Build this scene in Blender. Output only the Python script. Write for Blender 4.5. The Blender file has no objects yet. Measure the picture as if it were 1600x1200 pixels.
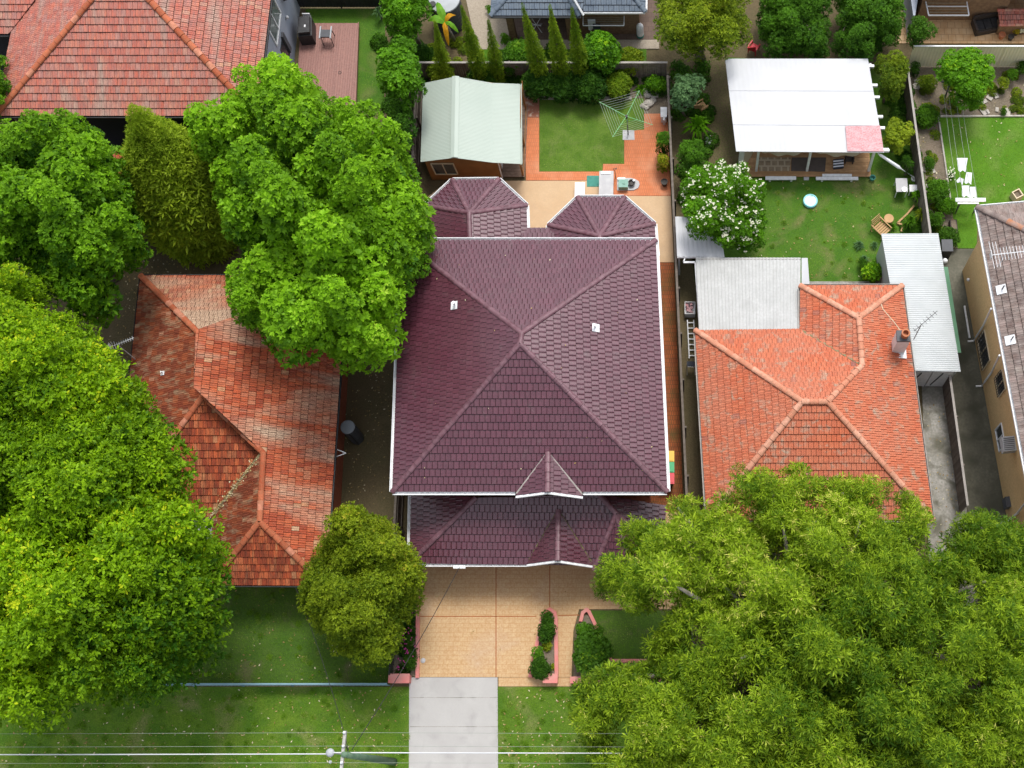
import bpy, math, random
import numpy as np
from mathutils import Vector, Matrix
R = math.radians
random.seed(7); rng = np.random.default_rng(7)
sc = bpy.context.scene
col = sc.collection

# ------------------------------------------------------------------ camera, sky, sun
F = 1980.; PX = 1060.; PY = 600.; H = 60.; TH = math.atan(654 / 1980.)
cam_d = bpy.data.cameras.new('camera'); cam = bpy.data.objects.new('camera', cam_d); col.objects.link(cam)
cam.location = (0, 0, H); cam.rotation_euler = (TH, 0, 0)
cam_d.sensor_width = 36; cam_d.lens = F / 1600 * 36
cam_d.shift_x = -(PX - 800) / 1600; cam_d.shift_y = 0
cam_d.clip_end = 2000; cam_d.clip_start = 0.5
sc.camera = cam
SUN_EL, SUN_AZ = R(65), R(16)          # azimuth east of north
w = bpy.data.worlds.new('World'); sc.world = w; w.use_nodes = True
nt = w.node_tree; nt.nodes.clear()
sky = nt.nodes.new('ShaderNodeTexSky'); sky.sky_type = 'NISHITA'; sky.sun_disc = False
sky.sun_elevation = SUN_EL; sky.sun_rotation = SUN_AZ; sky.air_density = 1.0; sky.dust_density = 2.5; sky.ozone_density = 1.0
bg = nt.nodes.new('ShaderNodeBackground'); bg.inputs[1].default_value = 0.15
hs = nt.nodes.new('ShaderNodeHueSaturation'); hs.inputs['Saturation'].default_value = .35
ow = nt.nodes.new('ShaderNodeOutputWorld')
nt.links.new(sky.outputs[0], hs.inputs['Color']); nt.links.new(hs.outputs[0], bg.inputs[0]); nt.links.new(bg.outputs[0], ow.inputs[0])
sd = bpy.data.lights.new('sun', 'SUN'); sun = bpy.data.objects.new('sun', sd); col.objects.link(sun)
sd.energy = 1.45; sd.angle = R(16); sd.color = (1, .96, .9)
sv = Vector((math.sin(SUN_AZ) * math.cos(SUN_EL), math.cos(SUN_AZ) * math.cos(SUN_EL), math.sin(SUN_EL)))
sun.rotation_euler = sv.to_track_quat('Z', 'Y').to_euler()
sc.view_settings.view_transform = 'Standard'; sc.view_settings.look = 'None'
sc.view_settings.exposure = 0.82; sc.view_settings.gamma = 1

# ------------------------------------------------------------------ helpers
def P(u, v, z=0.):
    """a point of the photograph at height z, as a place in the world"""
    cx = (u - PX) / F; cy = -(v - PY) / F
    y = cy * math.cos(TH) + math.sin(TH); zz = cy * math.sin(TH) - math.cos(TH)
    t = (z - H) / zz
    return Vector((cx * t, y * t, z))
def PP(pts, z=0.): return [P(u, v, z) for u, v in pts]

class MB:
    def __init__(s): s.v = []; s.f = []; s.r = []; s.cur = 0.5
    def add(s, vs, fs, r=None):
        b = len(s.v); s.v += [tuple(x) for x in vs]
        s.f += [tuple(b + i for i in f) for f in fs]; s.r += [s.cur if r is None else r] * len(fs); return s
    def box(s, c, size, rot=0, z0=None, r=None):
        sx, sy, sz = size; cx, cy, cz = c
        if z0 is not None: cz = z0 + sz / 2
        ca, sa = math.cos(rot), math.sin(rot); vs = []
        for k in (-.5, .5):
            for i, j in ((-.5, -.5), (.5, -.5), (.5, .5), (-.5, .5)):
                x, y = i * sx, j * sy; vs.append((cx + x * ca - y * sa, cy + x * sa + y * ca, cz + k * sz))
        return s.add(vs, [(3, 2, 1, 0), (4, 5, 6, 7), (0, 1, 5, 4), (1, 2, 6, 5), (2, 3, 7, 6), (3, 0, 4, 7)], r)
    def bar(s, a, b, wd, ht, r=None, up=(0, 0, 1)):
        a = Vector(a); b = Vector(b); d = (b - a).normalized(); u = Vector(up)
        if abs(d.dot(u)) > .95: u = Vector((0, 1, 0))
        sd_ = d.cross(u).normalized() * wd / 2; n = sd_.cross(d).normalized() * ht / 2
        vs = [a - sd_ - n, a + sd_ - n, a + sd_ + n, a - sd_ + n, b - sd_ - n, b + sd_ - n, b + sd_ + n, b - sd_ + n]
        return s.add(vs, [(3, 2, 1, 0), (4, 5, 6, 7), (0, 1, 5, 4), (1, 2, 6, 5), (2, 3, 7, 6), (3, 0, 4, 7)], r)
    def tube(s, pts, rads, n=8, cap=True, r=None):
        pts = [Vector(p) for p in pts]
        if not hasattr(rads, '__len__'): rads = [rads] * len(pts)
        vs = []; fs = []
        for i, p in enumerate(pts):
            d = (pts[min(i + 1, len(pts) - 1)] - pts[max(i - 1, 0)]).normalized()
            u = Vector((0, 0, 1)) if abs(d.z) < .9 else Vector((1, 0, 0))
            a = d.cross(u).normalized(); b = d.cross(a)
            for k in range(n):
                t = 2 * math.pi * k / n; vs.append(p + (a * math.cos(t) + b * math.sin(t)) * rads[i])
        for i in range(len(pts) - 1):
            for k in range(n):
                k2 = (k + 1) % n; fs.append((i * n + k, i * n + k2, (i + 1) * n + k2, (i + 1) * n + k))
        if cap: fs.append(tuple(range(n))[::-1]); fs.append(tuple((len(pts) - 1) * n + k for k in range(n)))
        return s.add(vs, fs, r)
    def cyl(s, c, rad, h, n=16, r2=None, r=None):
        return s.tube([c, Vector(c) + Vector((0, 0, h))], [rad, rad if r2 is None else r2], n, True, r)
    def lathe(s, c, prof, n=18, r=None):
        vs = []; fs = []
        for rad, z in prof:
            for k in range(n):
                t = 2 * math.pi * k / n; vs.append((c[0] + rad * math.cos(t), c[1] + rad * math.sin(t), c[2] + z))
        for i in range(len(prof) - 1):
            for k in range(n):
                k2 = (k + 1) % n; fs.append((i * n + k, i * n + k2, (i + 1) * n + k2, (i + 1) * n + k))
        fs.append(tuple(range(n))[::-1]); fs.append(tuple((len(prof) - 1) * n + k for k in range(n)))
        return s.add(vs, fs, r)
    def prism(s, poly, z0, z1, r=None):
        n = len(poly); vs = [(p[0], p[1], z0) for p in poly] + [(p[0], p[1], z1) for p in poly]
        area = sum(poly[i][0] * poly[(i + 1) % n][1] - poly[(i + 1) % n][0] * poly[i][1] for i in range(n))
        fs = [tuple(range(n))[::-1], tuple(range(n, 2 * n))] + [(i, (i + 1) % n, n + (i + 1) % n, n + i) for i in range(n)]
        if area < 0: fs = [f[::-1] for f in fs]
        return s.add(vs, fs, r)
    def slab(s, pts, th, r=None):
        """a planar 3D polygon given a thickness downwards"""
        n = len(pts); vs = [tuple(p) for p in pts] + [(p[0], p[1], p[2] - th) for p in pts]
        area = sum(pts[i][0] * pts[(i + 1) % n][1] - pts[(i + 1) % n][0] * pts[i][1] for i in range(n))
        fs = [tuple(range(n)), tuple(range(n, 2 * n))[::-1]] + [(i, n + i, n + (i + 1) % n, (i + 1) % n) for i in range(n)]
        if area < 0: fs = [f[::-1] for f in fs]
        return s.add(vs, fs, r)
    def ball(s, c, rx, ry, rz, n=10, m=6, r=None, jit=0):
        vs = [(c[0], c[1], c[2] - rz)]; fs = []
        for i in range(1, m):
            ph = -math.pi / 2 + math.pi * i / m
            for k in range(n):
                t = 2 * math.pi * k / n; q = 1 + random.uniform(-jit, jit)
                vs.append((c[0] + rx * q * math.cos(ph) * math.cos(t), c[1] + ry * q * math.cos(ph) * math.sin(t), c[2] + rz * q * math.sin(ph)))
        vs.append((c[0], c[1], c[2] + rz))
        for k in range(n):
            k2 = (k + 1) % n; fs.append((0, 1 + k2, 1 + k)); fs.append((len(vs) - 1, 1 + (m - 2) * n + k, 1 + (m - 2) * n + k2))
            for i in range(m - 2): fs.append((1 + i * n + k, 1 + i * n + k2, 1 + (i + 1) * n + k2, 1 + (i + 1) * n + k))
        return s.add(vs, fs, r)
    def mesh(s, name, m, off=(0, 0, 0), smooth=False):
        me = bpy.data.meshes.new(name)
        me.from_pydata([(a - off[0], b - off[1], c - off[2]) for a, b, c in s.v], [], s.f)
        at = me.attributes.new('rnd', 'FLOAT', 'FACE'); at.data.foreach_set('value', s.r)
        if m is not None: me.materials.append(m)
        if smooth: me.polygons.foreach_set('use_smooth', [True] * len(me.polygons))
        me.update(); return me

def tag(o, label=None, cat=None, group=None, kind=None):
    for k, x in (('label', label), ('category', cat), ('group', group), ('kind', kind)):
        if x: o[k] = x
    return o
def link(name, data, parent=None):
    o = bpy.data.objects.new(name, data); col.objects.link(o)
    if parent is not None: o.parent = parent
    return o
class Thing:
    def __init__(s, name, label, cat, loc=(0, 0, 0), group=None):
        s.loc = Vector(loc); s.root = link(name, None); s.root.location = s.loc
        s.root.empty_display_size = .2; tag(s.root, label, cat, group)
    def part(s, name, mb, m, parent=None, label=None, kind=None, smooth=False):
        o = link(name, mb.mesh(name, m, s.loc, smooth), parent or s.root); tag(o, label, kind=kind); return o
def single(name, mb, m, label, cat, group=None, smooth=False, kind=None, loc=None):
    if loc is None:
        a = np.array(mb.v); loc = ((a[:, 0].min() + a[:, 0].max()) / 2, (a[:, 1].min() + a[:, 1].max()) / 2, a[:, 2].min())
    o = link(name, mb.mesh(name, m, loc, smooth)); o.location = loc; tag(o, label, cat, group, kind); return o
def struct(name, mb, m, label=None):
    o = link(name, mb.mesh(name, m)); tag(o, label, kind='structure'); return o

# ------------------------------------------------------------------ materials
def mat(name, c, c2=None, scale=3., rough=.8, ramp=None, dirt=None, bump=0., bscale=40., spec=.3, metal=0., detail=6., trans=0., lo=.35, hi=.65, fine=None, coat=0., wave=None, stretch=None):
    """c..c2 mixed by noise; ramp=[(pos,col)...] by the rnd attribute; dirt=(colour, scale, lo, hi); fine=(colour, scale, amount)"""
    m = bpy.data.materials.new(name); m.use_nodes = True; n = m.node_tree.nodes; l = m.node_tree.links
    b = n['Principled BSDF']; b.inputs['Roughness'].default_value = rough; b.inputs['Metallic'].default_value = metal
    b.inputs['Specular IOR Level'].default_value = spec
    if coat: b.inputs['Coat Weight'].default_value = coat; b.inputs['Coat Roughness'].default_value = .25
    g = n.new('ShaderNodeNewGeometry'); pos = g.outputs['Position']; pos0 = pos
    if stretch:
        vm = n.new('ShaderNodeVectorMath'); vm.operation = 'MULTIPLY'; vm.inputs[1].default_value = stretch; l.new(pos, vm.inputs[0]); pos = vm.outputs[0]
    def noise(sca, det=6., dist=0.):
        t = n.new('ShaderNodeTexNoise'); t.inputs['Scale'].default_value = sca; t.inputs['Detail'].default_value = det
        t.inputs['Distortion'].default_value = dist; l.new(pos, t.inputs['Vector']); return t.outputs['Fac']
    def mr(x, a, b_):
        t = n.new('ShaderNodeMapRange'); t.inputs[1].default_value = a; t.inputs[2].default_value = b_; l.new(x, t.inputs[0]); return t.outputs[0]
    def mix(fac, A, B):
        t = n.new('ShaderNodeMix'); t.data_type = 'RGBA'
        for k, x in ((0, fac), (6, A), (7, B)):
            if isinstance(x, (int, float)): t.inputs[k].default_value = x
            elif isinstance(x, (tuple, list)): t.inputs[k].default_value = (*x[:3], 1)
            else: l.new(x, t.inputs[k])
        return t.outputs[2]
    cur = tuple(c)
    if ramp:
        at = n.new('ShaderNodeAttribute'); at.attribute_name = 'rnd'
        cr = n.new('ShaderNodeValToRGB'); cr.color_ramp.interpolation = 'LINEAR'
        while len(cr.color_ramp.elements) < len(ramp): cr.color_ramp.elements.new(.5)
        for e, (p, q) in zip(cr.color_ramp.elements, ramp): e.position = p; e.color = (*q, 1)
        l.new(at.outputs['Fac'], cr.inputs[0]); cur = cr.outputs[0]
        if c2: cur = mix(mr(noise(scale, detail), lo, hi), cur, mix(.6, cur, c2))
    elif c2: cur = mix(mr(noise(scale, detail), lo, hi), cur, c2)
    if wave:                                    # brick / block joints: (col, w, h, mortar)
        bt = n.new('ShaderNodeTexBrick'); l.new(pos, bt.inputs['Vector'])
        bt.inputs['Scale'].default_value = 1; bt.inputs['Brick Width'].default_value = wave[1]; bt.inputs['Row Height'].default_value = wave[2]
        bt.inputs['Mortar Size'].default_value = wave[3]; bt.inputs['Mortar Smooth'].default_value = .3
        bt.inputs['Color1'].default_value = (0, 0, 0, 1); bt.inputs['Color2'].default_value = (.35, .35, .35, 1); bt.inputs['Mortar'].default_value = (1, 1, 1, 1)
        bt.inputs['Bias'].default_value = -.3
        cur = mix(bt.outputs['Color'], cur, wave[0])
    if dirt: cur = mix(mr(noise(dirt[1], 8., .6), dirt[2], dirt[3]), cur, dirt[0])
    if fine: cur = mix(mr(noise(fine[1], 3.), .5 - .5 * (1 - fine[2]) - .05, .95), cur, fine[0])
    if isinstance(cur, tuple): b.inputs['Base Color'].default_value = (*cur, 1)
    else: l.new(cur, b.inputs['Base Color'])
    if bump:
        bn = n.new('ShaderNodeBump'); bn.inputs['Strength'].default_value = bump; bn.inputs['Distance'].default_value = .02
        l.new(noise(bscale, 4.), bn.inputs['Height']); l.new(bn.outputs[0], b.inputs['Normal'])
    if trans:
        tr = n.new('ShaderNodeBsdfTranslucent'); ms = n.new('ShaderNodeMixShader'); ms.inputs[0].default_value = trans
        if isinstance(cur, tuple): tr.inputs[0].default_value = (*cur, 1)
        else: l.new(cur, tr.inputs[0])
        l.new(b.outputs[0], ms.inputs[1]); l.new(tr.outputs[0], ms.inputs[2]); l.new(ms.outputs[0], n['Material Output'].inputs[0])
    return m
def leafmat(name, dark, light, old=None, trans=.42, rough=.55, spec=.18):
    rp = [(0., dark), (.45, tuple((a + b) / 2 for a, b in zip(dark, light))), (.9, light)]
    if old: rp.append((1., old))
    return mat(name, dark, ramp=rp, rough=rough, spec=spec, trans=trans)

M = {}
M['plum'] = mat('plum_glazed_tile', (0, 0, 0), ramp=[(0, (.098, .023, .038)), (.5, (.122, .030, .049)), (1, (.148, .042, .064))], c2=(.13, .05, .065), scale=.8, rough=.27, spec=.75, bump=.15, bscale=30, dirt=((.15, .10, .10), 1.6, .6, .85), fine=((.06, .02, .03), 12, .2))
M['plumcap'] = mat('plum_ridge_cap', (0, 0, 0), ramp=[(0, (.085, .030, .042)), (1, (.12, .044, .06))], c2=(.2, .11, .13), scale=5, rough=.5, spec=.5, bump=.2)
M['terra'] = mat('weathered_terracotta', (0, 0, 0), ramp=[(0, (.40, .06, .02)), (.3, (.56, .10, .032)), (.65, (.64, .145, .05)), (.93, (.62, .20, .10)), (.97, (.66, .34, .17)), (1, (.7, .46, .28))], c2=(.30, .07, .03), scale=2.2, lo=.5, hi=.75, rough=.75, dirt=((.60, .43, .30), .28, .47, .66), bump=.4, bscale=60, fine=((.14, .06, .04), 9, .5), stretch=(.4, 2.4, 1))
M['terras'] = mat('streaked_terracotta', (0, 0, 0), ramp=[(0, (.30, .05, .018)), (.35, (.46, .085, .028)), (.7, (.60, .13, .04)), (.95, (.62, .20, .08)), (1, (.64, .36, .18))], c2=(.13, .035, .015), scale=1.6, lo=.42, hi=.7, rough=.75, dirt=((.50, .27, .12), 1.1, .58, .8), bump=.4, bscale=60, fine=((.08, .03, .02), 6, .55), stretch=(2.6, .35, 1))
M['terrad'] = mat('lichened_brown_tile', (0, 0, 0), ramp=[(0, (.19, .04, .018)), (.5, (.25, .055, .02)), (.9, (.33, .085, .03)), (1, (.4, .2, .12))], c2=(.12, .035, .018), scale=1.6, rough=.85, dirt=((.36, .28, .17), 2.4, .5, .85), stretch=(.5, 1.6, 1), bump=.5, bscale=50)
M['terracap'] = mat('terracotta_ridge', (0, 0, 0), ramp=[(0, (.34, .075, .03)), (.8, (.50, .14, .065)), (1, (.54, .22, .14))], c2=(.3, .12, .06), scale=6, rough=.8, bump=.4)
M['pinkt'] = mat('faded_pink_terracotta', (0, 0, 0), ramp=[(0, (.50, .11, .06)), (.4, (.60, .15, .09)), (.7, (.64, .20, .11)), (.92, (.52, .22, .18)), (1, (.64, .34, .2))], c2=(.34, .2, .17), scale=4, rough=.7, dirt=((.42, .33, .26), .6, .5, .75), bump=.4, bscale=60, fine=((.22, .10, .09), 7, .5), stretch=(2.2, .4, 1))
M['orange'] = mat('orange_terracotta', (0, 0, 0), ramp=[(0, (.60, .115, .04)), (.5, (.70, .15, .055)), (.94, (.72, .19, .08)), (1, (.25, .1, .1))], c2=(.66, .26, .16), scale=.5, rough=.75, dirt=((.50, .38, .28), 2.6, .54, .72), bump=.3, bscale=70, fine=((.2, .08, .05), 22, .35))
M['orangecap'] = mat('pale_terracotta_ridge', (0, 0, 0), ramp=[(0, (.52, .2, .12)), (1, (.62, .32, .22))], c2=(.34, .17, .1), scale=7, rough=.8, bump=.4)
M['brownt'] = mat('grey_brown_tile', (0, 0, 0), ramp=[(0, (.13, .09, .08)), (.5, (.19, .14, .12)), (.96, (.26, .19, .17)), (1, (.38, .16, .08))], c2=(.28, .24, .22), scale=3, rough=.8, dirt=((.34, .31, .27), 1.2, .6, .85), bump=.4, bscale=60)
M['bluet'] = mat('slate_blue_tile', (0, 0, 0), ramp=[(0, (.06, .085, .12)), (1, (.1, .13, .17))], c2=(.14, .17, .2), scale=3, rough=.55, bump=.2)
M['underlay'] = mat('roof_batten', (.05, .03, .025), rough=.9)
M['white'] = mat('white_paint', (.78, .79, .8), (.66, .67, .68), scale=6, rough=.45, bump=.05)
M['whiteroof'] = mat('white_sheet', (.60, .61, .63), (.565, .575, .595), scale=.6, rough=.6, trans=.12, dirt=((.53, .54, .55), .4, .5, .8))
M['mint'] = mat('mint_metal_sheet', (.36, .42, .37), (.345, .405, .355), scale=.8, rough=.5, spec=.4, dirt=((.385, .44, .39), .25, .4, .7))
M['zinc'] = mat('pale_zinc_sheet', (.47, .50, .51), (.43, .46, .47), scale=1.2, rough=.45, spec=.4, dirt=((.36, .38, .38), .5, .62, .85))
M['fibro'] = mat('streaked_grey_sheet', (.50, .51, .50), (.42, .43, .42), scale=1.4, rough=.7, dirt=((.3, .3, .29), .9, .58, .85), fine=((.35, .35, .34), 9, .3))
M['timberwall'] = mat('stained_timber_wall', (.30, .14, .045), (.24, .11, .035), scale=2, rough=.7, bump=.2, bscale=20)
M['deck'] = mat('grey_brown_decking', (0, 0, 0), ramp=[(0, (.17, .11, .08)), (1, (.27, .19, .14))], c2=(.12, .08, .06), scale=8, rough=.8)
M['reddeck'] = mat('red_brown_decking', (0, 0, 0), ramp=[(0, (.20, .075, .06)), (1, (.30, .13, .10))], c2=(.15, .06, .05), scale=5, rough=.6, fine=((.34, .2, .17), 14, .3))
M['tandeck'] = mat('tan_decking', (0, 0, 0), ramp=[(0, (.36, .20, .09)), (1, (.5, .3, .15))], c2=(.28, .16, .08), scale=5, rough=.7)
M['brickpave'] = mat('orange_brick_paving', (.60, .20, .085), (.54, .17, .07), scale=5, rough=.8, wave=((.36, .13, .06), .115, .23, .008), dirt=((.58, .28, .16), .7, .5, .8), bump=.3, bscale=30)
M['brickpath'] = mat('mossy_brick_path', (.34, .10, .03), (.25, .07, .025), scale=2, rough=.85, wave=((.10, .05, .02), .115, .23, .012), dirt=((.08, .07, .02), .9, .5, .8), bump=.3, bscale=30)
M['creamcon'] = mat('cream_concrete', (.62, .44, .26), (.56, .38, .21), scale=1.2, rough=.75, dirt=((.50, .36, .24), .5, .55, .85), fine=((.45, .32, .2), 18, .25), bump=.1)
M['stamped'] = mat('stamped_cream_driveway', (.62, .475, .28), (.58, .435, .25), scale=.9, rough=.75, wave=((.48, .29, .14), .42, .21, .012), dirt=((.54, .44, .33), .5, .52, .78), fine=((.38, .2, .08), 13, .2), bump=.12, bscale=50)
M['joint'] = mat('rust_joint', (.36, .13, .045), (.28, .1, .04), scale=4, rough=.9)
M['apron'] = mat('grey_concrete', (.45, .44, .42), (.38, .365, .35), scale=.8, rough=.8, dirt=((.27, .26, .25), 1.3, .53, .85), fine=((.38, .37, .36), 20, .25), bump=.1)
M['stainedcon'] = mat('stained_concrete', (.46, .44, .41), (.30, .28, .24), scale=.7, rough=.85, dirt=((.11, .10, .07), 1.3, .47, .64), fine=((.15, .15, .12), 10, .4), bump=.3)
M['darkcon'] = mat('dark_damp_concrete', (.17, .16, .12), (.10, .095, .07), scale=.9, rough=.75, dirt=((.05, .05, .03), .9, .46, .7), fine=((.07, .07, .05), 9, .3), bump=.2)
M['pinkkerb'] = mat('pink_kerb_render', (.62, .20, .18), (.56, .25, .22), scale=3, rough=.8, bump=.2)
M['grass'] = mat('verge_grass', (.075, .175, .007), (.15, .245, .015), scale=.9, rough=.9, dirt=((.28, .26, .10), .6, .52, .76), fine=((.028, .06, .008), 26, .5), bump=.6, bscale=45)
M['lawn'] = mat('backyard_lawn', (.09, .19, .012), (.15, .25, .03), scale=1.6, rough=.9, dirt=((.25, .28, .09), .8, .52, .82), fine=((.04, .075, .012), 30, .45), bump=.5, bscale=50)
M['lawnr'] = mat('bright_lawn', (.08, .23, .006), (.11, .27, .008), scale=.9, rough=.9, dirt=((.26, .32, .09), .32, .5, .74), fine=((.04, .09, .008), 30, .4), bump=.5, bscale=50)
M['lawnn'] = mat('patchy_lawn', (.06, .17, .007), (.10, .21, .014), scale=1., rough=.9, dirt=((.26, .23, .09), .6, .5, .72), fine=((.025, .06, .01), 26, .45), bump=.5, bscale=45)
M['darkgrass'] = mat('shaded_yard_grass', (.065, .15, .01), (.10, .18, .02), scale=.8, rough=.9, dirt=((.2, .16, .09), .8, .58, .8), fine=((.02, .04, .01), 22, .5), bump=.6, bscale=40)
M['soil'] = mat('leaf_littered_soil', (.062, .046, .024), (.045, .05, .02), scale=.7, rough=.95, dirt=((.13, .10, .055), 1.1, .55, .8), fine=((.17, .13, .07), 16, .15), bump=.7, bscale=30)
M['bed'] = mat('garden_bed_soil', (.12, .085, .055), (.075, .06, .035), scale=1.5, rough=.95, dirt=((.2, .17, .12), 2., .58, .8), fine=((.25, .21, .16), 16, .3), bump=.8, bscale=25)
M['gravel'] = mat('pale_gravel', (.33, .27, .2), (.2, .16, .11), scale=14, rough=.9, fine=((.5, .44, .36), 40, .4), bump=.8, bscale=50)
M['mulchbrick'] = mat('broken_brick_bed', (.32, .13, .08), (.5, .4, .32), scale=5, rough=.9, lo=.5, hi=.7, bump=.6)
M['paver'] = mat('sandstone_paver', (.52, .32, .16), (.6, .42, .25), scale=2.5, rough=.85, wave=((.34, .2, .1), .4, .4, .015), bump=.2)
M['browntile'] = mat('brown_patio', (.16, .11, .085), (.12, .085, .065), scale=1.5, rough=.8, wave=((.09, .06, .05), .3, .3, .012))
M['redbrick'] = mat('red_brick_wall', (.34, .10, .05), (.26, .075, .04), scale=6, rough=.85, bump=.3)
M['tanbrick'] = mat('tan_brick_wall', (.78, .54, .27), (.72, .49, .24), scale=4, rough=.85, dirt=((.52, .36, .18), .5, .58, .85), fine=((.45, .3, .14), 12, .3), bump=.35, bscale=14)
M['brownbrick'] = mat('brown_brick_wall', (.24, .15, .085), (.17, .1, .06), scale=7, rough=.85, bump=.4, bscale=14)
M['bluewall'] = mat('grey_blue_render', (.34, .37, .43), (.31, .34, .40), scale=1, rough=.75, bump=.1)
M['navy'] = mat('dark_navy_wall', (.022, .025, .04), (.03, .032, .045), scale=1, rough=.6)
M['dark'] = mat('dark_metal', (.025, .025, .028), (.04, .04, .042), scale=5, rough=.5)
M['darkwood'] = mat('dark_wicker', (.06, .045, .04), (.035, .028, .025), scale=20, rough=.7, bump=.4)
M['glass'] = mat('dark_window_glass', (.03, .035, .04), rough=.08, spec=.8)
M['shadeglass'] = mat('pale_window_glass', (.12, .15, .14), (.2, .23, .22), scale=2, rough=.1, spec=.8)
M['cream'] = mat('cream_frame', (.62, .52, .36), rough=.6)
M['creamfence'] = mat('cream_metal_fence', (.80, .74, .52), (.74, .69, .49), scale=.8, rough=.5)
M['timberfence'] = mat('grey_timber_fence', (0, 0, 0), ramp=[(0, (.12, .10, .085)), (1, (.22, .19, .16))], c2=(.1, .08, .065), scale=5, rough=.9)
M['fencecap'] = mat('pale_fence_rail', (.36, .33, .30), (.28, .26, .24), scale=3, rough=.8)
M['bluefence'] = mat('blue_grey_fence', (.22, .36, .43), (.17, .28, .34), scale=1.5, rough=.5)
M['tank'] = mat('grey_tank', (.085, .09, .10), (.07, .072, .08), scale=3, rough=.6)
M['tanklid'] = mat('pale_grey_tank_lid', (.42, .44, .46), (.36, .38, .40), scale=1.5, rough=.6, dirt=((.3, .31, .32), 1.2, .6, .85))
M['tanklid2'] = mat('grey_tank_lid', (.21, .23, .25), (.18, .2, .22), scale=2, rough=.6)
M['green'] = mat('hoist_green', (.16, .42, .17), (.2, .46, .2), scale=4, rough=.45)
M['wire'] = mat('pale_wire', (.30, .33, .28), rough=.5)
M['cable'] = mat('white_cable', (.62, .64, .66), rough=.5)
M['blackcable'] = mat('black_cable', (.03, .03, .03), rough=.6)
M['yellow'] = mat('yellow_plastic', (.72, .45, .03), rough=.4)
M['bingreen'] = mat('green_plastic', (.02, .35, .12), rough=.4)
M['binred'] = mat('red_plastic', (.6, .03, .05), rough=.4)
M['bindark'] = mat('dark_green_bin', (.02, .05, .03), rough=.5)
M['teal'] = mat('teal_mat', (.055, .22, .18), (.07, .26, .21), scale=6, rough=.9, bump=.3)
M['pumpgreen'] = mat('pump_green', (.16, .32, .25), (.2, .36, .3), scale=4, rough=.5)
M['slabgrey'] = mat('grey_slab', (.50, .50, .50), (.42, .42, .43), scale=3, rough=.8)
M['stone'] = mat('pale_stone', (.46, .43, .38), (.34, .31, .27), scale=4, rough=.9, bump=.5)
M['potdark'] = mat('dark_pot', (.05, .045, .04), rough=.6)
M['terrapot'] = mat('terracotta_pot', (.45, .17, .08), (.38, .14, .07), scale=5, rough=.8)
M['bark'] = mat('grey_brown_bark', (.17, .14, .11), (.10, .08, .06), scale=3, rough=.95, bump=.6, bscale=20)
M['palebark'] = mat('pale_twig_bark', (.30, .27, .23), (.2, .18, .15), scale=3, rough=.95, bump=.5)
M['redpatch'] = mat('weathered_red_paint', (.40, .07, .09), (.46, .18, .20), scale=3, rough=.7, fine=((.62, .50, .50), 14, .3), lo=.45, hi=.6)
M['canvas'] = mat('cream_canvas', (.68, .60, .47), (.64, .56, .45), scale=2, rough=.9, trans=.4)
M['cloth'] = mat('white_cloth', (.80, .82, .86), rough=.9)
M['darkcloth'] = mat('dark_cloth', (.04, .045, .06), rough=.9)
M['rug'] = mat('patterned_rug', (.30, .22, .14), (.2, .15, .1), scale=4, rough=.95, wave=((.42, .34, .24), .35, .35, .05))
M['darkrug'] = mat('dark_brown_rug', (.10, .08, .07), (.085, .07, .06), scale=4, rough=.95)
M['pool'] = mat('turquoise_ring', (.30, .72, .78), rough=.35)
M['poolin'] = mat('pool_print', (.42, .66, .66), (.66, .36, .5), scale=6, rough=.3, lo=.52, hi=.58, dirt=((.25, .6, .5), 7, .5, .56))
M['wood'] = mat('pine_wood', (.48, .30, .14), (.4, .24, .11), scale=5, rough=.7)
M['pole'] = mat('green_grey_pole', (.085, .16, .10), (.13, .2, .13), scale=2, rough=.8)
M['arm'] = mat('weathered_crossarm', (.42, .41, .39), (.3, .29, .27), scale=5, rough=.8)
M['awning'] = mat('green_awning', (.14, .30, .19), (.12, .27, .17), scale=2, rough=.7)
M['valley'] = mat('mossy_valley', (.17, .14, .07), (.26, .22, .13), scale=8, rough=.9)
M['valleydark'] = mat('dark_mossy_valley', (.06, .05, .035), (.16, .14, .06), scale=7, rough=.9)
M['ground'] = M['soil']
L = {}
L['bright'] = leafmat('bright_green_leaf', (.035, .13, .004), (.29, .57, .014), (.44, .66, .05))
L['lime'] = leafmat('lime_green_leaf', (.04, .13, .003), (.32, .54, .008), (.56, .64, .015))
L['mid'] = leafmat('mid_green_leaf', (.03, .10, .006), (.13, .32, .014), (.26, .42, .03))
L['cyp'] = leafmat('cypress_leaf', (.10, .20, .008), (.38, .52, .03))
L['olive'] = leafmat('olive_leaf', (.08, .15, .006), (.34, .44, .018), (.50, .44, .04))
L['wattle'] = leafmat('yellow_green_leaf', (.07, .16, .008), (.40, .56, .025), (.70, .70, .15))
L['darkg'] = leafmat('dark_glossy_leaf', (.02, .065, .012), (.07, .17, .025), rough=.35)
L['deep'] = leafmat('deep_green_leaf', (.022, .08, .006), (.10, .24, .014), (.24, .40, .02))
L['lemon'] = leafmat('citrus_leaf', (.028, .10, .004), (.15, .38, .008), (.36, .6, .015))
L['blue'] = leafmat('blue_green_leaf', (.05, .12, .05), (.15, .28, .10))
L['yel'] = leafmat('yellow_leaf', (.3, .2, .01), (.55, .5, .03))
L['petal'] = mat('white_petal', (.8, .8, .62), rough=.7, trans=.2)
L['pinkpetal'] = mat('magenta_petal', (.5, .04, .25), rough=.7, trans=.2)
L['banana'] = leafmat('banana_leaf', (.08, .25, .015), (.2, .45, .03))
L['bananadry'] = leafmat('dry_banana_leaf', (.5, .22, .01), (.7, .36, .02))
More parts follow.
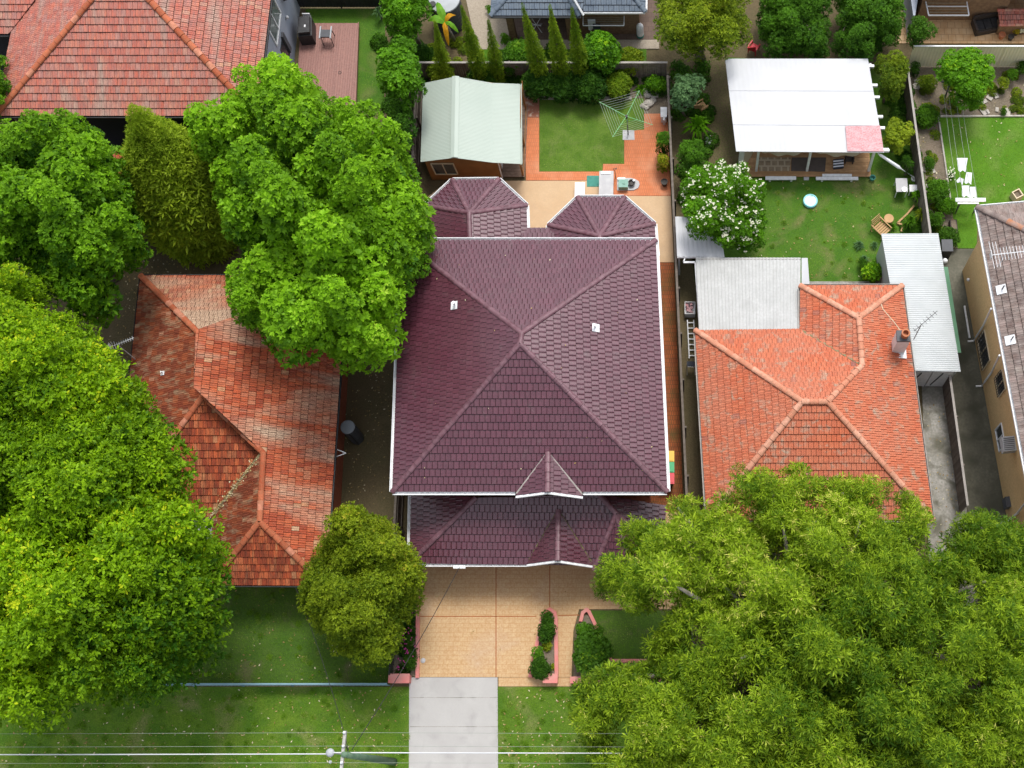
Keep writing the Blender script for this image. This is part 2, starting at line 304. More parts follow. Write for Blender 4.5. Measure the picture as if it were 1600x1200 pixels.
L['blade'] = leafmat('grass_blade', (.05, .13, .005), (.15, .30, .012), (.36, .38, .12), trans=.15, rough=.8, spec=.1)
L['litter'] = mat('fallen_leaf', (0, 0, 0), ramp=[(0, (.2, .12, .04)), (.6, (.4, .3, .12)), (1, (.6, .55, .38))], rough=.9)

# ------------------------------------------------------------------ roofs
def basis(a, b, q):
    """eave a->b, q a point up the slope: (u along eave, v up the slope, n outward)"""
    u = (b - a).normalized(); v = (q - a); v -= u * v.dot(u); v.normalize(); n = u.cross(v)
    if n.z < 0: n = -n
    return u, v, n
PROF = {
    'flat': [(0, .0), (.05, .014), (.16, .018), (.3, .008), (.75, .006), (.94, .010), (1, .0)],
    'pan': [(0, .012), (.1, .026), (.2, .010), (.32, .0), (.46, .002), (.56, .02), (.66, .02), (.76, .0), (1, .0)],
}
GROOVE = .028
def tile_geo(w_, g, prof, th=.055, gap=.016):
    pr = [(gap / 2 + x * (w_ - gap), z) for x, z in PROF[prof]]; k = len(pr); vs = []
    top = g - GROOVE
    for x, z in pr: vs.append((x, .0, z + th))
    for x, z in pr: vs.append((x, top, z * .8 + .014))
    for x, z in pr: vs.append((x, .008, -.004))
    fs = [(i, i + 1, k + i + 1, k + i) for i in range(k - 1)] + [(2 * k + i, 2 * k + i + 1, i + 1, i) for i in range(k - 1)]
    vs.append((pr[0][0], top + .006, -.004)); vs.append((pr[-1][0], top + .006, -.004)); a = 3 * k
    fs += [(a, 2 * k, 0, k), (3 * k - 1, a + 1, 2 * k - 1, k - 1), (a, *range(k, 2 * k), a + 1)]
    return vs, fs
def clip_rect(poly, x0, x1, y0, y1):
    for ax, s_, lim in ((0, 1, x0), (0, -1, x1), (1, 1, y0), (1, -1, y1)):
        out = []
        for i in range(len(poly)):
            p = poly[i]; q = poly[(i + 1) % len(poly)]
            dp = s_ * (p[ax] - lim); dq = s_ * (q[ax] - lim)
            if dp >= 0: out.append(p)
            if (dp >= 0) != (dq >= 0):
                t = dp / (dp - dq); out.append((p[0] + t * (q[0] - p[0]), p[1] + t * (q[1] - p[1])))
        poly = out
        if len(poly) < 3: return []
    return poly
def area2(p): return abs(sum(p[i][0] * p[(i + 1) % len(p)][1] - p[(i + 1) % len(p)][0] * p[i][1] for i in range(len(p)))) / 2

class Roof:
    """collects the faces of one house; build() makes the roof parts, the 300 nearest tiles and the rest"""
    def __init__(s, thing, mat_, capmat, w_=.235, g=.345, prof='flat', focus=(0, 0, 0), n_obj=300, jit=.004):
        s.t = thing; s.m = mat_; s.cm = capmat; s.w = w_; s.g = g; s.prof = prof; s.focus = Vector(focus); s.full = []; s.n = n_obj; s.jit = jit
        s.under = MB(); s.rest = {}; s.caps = []
    def face(s, pts, a=0, b=1, q=2, m=None):
        """pts 3D; pts[a]->pts[b] is the eave; the rest are moved straight up or down into the plane"""
        pts = [Vector(p) for p in pts]; u, v, n = basis(pts[a], pts[b], pts[q]); o = pts[a]
        pts = [Vector((p.x, p.y, o.z - (n.x * (p.x - o.x) + n.y * (p.y - o.y)) / n.z)) for p in pts]
        if u.cross(v).z < 0: u = -u
        s.under.slab([p - n * .01 for p in pts], .07)
        poly = [((p - o).dot(u), (p - o).dot(v)) for p in pts]
        m = m or s.m; u0 = min(p[0] for p in poly); u1 = max(p[0] for p in poly); v1 = max(p[1] for p in poly); v0 = min(p[1] for p in poly)
        tv, tf = tile_geo(s.w, s.g, s.prof); mb = s.rest.setdefault(m.name, (m, MB()))[1]
        j = math.floor(v0 / s.g)
        while j * s.g < v1:
            i = math.floor(u0 / s.w) - 1; sh = (.5 * s.w if j % 2 else 0)
            while i * s.w + sh < u1:
                x0 = i * s.w + sh; y0 = j * s.g; i += 1
                c = clip_rect(poly, x0, x0 + s.w, y0, y0 + s.g)
                if len(c) < 3: continue
                ar = area2(c) / (s.w * s.g)
                if ar < .03: continue
                if ar <= .985:
                    c = clip_rect(poly, x0 + .01, x0 + s.w - .01, y0, y0 + s.g - GROOVE)
                    if len(c) < 3: continue
                rr = random.random(); org = o + u * x0 + v * y0
                tl = random.gauss(0, s.jit)
                if ar > .985:
                    s.full.append((org + n * abs(tl), u, v, n, m, rr, tl)); continue
                k = len(c); z = lambda y: .06 + (.014 - .06) * (y - y0) / s.g
                ca = area2(c); sg = sum(c[t][0] * c[(t + 1) % k][1] - c[(t + 1) % k][0] * c[t][1] for t in range(k))
                if sg < 0: c = c[::-1]
                vs = [o + u * x + v * y + n * (z(y) + .004) for x, y in c] + [o + u * x + v * y for x, y in c]
                mb.add(vs, [tuple(range(k))] + [(t, k + t, k + (t + 1) % k, (t + 1) % k) for t in range(k)], rr)
            j += 1
        return pts
    def cap(s, a, b, wd=.26, lift=.05): s.caps.append((Vector(a), Vector(b), wd, lift))
    def build(s, mname='roof'):
        t = s.t; ro = t.part('roof', s.under, M['underlay'])
        s.full.sort(key=lambda x: (x[0] - s.focus).length)
        tv, tf = tile_geo(s.w, s.g, s.prof); var = {}
        for k, (org, u, v, n, m, rr, tl) in enumerate(s.full):
            if k < s.n:
                key = (m.name, int(rr * 8))
                if key not in var:
                    mb = MB(); mb.add(tv, tf, (key[1] + .5) / 8); var[key] = mb.mesh('tile', m)
                o = link('tile', var[key], ro); u2 = (u + v * tl * .8).normalized(); v2 = n.cross(u2)
                o.matrix_local = Matrix(((u2.x, v2.x, n.x, org.x - t.loc.x), (u2.y, v2.y, n.y, org.y - t.loc.y), (u2.z, v2.z, n.z, org.z - t.loc.z), (0, 0, 0, 1)))
            else:
                mb = s.rest[m.name][1]; u2 = (u + v * tl * .8).normalized(); v2 = n.cross(u2)
                mb.add([org + u2 * x + v2 * y + n * z for x, y, z in tv], tf, rr)
        for m, mb in s.rest.values():
            if mb.f: t.part('roof_tiles', mb, m, ro, kind='stuff')
        cv = {}
        for a, b, wd, lift in s.caps:
            L_ = (b - a).length; k = max(1, round(L_ / .42)); d = (b - a).normalized(); step = L_ / k
            up = Vector((0, 0, 1)); sd_ = d.cross(up).normalized(); up = sd_.cross(d)
            for i in range(k):
                key = (round(wd, 2), random.randrange(4), round(step, 2))
                if key not in cv:
                    mb = MB(); vs = []
                    for q, (yy, sc_, dz) in enumerate(((-.03, 1.08, .022), (step, .94, 0))):
                        for h in range(7):
                            an = math.pi * h / 6; vs.append((-math.cos(an) * wd / 2 * sc_, yy, math.sin(an) * wd * .36 * sc_ + dz - .03))
                    vs += [(-wd * .54, -.03, -.09), (wd * .54, -.03, -.09)]
                    fs = [(h, h + 1, 7 + h + 1, 7 + h) for h in range(6)] + [(14, 0, 1, 2, 3, 4, 5, 6, 15)[::-1]]
                    mb.add(vs, fs, key[1] / 3.); cv[key] = mb.mesh('ridge_cap', s.cm)
                o = link('ridge_cap', cv[key], ro); p = a + d * step * i + up * lift
                yaw = random.gauss(0, .012); e = (d + sd_ * yaw).normalized(); s2 = e.cross(Vector((0, 0, 1))).normalized(); uu = s2.cross(e)
                o.matrix_local = Matrix(((s2.x, e.x, uu.x, p.x - t.loc.x), (s2.y, e.y, uu.y, p.y - t.loc.y), (s2.z, e.z, uu.z, p.z - t.loc.z), (0, 0, 0, 1)))
        return ro
def gutter(t, pts, m, closed=False, wd=.14, name='gutter', parent=None):
    mb = MB(); n = len(pts); k = n if closed else n - 1
    ctr = sum((Vector(p) for p in pts), Vector()) / n
    for i in range(k):
        a = Vector(pts[i]); b = Vector(pts[(i + 1) % n]); d = (b - a).normalized(); s_ = d.cross(Vector((0, 0, 1)))
        if s_.dot((a + b) / 2 - ctr) < 0: s_ = -s_
        a2 = a - d * .0; b2 = b + d * .0; z = Vector((0, 0, 1))
        mb.bar(a2 + s_ * wd - z * .03, b2 + s_ * wd - z * .03, .03, .11, up=(0, 0, 1))
        mb.bar(a2 + s_ * wd * .5 - z * .085, b2 + s_ * wd * .5 - z * .085, wd, .014)
        mb.bar(a2 + s_ * .0 - z * .10, b2 - z * .10, .025, .14)
    return t.part(name, mb, m, parent)
def vent_flashing(t, p, n, parent=None, sz=.36):
    mb = MB(); c = P(*p[:2], p[2]); c = Vector(c)
    mb.bar(c + Vector((0, -sz / 2, .06)), c + Vector((0, sz / 2, .06)), sz, .02, up=n)
    f = t.part('flashing', mb, M['white'], parent)
    m2 = MB(); m2.tube([c, c + Vector((0, 0, .38))], .05, 10); t.part('vent_pipe', m2, M['white'], parent)

# ------------------------------------------------------------------ foliage
def template(nr, nl, Ll, Ww, up=.5, cone=.9, inner=40, seed=1, zmin=-.35, bud=0., tv=.14, rj=(.72, 1.14), rv=.18):
    """one leafy clump on a unit sphere: nr sprays of nl leaves; returns (n,4,3) quads, (n,) tint"""
    g = np.random.default_rng(seed); Q = []; T = []
    i = 0; ga = math.pi * (3 - 5 ** .5)
    for k in range(nr):
        z = zmin + (1 - zmin) * (k + .5) / nr; a = k * ga + g.uniform(-.35, .35); rr = math.sqrt(max(0, 1 - z * z))
        d = np.array([rr * math.cos(a), rr * math.sin(a), z]); rad = g.uniform(*rj); c = d * rad
        n = d + np.array([0, 0, up]); n /= np.linalg.norm(n)
        t1 = np.cross(n, g.normal(size=3)); t1 /= np.linalg.norm(t1); t2 = np.cross(n, t1); sc_ = g.uniform(.75, 1.2); rt = g.uniform(-rv, rv)
        for j in range(nl):
            an = 2 * math.pi * (j + g.uniform(-.3, .3)) / nl; el = g.uniform(.15, cone)
            dd = (t1 * math.cos(an) + t2 * math.sin(an)) * math.cos(el) + n * math.sin(el)
            sd_ = np.cross(dd, n + g.normal(size=3) * .35); sd_ /= np.linalg.norm(sd_) + 1e-6
            l_ = Ll * sc_ * g.uniform(.75, 1.2); w_ = Ww * sc_ * g.uniform(.8, 1.2); b = c + dd * l_ * .05 + g.normal(size=3) * bud
            mid = b + dd * l_ * .55 + np.cross(sd_, dd) * w_ * .12
            Q.append([b, mid + sd_ * w_ / 2, b + dd * l_ - n * l_ * .1, mid - sd_ * w_ / 2]); T.append(rt + g.uniform(-tv, tv))
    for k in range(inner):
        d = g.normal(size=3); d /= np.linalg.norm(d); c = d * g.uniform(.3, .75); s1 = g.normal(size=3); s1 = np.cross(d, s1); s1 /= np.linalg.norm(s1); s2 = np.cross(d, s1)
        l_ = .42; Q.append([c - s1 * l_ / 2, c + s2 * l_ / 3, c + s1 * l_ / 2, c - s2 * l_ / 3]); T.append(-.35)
    return np.array(Q), np.array(T)
TPL = {
    'rosette': [template(80, 9, .30, .13, .35, .95, 45, s) for s in (1, 2, 3)],
    'fine': [template(105, 9, .23, .10, .4, 1.2, 40, s, bud=.05, tv=.2, rj=(.62, 1.2), rv=.26) for s in (4, 5, 6)],
    'small': [template(84, 10, .27, .11, .4, 1.1, 40, s, bud=.03) for s in (7, 8, 9)],
    'needle': [template(34, 8, .56, .105, .5, 1.15, 6, s, bud=.04, tv=.2, rj=(.5, 1.35), rv=.34) for s in (10, 11, 12, 31)],
    'conifer': [template(70, 10, .32, .075, 1.4, 1.3, 40, s, bud=.03) for s in (13, 14, 15)],
    'glossy': [template(46, 7, .42, .2, .3, .8, 40, s) for s in (16, 17, 18)],
    'grassy': [template(26, 9, .8, .07, 1.2, 1.3, 10, s, zmin=0) for s in (19, 20)],
}
def leaf_mesh(name, clumps, style, m, off):
    """clumps: rows (x,y,z,rx,ry,rz,tint)"""
    V = []; T = []
    for c in clumps:
        q, t = TPL[style][rng.integers(len(TPL[style]))]
        a = rng.uniform(0, 2 * math.pi); ca, sa = math.cos(a), math.sin(a)
        x = q[..., 0] * ca - q[..., 1] * sa; y = q[..., 0] * sa + q[..., 1] * ca
        V.append(np.stack([x * c[3] + c[0] - off[0], y * c[4] + c[1] - off[1], q[..., 2] * c[5] + c[2] - off[2]], -1).reshape(-1, 3))
        T.append(np.clip(t + c[6], 0, 1))
    V = np.concatenate(V); T = np.concatenate(T); n = len(T); me = bpy.data.meshes.new(name)
    me.vertices.add(n * 4); me.vertices.foreach_set('co', V.astype(np.float32).ravel())
    me.loops.add(n * 4); me.loops.foreach_set('vertex_index', np.arange(n * 4, dtype=np.int32))
    me.polygons.add(n); me.polygons.foreach_set('loop_start', np.arange(0, n * 4, 4, dtype=np.int32))
    try: me.polygons.foreach_set('loop_total', np.full(n, 4, dtype=np.int32))
    except Exception: pass
    me.update(calc_edges=True)
    at = me.attributes.new('rnd', 'FLOAT', 'FACE'); at.data.foreach_set('value', T.astype(np.float32))
    me.materials.append(m); COUNT[0] += n * 2; return me
COUNT = [0]
def inside(poly, x, y):
    r = False; n = len(poly); j = n - 1
    for i in range(n):
        if (poly[i][1] > y) != (poly[j][1] > y) and x < (poly[j][0] - poly[i][0]) * (y - poly[i][1]) / (poly[j][1] - poly[i][1]) + poly[i][0]: r = not r
        j = i
    return r
def edge_dist(poly, x, y):
    b = 1e9; n = len(poly)
    for i in range(n):
        x1, y1 = poly[i]; x2, y2 = poly[(i + 1) % n]; dx, dy = x2 - x1, y2 - y1
        t = max(0, min(1, ((x - x1) * dx + (y - y1) * dy) / (dx * dx + dy * dy + 1e-9))); b = min(b, math.hypot(x - x1 - t * dx, y - y1 - t * dy))
    return b
def tint_noise(x, y, s_=.35, k=0.):
    return .5 + .25 * math.sin(x * s_ + 1.3 * math.sin(y * s_ * .7 + k)) + .25 * math.sin(y * s_ * 1.3 + 2 + k + math.sin(x * s_))
def canopy(name, label, poly, ztop, zedge, cr, style, lm, group=None, cat='tree', space=1., tint=(.25, .6), flat=.75, bark='bark', under=.7, mid=.8, gap=0., petals=None, lump=.35, trunk_r=.25, limbs=9, base_uv=None):
    """a tree crown that fills an outline seen from above, dome-high in the middle, on a branching trunk"""
    us = [p[0] for p in poly]; vs = [p[1] for p in poly]; pxm = F * 1.0 / (H - (ztop + zedge) / 2); step = cr * space * pxm
    D = max(edge_dist(poly, x, y) for x in np.linspace(min(us), max(us), 14) for y in np.linspace(min(vs), max(vs), 14) if inside(poly, x, y))
    D = max(D, 1.); cl = []
    k = random.uniform(0, 9)
    for row, v in enumerate(np.arange(min(vs), max(vs), step * .87)):
        for u in np.arange(min(us) + (row % 2) * step / 2, max(us), step):
            uu = u + random.uniform(-.36, .36) * step; vv = v + random.uniform(-.36, .36) * step
            if not inside(poly, uu, vv): continue
            d = edge_dist(poly, uu, vv)
            if d < cr * pxm * .95: 
                if d < min(cr * pxm * .6, D * .45): continue
                rc = cr * random.uniform(.5, .66)
            else: rc = cr * random.uniform(.72, 1.12)
            f = min(1, d / D); h = math.sqrt(max(0, 1 - (1 - f) ** 2)); w0 = P(uu, vv, 0)
            lo = math.sin(w0.x * 1.1 + k) * math.sin(w0.y * 1.2 + k * 2) * .8 + mid * math.sin(w0.x * 2.6 + 2 * k + math.sin(w0.y * 1.9)) * math.sin(w0.y * 2.4 + k + math.sin(w0.x * 2.1))
            if gap and (math.sin(w0.x * 1.7 + k) * math.sin(w0.y * 1.5 - k) + random.uniform(-.5, .5)) < -1.25 + gap: continue
            z = zedge + (ztop - zedge) * h + lump * cr * (lo + random.uniform(-.9, .9))
            p = P(uu, vv, z); tn = tint[0] + (tint[1] - tint[0]) * (.6 * tint_noise(p.x, p.y, .45, k) + .4 * random.random()) + .06 * (lo)
            cl.append((p.x, p.y, p.z - rc * .4, rc, rc, rc * flat, tn))
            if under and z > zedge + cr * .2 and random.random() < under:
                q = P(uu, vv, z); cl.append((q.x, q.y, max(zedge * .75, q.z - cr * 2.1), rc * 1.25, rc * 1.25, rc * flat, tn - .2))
    A = np.array(cl); bx, by = A[:, 0].mean(), A[:, 1].mean()
    if base_uv: b_ = P(*base_uv, 0); bx, by = b_.x, b_.y
    t = Thing(name, label, cat, (bx, by, 0), group)
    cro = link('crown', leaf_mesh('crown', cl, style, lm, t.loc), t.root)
    mb = MB(); fork = zedge * .45
    lean = Vector((random.uniform(-.2, .2), random.uniform(-.2, .2), 0))
    mb.tube([(bx, by, -.1), (bx + lean.x, by + lean.y, fork * .5), (bx, by, fork)], [trunk_r * 1.35, trunk_r, trunk_r * .9], 10)
    idx = list(range(len(cl))); random.shuffle(idx)
    for i in idx[:limbs]:
        c = cl[i]; e = Vector((c[0], c[1], c[2])); a = Vector((bx, by, fork * random.uniform(.75, 1))); mid = a.lerp(e, .5) + Vector((random.uniform(-.4, .4), random.uniform(-.4, .4), .1 * (e.z - a.z)))
        mb.tube([a, mid, e], [trunk_r * .6, trunk_r * .38, trunk_r * .12], 7)
        for _ in range(3):
            j = random.choice(idx); c2 = cl[j]; e2 = Vector((c2[0], c2[1], c2[2]))
            if (e2 - mid).length < 4: mb.tube([mid, mid.lerp(e2, .5) + Vector((0, 0, .2)), e2], [trunk_r * .3, trunk_r * .18, trunk_r * .06], 6)
    t.part('trunk', mb, M[bark], smooth=True)
    if petals:
        pm, cnt, size = petals; Q = MB()
        for _ in range(cnt):
            c = random.choice(cl); a = random.uniform(0, 6.28); el = random.uniform(.2, 1.5)
            o = Vector((c[0] + c[3] * math.cos(a) * math.cos(el) * 1.08, c[1] + c[4] * math.sin(a) * math.cos(el) * 1.08, c[2] + c[5] * math.sin(el) * 1.08 + .05))
            for h in range(random.randint(2, 4)):
                q = o + Vector((random.uniform(-.07, .07), random.uniform(-.07, .07), random.uniform(0, .04))); r_ = size * random.uniform(.6, 1)
                for g_ in range(5):
                    t0 = g_ * 1.2566 + a; Q.add([q, q + Vector((math.cos(t0 - .45) * r_ * .7, math.sin(t0 - .45) * r_ * .7, .015)), q + Vector((math.cos(t0) * r_, math.sin(t0) * r_, .02)), q + Vector((math.cos(t0 + .45) * r_ * .7, math.sin(t0 + .45) * r_ * .7, .015))], [(0, 1, 2, 3)])
        t.part('blossom', Q, pm, kind='stuff')
    return t
def shrub(u, v, r, h, style, lm, label, group=None, cat='shrub', name='shrub', tint=(.2, .6), z0=0., n=None, stretch=1.):
    """a low bush: clumps over a dome; u, v where it shows at half its height"""
    c = P(u, v, h * .6 + z0); cl = []; n = n or max(3, int(9 * r * r / .35 ** 2 * .35)); cr = min(r * .62, .5); n = min(n, 26)
    for i in range(n):
        a = i * 2.4 + random.uniform(-.4, .4); q = math.sqrt((i + .3) / n) * (r - cr * .75)
        cl.append((c.x + q * math.cos(a), c.y + q * math.sin(a) * stretch, z0 + max(.12, (h - cr * .6) * math.sqrt(max(.08, 1 - (q / r) ** 2))) + random.uniform(-.05, .05), cr * random.uniform(.85, 1.1), cr * random.uniform(.85, 1.1), cr * .85, random.uniform(*tint)))
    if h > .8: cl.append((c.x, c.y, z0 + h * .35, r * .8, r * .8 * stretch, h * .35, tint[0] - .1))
    t = Thing(name, label, cat, (c.x, c.y, z0), group)
    link('foliage', leaf_mesh('foliage', cl, style, lm, t.loc), t.root)
    mb = MB()
    for i in range(3): mb.tube([(c.x, c.y, z0 - .05), (c.x + math.cos(i * 2.1) * r * .35, c.y + math.sin(i * 2.1) * r * .35, z0 + h * .6)], [.03, .015], 5)
    t.part('stem', mb, M['bark']); return t

def hit(u, v, o, n):
    """where the line of sight through a photo point meets a plane"""
    a = P(u, v, 0.); b = P(u, v, 20.); d = b - a; t = (Vector(o) - a).dot(n) / d.dot(n); return a + d * t
def plane(a, b, c):
    n = (Vector(b) - Vector(a)).cross(Vector(c) - Vector(a)).normalized(); return Vector(a), (n if n.z > 0 else -n)
def inset(poly, d):
    """move the corners of a convex outline inwards"""
    n = len(poly); out = []
    ar = sum(poly[i][0] * poly[(i + 1) % n][1] - poly[(i + 1) % n][0] * poly[i][1] for i in range(n)); s_ = 1 if ar > 0 else -1
    for i in range(n):
        p0 = Vector(poly[i - 1][:2]); p1 = Vector(poly[i][:2]); p2 = Vector(poly[(i + 1) % n][:2])
        e1 = (p1 - p0).normalized(); e2 = (p2 - p1).normalized(); n1 = Vector((-e1.y, e1.x)) * s_; n2 = Vector((-e2.y, e2.x)) * s_
        b = (n1 + n2); b /= max(.3, b.dot(n1)); out.append((p1.x + b.x * d, p1.y + b.y * d))
    return out
def ground(name, px, m, top, label=None, bottom=-.15):
    mb = MB(); mb.prism([P(u, v, 0)[:2] for u, v in px], bottom, top); return struct(name, mb, m, label)

# ------------------------------------------------------------------ ground
mb = MB(); mb.add([(-400, -400, -.02), (400, -400, -.02), (400, 500, -.02), (-400, 500, -.02)], [(0, 1, 2, 3)]); struct('ground', mb, M['ground'])
ground('front_verge', [(-700, 1073), (640, 1073), (640, 1330), (-700, 1330)], M['grass'], .012)
ground('right_verge', [(778, 1073), (2300, 1073), (2300, 1330), (779, 1330)], M['grass'], .012)
mb = MB(); mb.box((0, -8.5, -.2), (300, 8, .1)); struct('road', mb, M['darkcon'])
mb = MB(); mb.box((0, -4.42, -.1), (300, .16, .24)); struct('road_kerb', mb, M['apron'])
yards = {
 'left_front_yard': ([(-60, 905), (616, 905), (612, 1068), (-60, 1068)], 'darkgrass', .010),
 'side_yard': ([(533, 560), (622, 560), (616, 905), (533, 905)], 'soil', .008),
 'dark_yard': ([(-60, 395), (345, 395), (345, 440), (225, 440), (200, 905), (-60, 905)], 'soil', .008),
 'side_lawn': ([(478, 14), (602, 14), (600, 170), (556, 170), (556, 36), (478, 36)], 'lawnn', .012),
 'rear_neighbour_lawn': ([(735, 77), (1010, 77), (1010, 104), (735, 104)], 'lawnr', .013),
 'right_lawn': ([(1048, 85), (1436, 105), (1462, 450), (1085, 440)], 'lawnn', .010),
 'shaded_side_garden': ([(1048, 85), (1136, 88), (1160, 240), (1120, 300), (1050, 320)], 'soil', .016),
 'far_right_lawn': ([(1467, 181), (1680, 181), (1680, 330), (1528, 330), (1526, 388), (1496, 388), (1486, 320)], 'lawnr', .014),
}
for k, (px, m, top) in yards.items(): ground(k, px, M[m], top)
ground('backyard_lawn', [(843, 154), (1006, 154), (1006, 203), (975, 205), (975, 256), (942, 256), (941, 268), (843, 268)], M['lawn'], .016)
ground('rear_garden_bed', [(655, 112), (1045, 112), (1045, 180), (1007, 178), (1006, 153), (818, 153), (818, 130), (655, 130)], M['bed'], .02)
ground('brick_paving', [(820, 184), (842.5, 184), (842.5, 268.5), (941.5, 268.5), (942.5, 256.5), (975.5, 256.5), (975.5, 205), (1006.5, 203), (1006.5, 178), (1043, 178), (1048, 306), (960, 306), (950, 282), (822, 282)], M['brickpave'], .028)
ground('broken_brick_bed', [(818, 153), (842.5, 153), (842.5, 183.5), (818, 183.5)], M['mulchbrick'], .032)
ground('rear_concrete', [(700, 283), (950, 282.6), (960, 306.6), (1048, 306.6), (1053, 410), (640, 410), (640, 330)], M['creamcon'], .03)
ground('left_brick_path', [(655, 282), (700, 282.6), (655, 330), (632, 420), (600, 860), (560, 860), (625, 330)], M['soil'], .02)
ground('side_brick_path', [(1000, 410.5), (1053, 410.5), (1072, 900), (1000, 900)], M['brickpath'], .026)
ground('driveway', [(655, 800), (1072, 800), (1072, 952), (905, 952), (896, 985), (893, 1058), (872, 1058), (870, 960), (858, 950), (847, 960), (838, 1000), (826, 1058), (655, 1058)], M['stamped'], .03)
ground('driveway_apron', [(639.5, 1058.5), (777.5, 1058.5), (779, 1330), (638.5, 1330)], M['apron'], .022)
ground('entry_threshold', [(779, 1058.5), (893, 1058.5), (893, 1072.5), (779, 1072.5)], M['stamped'], .026)
mb = MB()
for a, b in (((655, 963), (838, 963)), ((775, 884), (775, 1058)), ((859, 884), (859, 949)), ((872, 962), (905, 961))):
    p, q = P(*a, .031), P(*b, .031); mb.bar(p, q, .045, .006)
struct('driveway_joint', mb, M['joint'])
mb = MB()
for y in (1090, 1135.5): mb.bar(P(640.5, y, .0225), P(778, y, .0225), .02, .004)
struct('apron_joint', mb, M['stainedcon'])
ground('island_bed', [(846, 962), (868, 962), (870, 1057), (828, 1057)], M['bed'], .05)
ground('right_front_bed', [(912, 962), (920, 962), (955, 1034), (1060, 1034), (1060, 1058), (896, 1058), (900, 985)], M['bed'], .05)
ground('left_front_bed', [(618, 905), (652, 905), (651, 1057), (612, 1057)], M['bed'], .04)
ground('front_lawn', [(922, 954), (1078, 954), (1080, 1058), (1061, 1058), (1061, 1031), (956, 1031)], M['darkgrass'], .03)
def kerb(name, px, label, wd=.16, h=.18):
    mb = MB(); pts = [P(u, v, 0) for u, v in px]
    for a, b in zip(pts, pts[1:]):
        d = (b - a).normalized() * wd * .3; mb.bar(a - d + Vector((0, 0, h / 2)), b + d + Vector((0, 0, h / 2 + random.uniform(-.003, .003))), wd, h + random.uniform(0, .004))
    return single(name, mb, M['pinkkerb'], label, 'kerb', 'pink garden kerbs')
kerb('garden_kerb', [(829, 1057), (843, 990), (848, 965), (852, 957), (860, 953), (867, 958), (869, 968), (870, 1057)], 'pink rendered kerb looping round the narrow island bed', .17)
kerb('garden_kerb', [(908, 970), (911, 958), (917, 953), (921, 957), (937, 990), (955, 1033), (1010, 1033)], 'pink kerb between the big round bush and the front lawn')
kerb('garden_kerb', [(654, 885), (653, 1058)], 'straight pink kerb along the left edge of the driveway')
ground('gravel_bed', [(722, -30), (795, -30), (795, 77), (745, 77)], M['gravel'], .03)
ground('rear_patio', [(795, -30), (1030, -30), (1030, 62), (795, 62)], M['browntile'], .03)
ground('rear_path', [(745, 62.5), (1030, 62.5), (1030, 76.5), (745, 77.5)], M['gravel'], .034)
ground('far_patio', [(1400, -60), (1700, -60), (1700, 68), (1400, 68)], M['paver'], .03)
ground('far_garden_bed', [(1418, 104), (1690, 104), (1690, 180), (1466, 180.5), (1486, 320), (1496, 388), (1462, 388)], M['bed'], .02)
ground('garage_drive', [(1440, 600), (1487, 600), (1530, 960), (1455, 960)], M['stainedcon'], .03)
ground('alley_path', [(1462, 389), (1530, 389), (1570, 560), (1620, 960), (1531, 960), (1488, 600)], M['darkcon'], .026)
ground('right_side_yard', [(1054, 385), (1100, 385), (1110, 900), (1073, 900)], M['soil'], .01)
ground('grey_strip', [(1262, 440), (1380, 440), (1380, 452), (1262, 452)], M['stainedcon'], .03)
mb = MB(); mb.bar(P(843, 153, .06), P(987, 154, .06), .16, .14); struct('garden_edging', mb, M['stone'])
mb = MB(); mb.bar(P(1463, 182, .05), P(1690, 181, .05), .08, .12); mb.bar(P(1466, 182, .05), P(1487, 325, .05), .08, .12); struct('lawn_edging', mb, M['stone'])

def blades(polys, n, seed=3):
    g = np.random.default_rng(seed); pts = []
    per = [abs(sum(p[i][0] * p[(i + 1) % len(p)][1] - p[(i + 1) % len(p)][0] * p[i][1] for i in range(len(p)))) for p, _ in polys]
    for (poly, z0), a in zip(polys, per):
        k = int(n * a / sum(per)); us = [max(-40, min(1640, p[0])) for p in poly]; vs = [min(1240, max(-40, p[1])) for p in poly]
        while k > 0:
            u = g.uniform(min(us), max(us)); v = g.uniform(min(vs), max(vs))
            if inside(poly, u, v): q = P(u, v, z0); pts.append((q.x, q.y, q.z)); k -= 1
    A = np.array(pts); m = len(A); an = g.uniform(0, 6.283, m); l_ = g.uniform(.03, .085, m); w_ = g.uniform(.008, .02, m); an2 = an + g.uniform(.7, 2.2, m)
    V = np.zeros((m, 3, 3)); V[:, 0] = A; V[:, 1] = A; V[:, 2] = A
    V[:, 1, 0] += np.cos(an2) * w_; V[:, 1, 1] += np.sin(an2) * w_; V[:, 2, 0] += np.cos(an) * l_; V[:, 2, 1] += np.sin(an) * l_; V[:, 2, 2] += g.uniform(.01, .05, m)
    me = bpy.data.meshes.new('grass'); me.vertices.add(m * 3); me.vertices.foreach_set('co', V.astype(np.float32).ravel())
    me.loops.add(m * 3); me.loops.foreach_set('vertex_index', np.arange(m * 3, dtype=np.int32)); me.polygons.add(m); me.polygons.foreach_set('loop_start', np.arange(0, m * 3, 3, dtype=np.int32))
    me.update(calc_edges=True); at = me.attributes.new('rnd', 'FLOAT', 'FACE')
    cl = np.array([tint_noise(x * 2, y * 2, .9) for x, y, _ in pts]); at.data.foreach_set('value', np.clip(.15 + .5 * cl + g.uniform(-.3, .45, m), 0, 1).astype(np.float32))
    me.materials.append(L['blade']); o = link('grass', me); tag(o, kind='stuff', label='short grass growing over the verges and lawns'); return o
